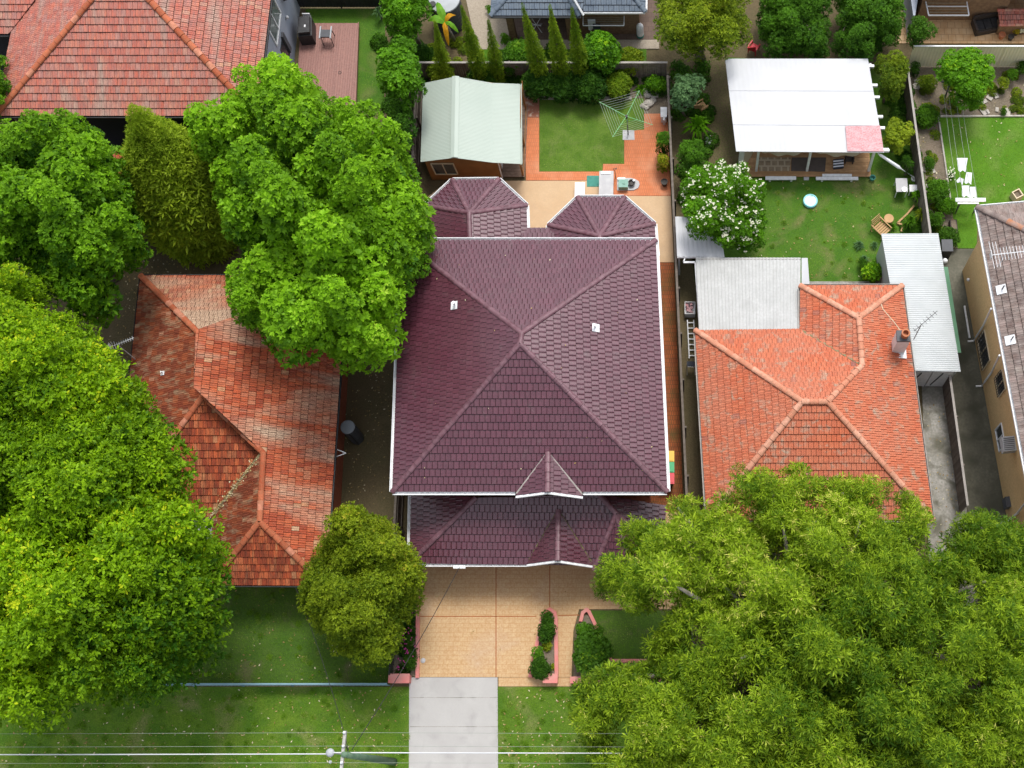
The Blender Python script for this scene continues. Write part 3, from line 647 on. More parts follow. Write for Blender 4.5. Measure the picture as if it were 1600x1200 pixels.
blades([([(0, 1076), (641.5, 1076), (640, 1200), (0, 1200)], .012), ([(775.5, 1076), (1200, 1076), (1200, 1200), (777, 1200)], .012),
        (yards['left_front_yard'][0], .01), ([(844, 156), (1004, 156), (1004, 202), (973, 204), (973, 254), (940, 254), (939, 266), (844, 266)], .016),
        (yards['far_right_lawn'][0], .014), (yards['right_lawn'][0], .01), (yards['side_lawn'][0], .012), ([(925, 957), (1070, 957), (1070, 1030), (957, 1030)], .03), (yards['rear_neighbour_lawn'][0], .013)], 150000)
mb = MB()
for poly, n in (([(0, 1078), (636, 1078), (636, 1200), (0, 1200)], 420), ([(782, 1078), (900, 1078), (900, 1200), (782, 1200)], 160), ([(110, 395), (345, 395), (215, 560), (130, 560)], 420),
                ([(540, 570), (616, 570), (612, 790), (540, 790)], 160), ([(250, 920), (610, 920), (610, 1062), (250, 1062)], 160), ([(1110, 280), (1400, 280), (1400, 440), (1200, 440)], 110), ([(1480, 185), (1600, 185), (1600, 320), (1490, 320)], 40),
                ([(660, 890), (900, 890), (830, 1056), (660, 1056)], 16), ([(1420, 110), (1600, 110), (1600, 178), (1465, 178), (1485, 300), (1445, 300)], 160), ([(1442, 620), (1485, 620), (1500, 850), (1460, 850)], 90)):
    us = [p[0] for p in poly]; vs = [p[1] for p in poly]
    while n > 0:
        u, v = random.uniform(min(us), max(us)), random.uniform(min(vs), max(vs))
        if not inside(poly, u, v): continue
        n -= 1; c = P(u, v, .055); a = random.uniform(0, 6.28); l_ = random.uniform(.025, .07); d = Vector((math.cos(a), math.sin(a), random.uniform(-.2, .2))) * l_; s_ = Vector((-math.sin(a), math.cos(a), random.uniform(-.2, .2))) * l_ * .45
        mb.add([c - d, c + s_, c + d, c - s_], [(0, 1, 2, 3)], random.random())
o = link('fallen_leaves', mb.mesh('fallen_leaves', L['litter'])); tag(o, 'dry leaves and petals scattered over lawns and bare soil', kind='stuff')

# ------------------------------------------------------------------ sheets, fences
def sheet(t, name, a, b, c, d, m, pitch=.09, amp=.012, label=None, parent=None, th=.03):
    """ribbed metal sheet; a->b across the ribs at the lower edge, d->c at the upper edge"""
    a, b, c, d = map(Vector, (a, b, c, d)); n = (b - a).cross(d - a).normalized()
    if n.z < 0: n = -n
    k = max(2, int((b - a).length / pitch)) * 4; vs = []; fs = []
    for i in range(k + 1):
        f = i / k; hh = (amp if i % 4 in (1, 2) else -amp); p = a.lerp(b, f); q = d.lerp(c, f); vs += [p + n * hh, q + n * hh, p - n * th, q - n * th]
    for i in range(k):
        e = i * 4; fs += [(e, e + 4, e + 5, e + 1), (e + 2, e + 3, e + 7, e + 6), (e, e + 2, e + 6, e + 4), (e + 1, e + 5, e + 7, e + 3)]
    fs += [(0, 1, 3, 2), (4 * k, 4 * k + 2, 4 * k + 3, 4 * k + 1)]
    mb = MB(); mb.add(vs, fs); return t.part(name, mb, m, parent, label)
def paling_fence(a, b, h, label, m='timberfence', capm='fencecap', step=.12, group=None, gapw=.012, posts=2.4):
    a = Vector(a); b = Vector(b); d = (b - a); L_ = d.length; d.normalize(); s_ = Vector((-d.y, d.x, 0))
    t = Thing('paling_fence', label, 'fence', a, group); mb = MB(); k = int(L_ / step)
    for i in range(k):
        p = a + d * (i + .5) * step; hh = h + random.uniform(-.02, .01); mb.box((p.x, p.y, 0), (step - gapw, .02, hh), math.atan2(d.y, d.x), z0=0, r=random.random())
    t.part('palings', mb, M[m], kind='stuff')
    m2 = MB()
    for z in (.4, h - .35): m2.bar(a + s_ * .04 + Vector((0, 0, z)), b + s_ * .04 + Vector((0, 0, z)), .045, .08)
    t.part('rail', m2, M[m])
    m3 = MB(); m3.bar(a + Vector((0, 0, h + .02)), b + Vector((0, 0, h + .02)), .11, .035); t.part('capping', m3, M[capm])
    for i in range(int(L_ / posts) + 1):
        p = a + d * min(L_ - .05, i * posts + .05) + s_ * .1; m4 = MB(); m4.box((p.x, p.y, 0), (.09, .09, h - .05), math.atan2(d.y, d.x), z0=0); t.part('post', m4, M[m])
    return t
def metal_fence(a, b, h, label, m, cap=None, panel=2.35, group=None, pitch=.16):
    a = Vector(a); b = Vector(b); L_ = (b - a).length; d = (b - a).normalized(); t = Thing('metal_fence', label, 'fence', a, group)
    k = max(1, round(L_ / panel)); s_ = L_ / k; z = Vector((0, 0, 1))
    for i in range(k):
        p = a + d * (s_ * i + .03); q = a + d * (s_ * (i + 1) - .03); n = Vector((-d.y, d.x, 0)); mb = MB(); kk = int((q - p).length / pitch) * 4; vs = []; fs = []
        for j in range(kk + 1):
            c = p.lerp(q, j / kk) + n * (.006 if j % 4 in (1, 2) else -.006); vs += [c + z * .05, c + z * h, c + n * .006 + z * .05, c + n * .006 + z * h]
        for j in range(kk): e = j * 4; fs += [(e, e + 4, e + 5, e + 1), (e + 2, e + 3, e + 7, e + 6)]
        mb.add(vs, fs); t.part('fence_panel', mb, m)
        m2 = MB(); pp = a + d * s_ * i; m2.box((pp.x, pp.y, 0), (.06, .06, h + .03), math.atan2(d.y, d.x), z0=0); t.part('post', m2, m)
    m3 = MB(); m3.bar(a + z * (h + .02), b + z * (h + .02), .07, .05); t.part('top_rail', m3, cap or m); return t

metal_fence(P(1418, 105, 0), P(1700, 105, 0), 2.0, 'cream ribbed metal fence behind the citrus tree', M['creamfence'], M['white'])
FA, FB = P(1418, 105, 1.8), P(1512, 790, 1.8); FD = (FB - FA).normalized()
paling_fence((FA.x, FA.y, 0), (FB.x, FB.y, 0), 1.8, 'long grey timber fence dividing the two right hand yards')
a, b = P(1043, 118, 1.8), P(1086, 1062, 1.8)
paling_fence((a.x, a.y, 0), (b.x, b.y, 0), 1.8, 'dark timber fence along the right side of the brick path', capm='timberfence')
a, b = P(651, 118, 1.7), P(612, 905, 1.7)
paling_fence((a.x, a.y, 0), (b.x, b.y, 0), 1.7, 'dark timber fence left of the plum roofed house', capm='timberfence')
a, b = P(651, 104, 1.7), P(1043, 104, 1.7)
paling_fence((a.x, a.y + .3, 0), (b.x, b.y + .3, 0), 1.6, 'low timber fence behind the row of pencil pines')
metal_fence(P(-80, 1072, 0), P(612, 1071.5, 0), .95, 'low blue grey fence between the left front yard and the verge', M['bluefence'], M['bluefence'])
metal_fence(P(465, 12, 0), P(603, 12, 0), 1.7, 'dark metal fence behind the red brown deck', M['dark'])
# picket fence in the left bed
t = Thing('picket_fence', 'small dark picket fence in the bed left of the driveway', 'fence', P(618, 985, 0)); mb = MB()
a, b = P(620, 985, 0), P(614, 1056, 0)
for i in range(22): p = a.lerp(b, i / 21); mb.box((p.x, p.y, 0), (.03, .06, .95), z0=0)
t.part('palings', mb, M['dark'], kind='stuff'); m2 = MB(); m2.bar(a + Vector((0, 0, .8)), b + Vector((0, 0, .8)), .03, .04); t.part('rail', m2, M['dark'])
# pink piers and low wall at the front boundary
for u0, u1, lab, g_ in ((613, 643, 'pink rendered wall end left of the driveway entry', None), (852, 872, 'pink rendered pier at the foot of the island bed', None)):
    mb = MB(); a, b = P(u0, 1062, 0), P(u1, 1062, 0); mb.box(((a.x + b.x) / 2, a.y, 0), (b.x - a.x, .34, .62), z0=0); t = Thing('boundary_pier', lab, 'wall', ((a.x + b.x) / 2, a.y, 0)); t.part('pier_block', mb, M['pinkkerb'])
    m2 = MB(); m2.box(((a.x + b.x) / 2, a.y, 0), (b.x - a.x + .08, .42, .06), z0=.62); t.part('capping', m2, M['pinkkerb'])
t = Thing('boundary_wall', 'low pink front wall below the big right hand tree', 'wall', P(980, 1063, 0)); a, b = P(893, 1064, 0), P(1088, 1064, 0)
mb = MB(); mb.box(((a.x + b.x) / 2, a.y, 0), (b.x - a.x, .24, .5), z0=0); t.part('wall', mb, M['pinkkerb']); m2 = MB(); m2.box(((a.x + b.x) / 2, a.y, 0), (b.x - a.x + .04, .3, .06), z0=.5); t.part('capping', m2, M['pinkkerb'])

# ------------------------------------------------------------------ the plum roofed house
ze, zp = 5.6, 8.4
NW, NE, SE, SW = P(628, 376, ze), P(1024, 376, ze), P(1042, 768, ze), P(614, 768, ze); pN, pS = P(815, 521, zp), P(812.5, 537, zp)
main = Thing('two_storey_house', 'large two storey house with a glossy plum tiled hip roof and white gutters', 'house', ((NW.x + SE.x) / 2, (NW.y + SE.y) / 2, 0))
R1 = Roof(main, M['plum'], M['plumcap'], .235, .345, 'flat', focus=P(930, 650, 6.5))
def face_r(Rf, ridge0, ridge1, low, extra=(), m=None):
    """a face given by its ridge and one low corner"""
    a, b, q = Vector(ridge0), Vector(ridge1), Vector(low); u = (b - a).normalized(); v = (q - a); v -= u * v.dot(u); L_ = v.length; v.normalize()
    # lay a level eave line through the low corner so that the courses follow it
    e0 = q; e1 = q + u * .01
    pts = [a, b, q] + [Vector(x) for x in extra]
    n = u.cross(v); n = n if n.z > 0 else -n; up = -v
    uu = u if u.cross(up).z > 0 else -u
    Rf.under.slab([p - n * .01 for p in pts], .05)
    poly = [((p - e0).dot(uu), (p - e0).dot(up)) for p in pts]
    m = m or Rf.m; mb = Rf.rest.setdefault(m.name, (m, MB()))[1]; j = math.floor(min(p[1] for p in poly) / Rf.g)
    while j * Rf.g < max(p[1] for p in poly):
        i = math.floor(min(p[0] for p in poly) / Rf.w) - 1
        while i * Rf.w < max(p[0] for p in poly):
            x0 = (i + .5 * (j % 2)) * Rf.w; y0 = j * Rf.g; i += 1; c = clip_rect(poly, x0, x0 + Rf.w, y0, y0 + Rf.g)
            if len(c) < 3 or area2(c) < .004: continue
            rr = random.random()
            if area2(c) > .985 * Rf.w * Rf.g: Rf.full.append((e0 + uu * x0 + up * y0, uu, up, n, m, rr, 0.)); continue
            c = clip_rect(poly, x0 + .01, x0 + Rf.w - .01, y0, y0 + Rf.g - GROOVE)
            if len(c) < 3: continue
            k = len(c); sg = sum(c[t][0] * c[(t + 1) % k][1] - c[(t + 1) % k][0] * c[t][1] for t in range(k))
            if sg < 0: c = c[::-1]
            z = lambda y: .06 - .046 * (y - y0) / Rf.g
            vs = [e0 + uu * x + up * y + n * z(y) for x, y in c] + [e0 + uu * x + up * y for x, y in c]
            mb.add(vs, [tuple(range(k))] + [(t, k + t, k + (t + 1) % k, (t + 1) % k) for t in range(k)], rr)
        j += 1
for f in ([NE, NW, pN], [SW, SE, pS], [NW, SW, pS, pN], [SE, NE, pN, pS]): R1.face(f)
for a, b in ((NW, pN), (NE, pN), (SW, pS), (SE, pS), (pN, pS)): R1.cap(a, b, .24, .05)
def gablet(Rf, apex_px, front_px, cl_px, cr_px, zc, pl, hood=True, brick='redbrick', gm='white'):
    A = hit(*apex_px, *pl); cl, cr = P(*cl_px, zc), P(*cr_px, zc); Fp = Vector(((cl.x + cr.x) / 2, (cl.y + cr.y) / 2 + .02, A.z))
    A2 = Vector((Fp.x + (A.x - Fp.x) * .6, A.y, A.z))
    up = Vector((0, 0, .05)); dn = [q + up for q in (Fp, A2)]
    bl = Vector((cl.x, cl.y + .45, zc + .0)); br = Vector((cr.x, cr.y + .45, zc))
    face_r(Rf, dn[0], dn[1], cl + up); face_r(Rf, dn[0], dn[1], cr + up)
    Rf.cap(dn[0], dn[1], .26, .06)
    t = Rf.t; mb = MB()
    for c in (cl, cr): mb.bar(c + Vector((0, -.05, .0)), Fp + Vector((0, -.05, .0)), .10, .12)
    b_ = t.part('gutter', mb, M[gm])
    m2 = MB(); yy = cl.y + .22; m2.add([(cl.x + .12, yy, zc - .5), (cr.x - .12, yy, zc - .5), (cr.x - .12, yy, zc), (Fp.x, yy, A.z - .12), (cl.x + .12, yy, zc)] + [(cl.x + .12, yy + .2, zc - .5), (cr.x - .12, yy + .2, zc - .5), (cr.x - .12, yy + .2, zc), (Fp.x, yy + .2, A.z - .12), (cl.x + .12, yy + .2, zc)],
        [(0, 1, 2, 3, 4), (5, 9, 8, 7, 6), (0, 5, 6, 1), (2, 7, 8, 3), (3, 8, 9, 4)]); t.part('gable_wall', m2, M[brick])
    m3 = MB()
    for c in (cl, cr): m3.bar(c + Vector((0, .1, .05)), A2 + Vector((0, 0, .06)), .07, .03)
    t.part('valley_flashing', m3, M['fencecap'] if zc > 4 else M['valleydark'])
gablet(R1, (855, 707), (857, 767), (807, 775), (910, 776), ze, plane(SW, SE, pS))
mb = MB(); pS_ = plane(SW, SE, pS); pE_ = plane(SE, NE, pN); pW_ = plane(NW, SW, pS)
for _ in range(34):
    u, v = random.uniform(650, 1030), random.uniform(400, 762); c = P(u, v, 6.5)
    qq = min((hit(u, v, *pp) for pp in (pS_, pE_, pW_)), key=lambda h_: h_.z); n = min((pS_, pE_, pW_), key=lambda pp: hit(u, v, *pp).z)[1]
    qq = qq + n * .09; a = random.uniform(0, 6.28); d = Vector((math.cos(a), math.sin(a), 0)); d -= n * d.dot(n); e_ = n.cross(d); l_ = random.uniform(.02, .06); k_ = random.choice((.3, .5, .8)); mb.add([qq - d * l_, qq + e_ * l_ * k_ + n * .01, qq + d * l_, qq - e_ * l_ * k_], [(0, 1, 2, 3)], random.random())
main.part('leaf_litter', mb, L['litter'], kind='stuff')
# lower front roof
zl, zt = 2.75, 4.05
A_, B_, T_, U_, D_, E_ = P(641, 880, zl), P(643, 772, zl), P(744, 777, zt), P(936, 772, zt), P(1036, 884, zl), P(1040, 790, zl)
R1.face([A_, D_, U_, T_]); R1.face([B_, A_, T_]); R1.face([D_, E_, U_])
R1.cap(A_, T_, .23); R1.cap(D_, U_, .23)
gablet(R1, (871, 797), (874, 876), (824, 882), (926, 884), zl, plane(A_, D_, T_))
pk = P(963, 803, 4.1); pc = [P(u, v, zl) for u, v in ((929, 889), (990, 893), (1030, 862), (1030, 800))]
for i in range(3): R1.face([pc[i], pc[i + 1], pk])
for c in pc[:3]: R1.cap(c, pk, .24)
R1.cap(P(936, 772, zt + .05), pk, .24)
# rear bays
for C, px, rs in (('l', [(656, 400), (664, 322), (707, 282), (779, 281), (822, 321), (825, 400)], (733, 333)), ('r', [(856, 400), (858, 352), (903, 309), (975, 309), (1022, 350), (1026, 400)], (937, 369))):
    c = [P(u, v, 2.8) for u, v in px]; k = P(*rs, 4.05); rS = P(rs[0] + 2, 412, 4.05)
    R1.face([c[0], c[1], k, rS]); R1.face([c[4], c[5], rS, k])
    for i in (1, 2, 3): R1.face([c[i], c[i + 1], k])
    for i in (1, 2, 3, 4): R1.cap(c[i], k, .25)
    R1.cap(k, rS, .25); gutter(main, c, M['white'])
R1.face([P(815, 357, 2.8), P(868, 357, 2.8), P(868, 420, 3.7), P(815, 420, 3.7)], 0, 1, 2); gutter(main, [P(823, 356, 2.8), P(860, 356, 2.8)], M['white'])
roof1 = R1.build()
gutter(main, [SW + (NW - SW) * 0, NW, NE, SE], M['white']); gutter(main, [SW, P(805, 768, ze)], M['white']); gutter(main, [P(911, 768, ze), SE], M['white'])
gutter(main, [B_, A_, P(823, 880, zl)], M['white']); gutter(main, [P(926, 884, zl), P(990, 890, zl)], M['white'])
mb = MB(); mb.prism(inset([NW, SW, SE, NE], .5), 2.6, ze - .02); main.part('upper_wall', mb, M['redbrick'])
mb = MB(); mb.prism(inset([P(636, 400, 2.8), P(641, 880, zl), P(1036, 886, zl), P(1026, 400, 2.8)], .55), 0, 2.72); main.part('lower_wall', mb, M['redbrick'])
for px in ([(656, 410), (664, 322), (707, 282), (779, 281), (822, 321), (825, 410)], [(856, 410), (858, 352), (903, 309), (975, 309), (1022, 350), (1026, 410)]):
    mb = MB(); mb.prism(inset([P(u, v, 2.8) for u, v in px], .4), 0, 2.75); main.part('bay_wall', mb, M['redbrick'])
for u, v, q in ((711, 478, plane(NW, SW, pS)), (930, 513, plane(SE, NE, pN))):
    c = hit(u, v, *q); n = q[1]; mb = MB(); ax = Vector((0, 1, 0)); ax -= n * ax.dot(n)
    mb.bar(c - ax * .19 + n * .075, c + ax * .19 + n * .075, .34, .02, up=n); f = main.part('flashing', mb, M['white'])
    m2 = MB(); m2.tube([c, c + Vector((0, 0, .42))], .045, 10, ); m2.cyl(c + Vector((0, 0, .4)), .07, .04, 10); main.part('vent_pipe', m2, M['white'], f)
mb = MB(); c = P(718, 886, 2.75); mb.box(tuple(c), (.55, .14, .12)); main.part('cable_bracket', mb, M['white'])

def window(t, quad, m_frame, m_glass, n, bars=1, fw=.06, parent=None, grille=False):
    """quad: four wall points bl, br, tr, tl; n outward"""
    q = [Vector(x) + Vector(n) * .03 for x in quad]; mb = MB()
    for i in range(4): mb.bar(q[i], q[(i + 1) % 4], fw, .05, up=n)
    for k in range(1, bars + 1): f = k / (bars + 1); mb.bar(q[0].lerp(q[1], f), q[3].lerp(q[2], f), fw * .8, .045, up=n)
    w_ = t.part('window', mb, m_frame, parent)
    g_ = [x - Vector(n) * .02 for x in q]; m2 = MB(); m2.add(g_ + [x - Vector(n) * .03 for x in g_], [(0, 1, 2, 3), (7, 6, 5, 4), (0, 4, 5, 1), (1, 5, 6, 2), (2, 6, 7, 3), (3, 7, 4, 0)]); t.part('pane', m2, m_glass, w_)
    if grille:
        m3 = MB(); gq = [x + Vector(n) * .07 for x in q]
        for k in range(0, 9): f = k / 8; m3.bar(gq[0].lerp(gq[1], f), gq[3].lerp(gq[2], f), .02, .02, up=n)
        for k in range(0, 5): f = k / 4; m3.bar(gq[0].lerp(gq[3], f), gq[1].lerp(gq[2], f), .02, .02, up=n)
        t.part('grille', m3, M['dark'], w_)
    return w_
def deck_boards(t, poly, z, m, wd=.09, along='y', name='deck_boards', th=.1):
    """boards clipped to an outline"""
    xs = [p[0] for p in poly]; ys = [p[1] for p in poly]; mb = MB()
    ax = 0 if along == 'y' else 1; lo, hi = (min(xs), max(xs)) if ax == 0 else (min(ys), max(ys)); k = lo
    while k < hi:
        c = clip_rect([tuple(p[:2]) for p in poly], *((k, k + wd - .008, -1e3, 1e3) if ax == 0 else (-1e3, 1e3, k, k + wd - .008)))
        if len(c) > 2: mb.prism(c, z - .03, z + random.uniform(0, .003), random.random())
        k += wd
    o = t.part(name, mb, m, kind='stuff'); m2 = MB(); m2.prism(inset(poly, .04), z - .03 - th, z - .032); t.part('joist_frame', m2, m); return o

# ------------------------------------------------------------------ mint shed
shed = Thing('garden_shed', 'timber shed with a pale mint metal roof and small verandah', 'shed', P(720, 250, 0))
zr = 2.95; za, zb, zc_ = 2.2, 2.45, 2.2
rN, rS = P(712, 119.5, zr), P(710, 246.5, zr); wN, wS = P(661, 130, za), P(657, 253, za); bN, bS = P(769, 129.5, zb), P(769.5, 254, zb); eN, eS = P(812, 131, zc_), P(813, 256, zc_)
sheet(shed, 'roof_sheet', wN, wS, rS, rN, M['mint'], .076, .003); sheet(shed, 'roof_sheet', bN, bS, rS, rN, M['mint'], .076, .003); sheet(shed, 'roof_sheet', eN, eS, bS, bN, M['mint'], .076, .003)
mb = MB(); up = Vector((0, 0, .05)); mb.bar(rN + up - Vector((.09, 0, .012)), rS + up - Vector((.09, 0, .012)), .2, .02, up=(-.3, 0, 1)); mb.bar(rN + up + Vector((.09, 0, -.012)), rS + up + Vector((.09, 0, -.012)), .2, .02, up=(.3, 0, 1)); shed.part('ridge_capping', mb, M['mint'])
sw = P(659, 250, za); yS = wS.y + .12; yN = wN.y - .12; xW = wS.x + .18; xM = P(783, 291, 0).x; xE = P(820, 291, 0).x
zm = zb - (zb - zc_) * .0
mb = MB(); pr = [(xW, 0), (xM, 0), (xM, 2.36), (rS.x, zr - .09), (xW, za - .0)]
mb.add([(x, yS, z) for x, z in pr] + [(x, yN, z) for x, z in pr], [(0, 1, 2, 3, 4), (9, 8, 7, 6, 5)] + [(i, 5 + i, 5 + (i + 1) % 5, (i + 1) % 5) for i in range(5)]); shed.part('wall', mb, M['timberwall'])
mb = MB()
for k in range(15): z = .12 + k * .15; mb.box(((xW + xM) / 2, yS - .012, z), (xM - xW, .018, .135))
shed.part('weatherboards', mb, M['timberwall'], kind='stuff')
w0 = [hit(u, v, (0, yS - .03, 0), Vector((0, 1, 0))) for u, v in ((681, 271.5), (715.5, 271.5), (708, 255), (673, 255))]
window(shed, w0, M['cream'], M['glass'], (0, -1, 0), 1, .05)
mb = MB(); mb.box((xM + .03, yS + 1.0, 1.1), (.05, .85, 2.0)); shed.part('door', mb, M['white'])
d0 = MB()
for a, b in (((0, .05, .1), (0, .05, 2.1)), ((0, .05, 2.1), (0, .7, 2.1))): d0.bar(Vector((xM + .07, yS, 0)) + Vector(a), Vector((xM + .07, yS, 0)) + Vector(b), .06, .05)
shed.part('door_frame', d0, M['white'])
deck_boards(shed, [(xM + .04, yS + .1), (xE, yS + .1), (xE, yN), (xM + .04, yN)], .17, M['deck'], .09, 'x')
for k, yy in enumerate((yS + .2, yS + 1.95, yN - .2)):
    mb = MB(); mb.box((xE - .1, yy, 0), (.09, .09, 2.0), z0=.15); mb.bar((xE - .1, yy + .02, 1.5), (xE - .1, yy + .55, 2.05), .06, .06); shed.part('post', mb, M['timberwall'])
mb = MB(); mb.bar((xE - .1, yS, 2.1), (xE - .1, yN, 2.1), .07, .14); mb.bar((xE - .08, yS + .15, .12), (xE - .08, yN, .12), .05, .12); shed.part('beam', mb, M['timberwall'])
gutter(shed, [eS, eN], M['mint'], wd=.09)

# ------------------------------------------------------------------ left weathered terracotta house
ze = 3.0; zr1 = 5.3
n_ = dict(NW=P(221, 432, ze), NE=P(541, 432, ze), SW=P(180, 808, ze), K=P(334, 808, ze), S1=P(330, 913, ze), S2=P(508, 914, ze), r1=P(322, 532, zr1), r2=P(318, 619, zr1), r3=P(412, 708, 4.75), r4=P(406, 815, 4.75))
lh = Thing('brick_house', 'old single storey house with a mottled lichen stained terracotta roof', 'house', ((n_['NW'].x + n_['S2'].x) / 2, (n_['NW'].y + n_['S2'].y) / 2, 0))
R2 = Roof(lh, M['terra'], M['terracap'], .21, .345, 'pan', focus=P(450, 700, 4), jit=.012)
g = n_
R2.face([g['S2'], g['NE'], g['r1'], g['r2'], g['r3'], g['r4']], 0, 1, 4)
R2.face([g['NE'], g['NW'], g['r1']])
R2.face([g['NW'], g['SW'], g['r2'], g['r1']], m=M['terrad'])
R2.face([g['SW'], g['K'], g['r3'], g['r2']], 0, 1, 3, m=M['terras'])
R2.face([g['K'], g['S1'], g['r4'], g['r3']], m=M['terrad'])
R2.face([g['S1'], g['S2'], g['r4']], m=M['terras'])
for a, b in (('NW', 'r1'), ('NE', 'r1'), ('r1', 'r2'), ('SW', 'r2'), ('r2', 'r3'), ('r3', 'r4'), ('S1', 'r4'), ('S2', 'r4')): R2.cap(g[a], g[b], .27, .07)
R2.build()
mb = MB(); mb.bar(g['K'] + Vector((.0, 0, .03)), g['r3'] + Vector((0, 0, .02)), .3, .03); lh.part('valley_flashing', mb, M['valley'])
mb = MB(); a = g['K']; b = g['r3']
for _ in range(420):
    f = random.random() ** 1.3 * .9; p = a.lerp(b, f) + Vector((random.gauss(0, .14), random.gauss(0, .12), .09 + random.uniform(0, .05))); s_ = random.uniform(.02, .06); an = random.uniform(0, 6.28)
    d = Vector((math.cos(an), math.sin(an), .2)) * s_; e = Vector((-math.sin(an), math.cos(an), 0)) * s_ * .5; mb.add([p - d, p + e, p + d, p - e], [(0, 1, 2, 3)], random.random())
lh.part('leaf_litter', mb, L['litter'], kind='stuff')
out = [g['NW'], g['SW'], g['K'], g['S1'], g['S2'], g['NE']]
mb = MB(); mb.prism(inset(out[:2] + [P(334, 808, ze), P(520, 808, ze), g['NE']], .45), 0, 2.95); lh.part('wall', mb, M['redbrick'])
mb = MB(); mb.prism(inset([P(332, 780, ze), g['S1'], g['S2'], P(522, 780, ze)], .45), 0, 2.94); lh.part('wall', mb, M['redbrick'])
gutter(lh, out[:4], M['dark'], wd=.09); gutter(lh, [g['S1'], g['S2'], g['NE'], g['NW']], M['dark'], wd=.09)
pr0 = Thing('porch', 'pale grey flat porch roof in the corner of the mottled terracotta house', 'porch', P(300, 825, 0)); mb = MB(); mb.slab([P(u, v, 2.6) for u, v in ((280, 809), (334.5, 809), (331.5, 842), (276, 842))], .12); pr0.part('flat_roof', mb, M['slabgrey'])
for u, v in ((284, 838), (328, 838)): mb = MB(); p = P(u, v, 2.5); mb.box((p.x, p.y, 0), (.1, .1, 2.48), z0=0); pr0.part('post', mb, M['white'])
q = plane(g['NW'], g['SW'], g['r2']); c = hit(255, 584, *q); mb = MB(); mb.bar(c - Vector((0, .1, -.08)), c + Vector((0, .1, .08)), .2, .03, up=q[1]); f = lh.part('flashing', mb, M['white']); m2 = MB(); m2.cyl(c, .04, .3, 8); lh.part('vent_pipe', m2, M['white'], f)
# bracket on the east wall
mb = MB(); c = P(524, 708, 2.7)
for a, b in (((0, .2, 0), (.5, 0, 0)), ((0, -.2, 0), (.5, 0, 0)), ((0, .2, 0), (0, -.2, 0))): mb.bar(c + Vector(a), c + Vector(b), .04, .03)
lh.part('wall_bracket', mb, M['white'])

def yagi(name, label, p, dirv, length, mast_h, m, n_el=9, el=.45, reflector=True):
    p = Vector(p); d = Vector(dirv).normalized(); s_ = Vector((-d.y, d.x, 0)); t = Thing(name, label, 'antenna', p - Vector((0, 0, mast_h)))
    mb = MB(); mb.tube([p - Vector((0, 0, mast_h)), p + Vector((0, 0, .05))], .02, 6); t.part('mast', mb, m)
    mb = MB(); mb.bar(p - d * length * .3, p + d * length * .7, .025, .025); t.part('boom', mb, m)
    for k in range(n_el):
        f = -.3 + (k + .3) / n_el; c = p + d * length * f; h = el * (1.25 if k < 3 and reflector else .62) * random.uniform(.95, 1.05); mb = MB(); mb.bar(c - s_ * h / 2, c + s_ * h / 2, .016, .016); t.part('element', mb, m)
    mb = MB(); mb.bar(p - d * length * .3 - s_ * .02 - Vector((0, 0, .18)), p - d * length * .3 + Vector((0, 0, .2)), .3, .02, up=(1, 0, 0)); t.part('reflector', mb, m) if reflector else None
    return t
yagi('tv_antenna', 'thin tv antenna beside the dark western slope of the mottled roof', P(183, 538, 5.2), (1, .45, 0), 1.15, 2.3, M['cable'], 11, .32)

# ------------------------------------------------------------------ right orange house with metal roofs
zr1 = 5.2; z2 = 4.15
o = dict(W0=P(1087, 517, ze), W1=P(1105, 812, ze), S1=P(1457, 812, ze), NE=P(1409, 447, ze), NW=P(1251, 447, ze), V=P(1250, 515, ze), a=P(1253, 628, zr1), b=P(1293, 628, zr1), c=P(1347, 571, 4.6), d=P(1342, 497, 4.15))
o['c'].z = 4.2; o['c'] = P(1347, 571, 4.2)
rh = Thing('tiled_house', 'single storey house with a bright orange terracotta roof and a white chimney', 'house', ((o['W0'].x + o['S1'].x) / 2, (o['W0'].y + o['S1'].y) / 2, 0))
R3 = Roof(rh, M['orange'], M['orangecap'], .23, .33, 'pan', focus=P(1290, 690, 4), jit=.006)
R3.face([o['S1'], o['NE'], o['d'], o['c'], o['b']], 0, 1, 4)
R3.face([o['NE'], o['NW'], o['d']])
R3.face([o['NW'], o['V'], o['c'], o['d']], 0, 1, 3)
R3.face([o['V'], o['W0'], o['a'], o['b'], o['c']], 0, 1, 2)
R3.face([o['W0'], o['W1'], o['a']]); R3.face([o['W1'], o['S1'], o['b'], o['a']])
for a, b in (('W0', 'a'), ('a', 'b'), ('b', 'c'), ('c', 'd'), ('NW', 'd'), ('NE', 'd'), ('W1', 'a'), ('S1', 'b')): R3.cap(o[a], o[b], .27, .07)
R3.build()
mb = MB(); mb.bar(o['V'] + Vector((0, 0, .04)), o['c'] + Vector((0, 0, .04)), .1, .02); rh.part('valley_flashing', mb, M['valley'])
gutter(rh, [o['W0'], o['W1'], o['S1'], o['NE'], o['NW'], o['V']], M['fencecap'], wd=.1)
mb = MB(); mb.prism(inset([o['W0'], o['W1'], o['S1'], P(1420, 517, ze)], .45), 0, 2.95); rh.part('wall', mb, M['redbrick'])
mb = MB(); mb.prism(inset([o['V'], o['NW'], o['NE'], P(1420, 530, ze)], .45), 0, 2.94); rh.part('wall', mb, M['redbrick'])
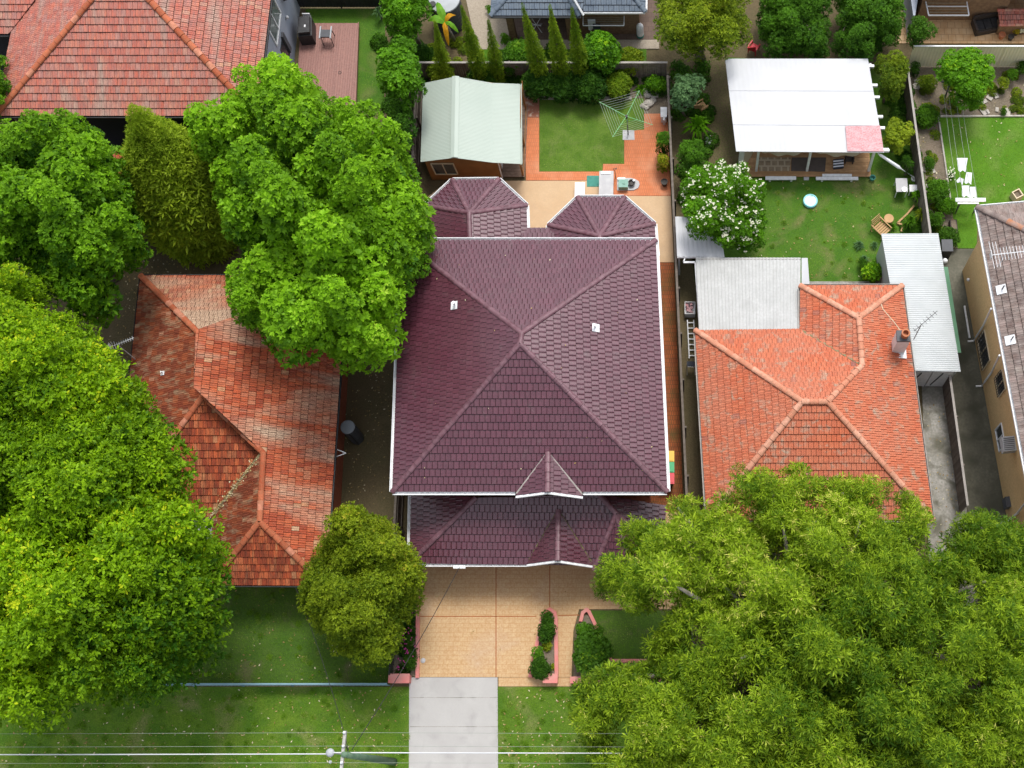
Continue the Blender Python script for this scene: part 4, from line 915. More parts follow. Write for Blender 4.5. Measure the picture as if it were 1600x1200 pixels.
c = P(1402, 541, 3.6); c2 = P(1404, 508, 5.0); ch = MB(); ch.box((c.x + .05, c.y, 0), (.6, .52, 1.6), z0=3.3); chm = rh.part('chimney', ch, M['white']); sk = MB(); q3 = plane(o['S1'], o['NE'], o['b']); cc3 = hit(1403, 546, *q3); sk.bar(cc3 - Vector((.3, 0, 0)) + q3[1] * .09, cc3 + Vector((.35, 0, -.12)) + q3[1] * .09, .9, .03, up=q3[1]); rh.part('flashing', sk, M['white'])
mb = MB(); mb.box((c.x + .05, c.y, 0), (.62, .54, .12), z0=4.9); rh.part('chimney_cap', mb, M['tank'], chm)
mb = MB(); mb.lathe((c.x + .1, c.y, 5.0), [(.17, 0), (.17, .35), (.2, .36), (.2, .42), (.13, .43), (.13, .2)], 14); rh.part('chimney_pot', mb, M['terrapot'], chm)
t = yagi('tv_antenna', 'dark tv antenna strapped to the white chimney', (c.x + .75, c.y + .25, 5.75), (.75, .66, 0), 1.5, 1.9, M['dark'], 7, .42, False)
mb = MB(); mb.tube([(c.x + .5, c.y + .05, 4.0), (c.x - .2, c.y + 1.0, 4.2), (c.x - .7, c.y + 1.6, 4.3), (c.x - .75, c.y + 1.9, 4.2)], .018, 5); rh.part('antenna_lead', mb, M['cream'])
fb = Thing('lean_to', 'streaky grey sheet roofed lean-to north of the orange tiled roof', 'lean-to', P(1170, 460, 0))
f0 = [P(1087, 402.5, 2.55), P(1251, 402.5, 2.55), P(1250, 517, 3.0), P(1092, 517, 3.0)]
sheet(fb, 'roof_sheet', *f0, M['fibro'], .17, .01)
f1 = [P(1252.5, 403, 2.55), P(1262, 403, 2.3), P(1265, 446, 2.3), P(1252.5, 446, 2.68)]; mb = MB(); mb.slab(f1, .03); fb.part('roof_edge', mb, M['whiteroof'])
gutter(fb, [f0[0], f0[1]], M['fencecap'], wd=.09)
mb = MB(); mb.prism(inset([f0[0], f0[1], P(1250, 513, 2.9), P(1090, 513, 2.9)], .25), 0, 2.45); fb.part('wall', mb, M['bluewall'])
ca = Thing('carport', 'flat white roofed carport west of the flowering tree', 'carport', P(1095, 380, 0)); f2 = [P(1055, 339, 2.5), P(1122, 339, 2.5), P(1131, 401, 2.45), P(1058, 401, 2.45)]
sheet(ca, 'roof_sheet', *f2, M['whiteroof'], .2, .008)
mb = MB(); mb.bar(f2[0] - Vector((0, 0, .1)), f2[1] - Vector((0, 0, .1)), .06, .14); mb.bar(f2[3] - Vector((0, 0, .1)), f2[2] - Vector((0, 0, .1)), .06, .14); mb.bar(f2[1] - Vector((0, 0, .1)), f2[2] - Vector((0, 0, .1)), .06, .14); ca.part('beam', mb, M['white'])
for q in (f2[0], f2[1], f2[2], f2[3]): mb = MB(); mb.box((q.x + (.1 if q in (f2[0], f2[3]) else -.1), q.y + (-.1 if q in f2[:2] else .1), 0), (.09, .09, 2.35), z0=0); ca.part('post', mb, M['white'])
mb = MB(); mb.bar(P(1068, 410, 2.4), P(1086, 410, 2.4), .09, .09); mb.bar(P(1086, 410, 2.4), P(1092, 500, 2.4), .06, .09); mb.bar(P(1068, 410, 2.4), P(1070, 404, 2.4), .06, .09); ca.part('side_frame', mb, M['white'])
# things in the narrow yard
t = Thing('ladder', 'white ladder lying on the ground left of the grey lean-to', 'ladder', P(1080, 525, 0)); a, b = P(1074, 500, .12), P(1077, 560, .12)
for dx in (0, .32): mb = MB(); mb.bar(a + Vector((dx, 0, 0)), b + Vector((dx, 0, 0)), .05, .07); t.part('rail', mb, M['white'])
for k in range(7): p = a.lerp(b, (k + .5) / 7); mb = MB(); mb.bar(p, p + Vector((.32, 0, 0)), .05, .04); t.part('rung', mb, M['white'])
t = Thing('plastic_crate', 'white crate full of red and white oddments near the ladder', 'crate', P(1078, 482, 0)); c = P(1078, 482, .4)
mb = MB()
for dx, dy, sx, sy in ((0, .32, .5, .03), (0, -.32, .5, .03), (.25, 0, .03, .66), (-.25, 0, .03, .66)): mb.box((c.x + dx, c.y + dy, .25), (sx, sy, .5))
mb.box((c.x, c.y, .03), (.48, .62, .05)); t.part('shell', mb, M['white']); mb = MB()
for _ in range(14): mb.box((c.x + random.uniform(-.17, .17), c.y + random.uniform(-.24, .24), random.uniform(.3, .45)), (.14, .1, .08), random.uniform(0, 3), r=random.random())
t.part('contents', mb, M['redpatch'])
t = Thing('folding_stand', 'blue black folding stand at the southern end of the ladder', 'stand', P(1080, 575, 0)); c = P(1080, 572, .5); mb = MB()
for a, b in (((-.2, -.3, -.5), (-.2, .1, .3)), ((.2, -.3, -.5), (.2, .1, .3)), ((-.2, .3, -.5), (-.2, -.1, .3)), ((.2, .3, -.5), (.2, -.1, .3)), ((-.2, 0, -.1), (.2, 0, -.1))): mb.bar(c + Vector(a), c + Vector(b), .03, .03)
t.part('legs', mb, M['white']); mb = MB(); mb.box(tuple(c + Vector((0, 0, .32))), (.42, .26, .05)); t.part('top', mb, M['darkcloth'])
# long metal garage
gz = 2.5; gr = Thing('garage', 'long narrow garage with a pale ribbed metal roof and white doors', 'garage', P(1450, 500, 0))
G = [P(1377, 365, gz + .1), P(1466, 364.5, gz), P(1501, 580, gz), P(1414, 578, gz + .1)]
for k in range(3):
    f0_, f1_ = k / 3, (k + 1) / 3 + .003; sheet(gr, 'roof_sheet', G[0].lerp(G[3], f0_) + Vector((0, 0, .004 * k)), G[0].lerp(G[3], f1_) + Vector((0, 0, .004 * k)), G[1].lerp(G[2], f1_) + Vector((0, 0, .004 * k)), G[1].lerp(G[2], f0_) + Vector((0, 0, .004 * k)), M['zinc'], .1, .008)
gi = inset(G, .1); mb = MB(); mb.prism(gi, 0, gz - .02); gr.part('wall', mb, M['zinc'])
S0, S1_ = Vector((*gi[3], 0)), Vector((*gi[2], 0)); dd = (S1_ - S0)
for k in range(2):
    a = S0 + dd * (.12 + k * .42); b = S0 + dd * (.12 + k * .42 + .4); mb = MB(); mb.bar(a + Vector((0, -.04, 1.15)), b + Vector((0, -.04, 1.15)), .05, 2.2); d_ = gr.part('door', mb, M['white'])
    m2 = MB(); m2.bar(a.lerp(b, .2) + Vector((0, -.08, .3)), a.lerp(b, .5) + Vector((0, -.08, 2.1)), .03, .06); gr.part('brace', m2, M['dark'], d_)
t = Thing('awning', 'narrow green awning along the east side of the metal garage', 'awning', P(1490, 480, 0)); mb = MB(); mb.slab([P(1474, 417, 2.3), P(1481, 417, 2.1), P(1502, 551, 2.1), P(1494, 551, 2.3)], .03); t.part('canopy', mb, M['awning'])
for u, v in ((1480, 420), (1501, 548)): mb = MB(); p = P(u, v, 2.08); mb.box((p.x, p.y, 0), (.05, .05, 2.05), z0=0); t.part('post', mb, M['dark'])

# ------------------------------------------------------------------ brown tiled yellow house
zy = 6.3; y0, y1 = P(1527, 324.5, zy), P(1616, 800, zy); yd = (y1 - y0).normalized(); ye = Vector((-yd.y, yd.x, 0)); ye = ye if ye.x > 0 else -ye
y1 = y0 + yd * 24; y2 = y1 + ye * 9; y3 = y0 + ye * 9; pr_ = 2.2
ra = y0 + yd * 4.5 + ye * 4.5 + Vector((0, 0, pr_)); rb = y1 - yd * 4.5 + ye * 4.5 + Vector((0, 0, pr_))
yh = Thing('rendered_house', 'tan brick house with a grey brown tiled roof at the right edge', 'house', ((y0.x + y2.x) / 2, (y0.y + y2.y) / 2, 0))
R4 = Roof(yh, M['brownt'], M['brownt'], .3, .34, 'pan', focus=P(1580, 500, 5), jit=.006)
R4.face([y0, y1, rb, ra], 0, 1, 3); R4.face([y3, y0, ra]); R4.face([y1, y2, rb]); R4.face([y2, y3, ra, rb], 0, 1, 2)
for a, b in ((y0, ra), (y3, ra), (y1, rb), (y2, rb), (ra, rb)): R4.cap(a, b, .3, .07)
R4.build(); gutter(yh, [y0, y1, y2, y3], M['white'], True, .12)
wi = inset([y0, y1, y2, y3], .55); mb = MB(); mb.prism(wi, 0, zy - .05); yh.part('wall', mb, M['tanbrick'])
wn = -ye; w0 = Vector((*wi[0], 0))
def yw(u, v, off=0.): return hit(u, v, w0 + wn * off, wn)
def quad_on(u0, v0, u1, v1, zlo, zhi):
    a = yw(u0, v0); b = yw(u1, v1); zm_ = (a.z + b.z) / 2; zhi = zm_ + zhi - zlo; zlo = zm_; return [Vector((a.x, a.y, zlo)), Vector((b.x, b.y, zlo)), Vector((b.x, b.y, zhi)), Vector((a.x, a.y, zhi))]
for (u0, v0, u1, v1, zl_, zh_, gr_) in ((1528, 533, 1537, 578, 1.1, 2.6, True), (1556, 592, 1562, 620, 1.5, 2.8, True), (1556, 672, 1562, 706, 1.6, 2.8, False)):
    window(yh, quad_on(u0, v0, u1, v1, zl_, zh_), M['cream'] if gr_ else M['white'], M['glass'], wn, 1, .06, grille=gr_)
def wallbox(name, u, v, sz, m, dz=0, grille=False):
    c = yw(u, v, sz[0] / 2); ang = math.atan2(wn.y, wn.x); mb = MB(); mb.box((c.x, c.y, c.z + dz), sz, ang); o_ = yh.part(name, mb, m)
    return o_, c
ac, c = wallbox('air_conditioner', 1575, 695, (.6, .7, .45), M['slabgrey']); mb = MB()
for k in range(7): mb.box((c.x, c.y - .28 + k * .09, c.z + .235), (.5, .03, .02), math.atan2(wn.y, wn.x))
yh.part('vent_slat', mb, M['tank'], ac)
wallbox('meter_box', 1573, 786, (.22, .5, .6), M['tank'])
for uu, vv, u2, v2 in ((1549, 482, 1519, 533), (1562, 555, 1533, 604), (1603, 785, 1572, 815)):
    a = P(uu, vv, zy - .15); b = yw((uu + u2) / 2 + 2, (vv + v2) / 2 + 2, .07); cfoot = Vector((b.x, b.y, .05)); mb = MB(); mb.tube([a, a + Vector((0, 0, -.1)), b, Vector((b.x, b.y, max(.3, b.z - 1.5))), cfoot, cfoot + wn * .3], .05, 8); yh.part('downpipe', mb, M['white'])
mb = MB(); c = yw(1513, 437, .06); mb.ball(c, .09, .09, .09); yh.part('outdoor_lamp', mb, M['white'])
for k, (u, v) in enumerate(((1565, 453), (1579, 532))):
    q = plane(y0, y1, ra); c = hit(u, v, *q); n = q[1]; ax = yd - n * yd.dot(n); ax.normalize(); mb = MB(); mb.bar(c - ax * .22 + n * .08, c + ax * .22 + n * .08, .46, .02, up=n); f = yh.part('flashing', mb, M['white']); m2 = MB(); m2.tube([c, c + Vector((0, 0, .5))], .03, 8); yh.part('vent_pipe', m2, M['tank'], f)
yagi('tv_antenna', 'large white tv antenna over the grey brown tiled roof', P(1572, 396, 8.6), (1, .12, 0), 2.3, 1.4, M['cable'], 16, 1.0)
# alley pipe and gate parts
mb = MB(); mb.tube([P(1507, 478, .15), P(1515, 528, .15)], .05, 8); single('drain_pipe', mb, M['white'], 'white drain pipe lying along the foot of the tan wall', 'pipe')
t = Thing('wheelie_bin', 'dark grey bin near the north end of the alley by the garage', 'bin', P(1476, 392, 0)); c = P(1477, 390, .5); mb = MB(); mb.box((c.x, c.y, 0), (.5, .6, .95), z0=0); t.part('bin_body', mb, M['dark']); mb = MB(); mb.box((c.x, c.y, 0), (.56, .66, .07), .0, z0=.96); t.part('lid', mb, M['tank'])
t = Thing('garden_light', 'round white lamp globe on a short post east of the garage', 'lamp', P(1475, 411, 0)); c = P(1476, 409, 1); mb = MB(); mb.cyl((c.x, c.y, 0), .03, 1.0, 8); t.part('post', mb, M['white']); mb = MB(); mb.ball((c.x, c.y, 1.1), .14, .14, .14, 12, 8); t.part('globe', mb, M['white'], smooth=True)

# ------------------------------------------------------------------ top left house
zt_ = 5.7; q = dict(SW=P(-6, 181, zt_), SE=P(401, 181, zt_), NEe=P(436, -150, zt_), NWe=P(20, -150, zt_), pk=P(160, -63, 8.9)); q['pk2'] = P(225, -63, 8.9); q['pk'] = P(140, -40, 8.6)
SW_, SE_ = q['SW'], q['SE']; Wd = SE_.x - SW_.x; sl = math.tan(R(25)); 
NW_ = Vector((SW_.x, SW_.y + 17, zt_)); NE_ = Vector((SE_.x, SE_.y + 17, zt_)); hp = Wd / 2
pA = Vector(((SW_.x + SE_.x) / 2, SW_.y + hp, zt_ + hp * sl)); pB = Vector(((SW_.x + SE_.x) / 2, NW_.y - hp * .5, zt_ + hp * sl))
th_ = Thing('rendered_house', 'two storey grey rendered house with a faded pink terracotta roof', 'house', ((SW_.x + SE_.x) / 2, SW_.y + 8, 0))
R5 = Roof(th_, M['pinkt'], M['terracap'], .23, .36, 'pan', focus=P(190, 90, 6.5), jit=.008)
R5.face([SW_, SE_, pA]); R5.face([SE_, NE_, pB, pA], 0, 1, 3); R5.face([NW_, SW_, pA, pB], 0, 1, 2); R5.face([NE_, NW_, pB])
wg = [P(-160, 53, zt_), P(14, 53, zt_)]; wz = 2.6
R5.face([wg[0], wg[1], Vector((wg[1].x + 3.2, wg[1].y + 3.4, zt_ + 1.6)), Vector((wg[0].x, wg[0].y + 3.4, zt_ + 1.6))])
for a, b in ((SW_, pA), (SE_, pA), (pA, pB), (NE_, pB)): R5.cap(a, b, .3, .07)
R5.build(); gutter(th_, [wg[0], wg[1]], M['dark']); gutter(th_, [SW_, SE_, NE_], M['dark'], wd=.1); gutter(th_, [SW_, Vector((SW_.x, wg[1].y, zt_))], M['dark'])
wi2 = inset([SW_, SE_, NE_, NW_], .45); mb = MB(); xE2 = wi2[1][0]; yS2 = wi2[1][1]
mb.prism(wi2, 0, zt_ - .05); th_.part('wall', mb, M['bluewall'])
mb = MB(); mb.box(((wi2[0][0] + wi2[1][0]) / 2, yS2 - .03, 2.83), (wi2[1][0] - wi2[0][0] + .02, .04, 5.6)); th_.part('cladding', mb, M['navy'])
mb = MB(); mb.prism([(wg[0].x, wg[0].y + .4), (SW_.x + .4, wg[0].y + .4), (SW_.x + .4, wg[0].y + 9), (wg[0].x, wg[0].y + 9)], 0, zt_ - .06); th_.part('wing_wall', mb, M['navy'])
def ew(u, v): return hit(u, v, (xE2, 0, 0), Vector((1, 0, 0)))
a = ew(416, 37); b = ew(421, -10); za1 = a.z; 
window(th_, [(xE2, ew(426, 60).y, 2.9), (xE2, ew(426, 60).y + 2.0, 2.9), (xE2, ew(426, 60).y + 2.0, 4.9), (xE2, ew(426, 60).y, 4.9)], M['white'], M['shadeglass'], (1, 0, 0), 1, .1)
c = ew(446, 60); mb = MB(); mb.box((xE2 + .06, c.y - .25, c.z + .0), (.14, .3, 1.5)); th_.part('downpipe_box', mb, M['tank']); mb = MB(); mb.box((xE2 + .02, c.y - .75, c.z - .1), (.05, .7, 1.4)); th_.part('small_window', mb, M['glass'])
c = ew(447, 10); mb = MB(); mb.slab([(xE2, c.y - .1, 3.4), (xE2, c.y + 1.4, 3.4), (xE2 + .7, c.y + 1.4, 3.1), (xE2 + .7, c.y - .1, 3.1)], .06); hd = th_.part('door_hood', mb, M['pinkt']); mb = MB(); mb.bar((xE2 + .03, c.y, 2.7), (xE2 + .65, c.y, 3.05), .06, .06); th_.part('bracket', mb, M['dark'], hd)
c = ew(446, 27); mb = MB(); mb.ball((xE2 + .1, c.y, c.z), .08, .08, .12); th_.part('outdoor_lamp', mb, M['white'])
# lower wing under the trees
lw = Thing('outbuilding', 'low terracotta roofed building with dark walls between the left trees', 'outbuilding', P(250, 340, 0)); R6 = Roof(lw, M['terra'], M['terracap'], .23, .34, 'pan', focus=P(205, 300, 3), n_obj=120)
e = [P(120, 336, 2.9), P(352, 336, 2.9), P(352, 230, 4.3), P(120, 230, 4.3)]; R6.face(e); R6.build(); gutter(lw, e[:2], M['dark'])
mb = MB(); mb.prism(inset(e, .4), 0, 2.85); lw.part('wall', mb, M['navy'])
mb = MB(); mb.bar(P(216, 368, 1.2), P(342, 368, 1.2), .05, .05); lw.part('rail', mb, M['tank'])

# deck with barbecue
dk = Thing('timber_deck', 'red brown timber deck beside the grey rendered house', 'deck', P(515, 90, 0)); dz = .35
dp = [P(u, v, dz)[:2] for u, v in ((470, 36), (560.5, 36), (556, 165), (462, 165))]
deck_boards(dk, dp, dz, M['reddeck'], .13, 'y', th=.28)
mb = MB(); mb.bar(P(560.5, 36, dz - .06), P(556, 165, dz - .06), .04, .2); dk.part('deck_edge', mb, M['reddeck'])
t = Thing('barbecue', 'covered black barbecue on the red brown deck', 'barbecue', P(487, 62, dz)); c = P(483, 56, dz); 
mb = MB(); mb.box((c.x, c.y, 0), (.75, 1.15, .85), .1, z0=dz); mb.box((c.x, c.y, 0), (.62, 1.0, .22), .1, z0=dz + .86); t.part('cover', mb, M['dark'])
mb = MB(); mb.box((c.x + .08, c.y - .1, dz + 1.09), (.08, .14, .02)); t.part('badge', mb, M['white'])
t = Thing('outdoor_table', 'small dark grill table with pale rails east of the covered barbecue', 'table', P(512, 60, dz)); c = P(509, 53, dz + .7)
mb = MB(); mb.box((c.x, c.y, dz + .72), (.5, .45, .1)); t.part('top', mb, M['tank'])
for dx in (-.28, .3): mb = MB(); mb.bar((c.x + dx, c.y - .35, dz + .8), (c.x + dx, c.y + .4, dz + .8), .06, .08); t.part('rail', mb, M['tanklid'])
for dx in (-.25, .28):
    for dy in (-.3, .35): mb = MB(); mb.bar((c.x + dx, c.y + dy, dz), (c.x + dx, c.y + dy * .7, dz + .76), .035, .035); t.part('leg', mb, M['dark'])
t = Thing('garden_chair', 'white moulded chair between the rendered wall and the barbecue', 'chair', P(483, 37, dz)); c = P(481, 34, dz + .4)
mb = MB(); mb.box((c.x, c.y, dz + .42), (.45, .42, .04)); t.part('seat', mb, M['white']); mb = MB(); mb.bar((c.x - .2, c.y + .2, dz + .65), (c.x + .2, c.y + .2, dz + .65), .04, .45); t.part('backrest', mb, M['white'])
for dx in (-.2, .2):
    for dy in (-.18, .18): mb = MB(); mb.box((c.x + dx, c.y + dy, 0), (.04, .04, .42), z0=dz); t.part('leg', mb, M['white'])
mb = MB(); cc = P(531, 113, dz + .04)
for k in range(10): an = k * .628; an2 = an + .628; mb.bar(cc + Vector((math.cos(an) * .08, math.sin(an) * .08, 0)), cc + Vector((math.cos(an2) * .08, math.sin(an2) * .08, 0)), .015, .015)
single('rope_ring', mb, M['dark'], 'small dark ring lying on the red brown deck', 'ring')
t = Thing('rain_tank', 'tall grey rain tank beside the mottled terracotta house', 'water tank', P(560, 688, 0)); c = P(543, 667, 1.95)
mb = MB(); mb.lathe((c.x, c.y, 0), [(.33, 0), (.33, .6), (.34, .62), (.33, .64), (.33, 1.2), (.34, 1.22), (.33, 1.24), (.33, 1.9)], 24); t.part('tank_body', mb, M['tank'], smooth=False); mb = MB(); mb.lathe((c.x, c.y, 1.9), [(.345, 0), (.345, .04), (.3, .07), (.05, .09)], 24); t.part('lid', mb, M['tanklid2'])
mb = MB(); mb.tube([(c.x + .1, c.y - .36, 1.8), (c.x + .12, c.y - .38, .1)], .03, 6); t.part('overflow_pipe', mb, M['dark'])
t = Thing('water_tank', 'big round pale lidded water tank beside the banana plant', 'water tank', P(705, 60, 0)); c = P(693, -2, 2.1)
mb = MB(); pr2 = [(.86, 0)]
for k in range(7): pr2 += [(.86, .1 + k * .28), (.83, .2 + k * .28), (.86, .3 + k * .28)]
mb.lathe((c.x, c.y, 0), pr2 + [(.86, 2.05)], 28); t.part('tank_body', mb, M['tank']); mb = MB(); mb.lathe((c.x, c.y, 2.05), [(.88, 0), (.86, .06), (.5, .16), (.06, .2)], 28); ld = t.part('lid', mb, M['tanklid'])
h = P(676, 6, 2.22); mb = MB(); mb.cyl((h.x, h.y, 2.14), .17, .09, 16); t.part('hatch', mb, M['dark'], ld)

# ------------------------------------------------------------------ slate blue house north
zb2 = 2.75; bh = Thing('tiled_house', 'low brown brick house with a slate blue tiled roof beyond the pencil pines', 'house', P(890, 0, 0)); R7 = Roof(bh, M['bluet'], M['bluet'], .27, .34, 'pan', focus=P(880, 10, 3), n_obj=200)
b0, b1, b2_, b3 = P(767, 24.5, zb2), P(908, 24.5, zb2), P(911, 18, zb2), P(1008, 18, zb2)
D1 = 4.5
rA = Vector((b0.x + D1, b0.y + D1, zb2 + 1.9)); rB = Vector((b1.x + 1, b0.y + D1, zb2 + 1.9)); R7.face([b0, b1, rB, rA]); R7.face([Vector((b0.x, b0.y + 8, zb2)), b0, rA])
rC = Vector((b3.x - 3.6, b3.y + 4, zb2 + 1.8)); rD = Vector((b2_.x - .8, b3.y + 4, zb2 + 1.8)); R7.face([b2_, b3, rC, rD]); R7.face([b3, Vector((b3.x, b3.y + 8, zb2)), rC])
R7.cap(b0, rA); R7.cap(b3, rC); R7.cap(b1 + Vector((-.15, 0, .05)), P(885, -8, zb2 + .9), .22); R7.build()
gutter(bh, [b0, b1], M['tank'], wd=.1); gutter(bh, [b2_, b3, Vector((b3.x, b3.y + 6, zb2))], M['white'], wd=.1); mb = MB(); mb.bar(b1 + Vector((.12, 0, .05)), P(893, -8, zb2 + .9), .1, .12); bh.part('barge_board', mb, M['white'])
mb = MB(); wy = b2_.y + .45; x0, x1 = P(895, 58, 0).x, P(1000, 58, 0).x; mb.prism([(x0, wy), (x1, wy), (x1, wy + 8), (x0, wy + 8)], 0, zb2 - .05); bh.part('wall', mb, M['brownbrick'])
mb = MB(); mb.prism([(b0.x + .6, b0.y + 3), (x0, b0.y + 3), (x0, b0.y + 8), (b0.x + .6, b0.y + 8)], 0, zb2 - .05); bh.part('patio_wall', mb, M['brownbrick'])
for u in (803, 893): mb = MB(); p = P(u, 60, 0); mb.box((p.x, b0.y + .45, 0), (.35, .35, zb2 - .1), z0=0); bh.part('pillar', mb, M['brownbrick'])
t = Thing('washing_frame', 'white wall mounted washing frame under the slate blue eave', 'clothes line', P(943, 50, 0)); a, b, c, d = P(911, 27, 1.7), P(911, 40, 1.7), P(975, 40, 1.7), P(975, 32, 1.7)
mb = MB(); mb.bar(Vector((a.x, wy, 1.7)), b, .04, .04); mb.bar(b, c, .045, .045); mb.bar(c, Vector((c.x, wy, 1.7)), .04, .04); t.part('frame', mb, M['white'])
mb = MB()
for k in range(4): f = (k + 1) / 5; mb.bar(Vector((a.x, wy - (wy - b.y) * f, 1.7)), Vector((c.x, wy - (wy - b.y) * f, 1.7)), .01, .01)
t.part('line', mb, M['wire'])
def cloth(name, a, b, drop, m, label, group=None, cat='laundry', shear=0., taper=0., th=.012):
    """cloth pegged between a and b, hanging in soft folds"""
    a = Vector(a); b = Vector(b); vs = []; nx, nz = 8, 6; n = (b - a).normalized(); s_ = Vector((-n.y, n.x, 0))
    for side in (-1, 1):
        for j in range(nz + 1):
            for i in range(nx + 1):
                f, g2 = i / nx, j / nz; f2 = .5 + (f - .5) * (1 + taper * g2); p = a.lerp(b, f2) - Vector((0, 0, drop * g2)) + s_ * (math.sin(f * 9 + j * .4) * .05 * g2 + shear * g2 + side * th / 2)
                vs.append(p)
    o_ = (nx + 1) * (nz + 1); fs = []
    for j in range(nz):
        for i in range(nx): q_ = j * (nx + 1) + i; fs += [(q_, q_ + 1, q_ + nx + 2, q_ + nx + 1), (o_ + q_ + nx + 1, o_ + q_ + nx + 2, o_ + q_ + 1, o_ + q_)]
    mb = MB(); mb.add(vs, fs); return single(name, mb, m, label, cat, group, smooth=True)
cloth('towel', P(918, 30, 1.72), P(930, 30, 1.72), .75, M['cloth'], 'white towel hung on the frame under the slate blue eave', shear=-.15)
cloth('shirt', P(926, 37, 1.72), P(938, 37, 1.72), .95, M['darkcloth'], 'dark shirt hung beside the white towel under the eave', shear=-.2)
t = Thing('gas_bottle', 'white gas bottle with a teal foot at the corner of the brown brick wall', 'gas bottle', P(1001, 52, 0)); c = P(1000, 48, .5); mb = MB(); mb.lathe((c.x, c.y, .12), [(.16, 0), (.19, .08), (.19, .8), (.12, .95), (.04, 1.0)], 16); t.part('cylinder_body', mb, M['white']); mb = MB(); mb.lathe((c.x, c.y, 0), [(.2, 0), (.2, .14)], 16); t.part('foot_ring', mb, M['teal'])
mb = MB(); c = P(837, 33, .7)
mb.cyl((c.x, c.y, .68), .4, .03, 16); 
t = Thing('folding_table', 'small white legged folding table on the covered patio', 'table', (c.x, c.y, 0)); 
for a_, b_ in (((-.3, -.3, 0), (.3, .3, .7)), ((.3, -.3, 0), (-.3, .3, .7)), ((-.3, .3, 0), (.3, -.3, .7)), ((.3, .3, 0), (-.3, -.3, .7))): m2 = MB(); m2.bar(Vector((c.x, c.y, 0)) + Vector(a_), Vector((c.x, c.y, 0)) + Vector(b_), .03, .03); t.part('leg', m2, M['white'])

# ------------------------------------------------------------------ white roofed pergola
pe = Thing('pergola', 'large white roofed garden pergola with curtains and a low timber deck', 'pergola', P(1260, 200, 0)); pz = 2.55
pa, pb, pc_, pd = P(1133, 92, pz + .15), P(1356, 92, pz + .15), P(1381, 237, pz), P(1150, 235, pz)
fr = [0, .22, .345, .60, .715, 1.0]
for k in range(5):
    f0_, f1_ = fr[k], fr[k + 1] + .01; u_ = Vector((0, 0, .012 * (k % 2) + .02 * (4 - k) * .3)); l0, l1 = pa.lerp(pd, f0_) + u_, pa.lerp(pd, f1_) + u_; r0, r1 = pb.lerp(pc_, f0_) + u_, pb.lerp(pc_, f1_) + u_
    sheet(pe, 'roof_panel', l1, r1, r0, l0, M['whiteroof'], .25, .0015)
ra_, rb_ = pd.lerp(pc_, .742), pa.lerp(pb, .80)
mb = MB(); z = Vector((0, 0, .045)); mb.slab([P(1321, 197, pz + .11), P(1375, 196, pz + .11), P(1381, 236.5, pz + .06), P(1324, 236, pz + .06)], .02); pe.part('red_panel', mb, M['redpatch'], label='weathered red and white panel at the corner of the pergola roof')
mb = MB()
for f in (.07, .28, .41, .62, .74, .97): a = pb.lerp(pc_, f) - Vector((0, 0, .1)); mb = MB(); mb.bar(a - Vector((2.0, 0, 0)), a + Vector((.28, 0, 0)), .13, .14); pe.part('rafter', mb, M['white'])
mb = MB(); mb.bar(pd - Vector((0, -.12, .12)), pc_ - Vector((-.3, -.12, .12)), .12, .14); pe.part('front_beam', mb, M['white']); mb = MB(); mb.bar(pa - Vector((0, .1, .12)), pb - Vector((0, .1, .12)), .1, .14); pe.part('rear_beam', mb, M['white'])
yF = pd.y + .12; posts = [P(u, 238, pz).x for u in (1160, 1186, 1268, 1368)]
for x, wd in zip(posts, (.26, .12, .12, .13)): mb = MB(); mb.box((x, yF, 0), (wd, .12, pz - .2), z0=0); pe.part('post', mb, M['white'])
for x in (posts[0], posts[3]): mb = MB(); mb.box((x, pa.y - .15, 0), (.12, .12, pz - .1), z0=0); pe.part('post', mb, M['white'])
dy0 = yF - .0; dkp = [(posts[0] + .1, yF - .35), (posts[3] + .1, yF - .35), (posts[3] + .1, pa.y - .3), (posts[0] + .1, pa.y - .3)]
deck_boards(pe, dkp, .16, M['tandeck'], .14, 'x')
for x0, x1, sag, lab in ((posts[1], posts[2], .62, 'a'), (posts[2] + .12, posts[3] - .1, .7, 'b')):
    vs = []; N_ = 16
    for side in (0, 1):
        for i in range(N_ + 1):
            f = i / N_; s_ = math.sin(math.pi * f) ** .7
            for j in range(5): g2 = j / 4; vs.append((x0 + (x1 - x0) * f, yF + .03 + side * .015 - .06 * math.sin(f * 20) * g2, pz - .2 - sag * s_ * g2))
    fs = []
    for i in range(N_):
        for j in range(4): q_ = i * 5 + j; fs.append((q_, q_ + 1, q_ + 6, q_ + 5)); o_ = (N_ + 1) * 5; fs.append((o_ + q_ + 5, o_ + q_ + 6, o_ + q_ + 1, o_ + q_))
    mb = MB(); mb.add(vs, fs); pe.part('curtain', mb, M['canvas'], smooth=True)
vs = [(posts[0] + .12, yF + .1, 2.3), (posts[1] + .1, yF + .6, 2.3), (posts[0] + .2, yF + .1, .25)]; mb = MB(); mb.add([*vs, *[(x + .02, y + .02, z) for x, y, z in vs]], [(0, 1, 2), (5, 4, 3), (0, 3, 4, 1), (1, 4, 5, 2), (2, 5, 3, 0)]); pe.part('side_curtain', mb, M['canvas'])
def flat(name, px, z, th, m, label, cat, zz=None):
    mb = MB(); mb.prism([P(u, v, z)[:2] for u, v in px], z - th, z); return single(name, mb, m, label, cat)
flat('rug', [(1184, 246), (1236, 246), (1234, 267), (1186, 267)], .19, .02, M['rug'], 'beige rug with a lattice pattern on the pergola deck', 'rug')
flat('rug', [(1237, 246), (1291, 246), (1289, 268), (1236, 267)], .19, .02, M['darkrug'], 'plain dark brown rug on the pergola deck', 'rug')
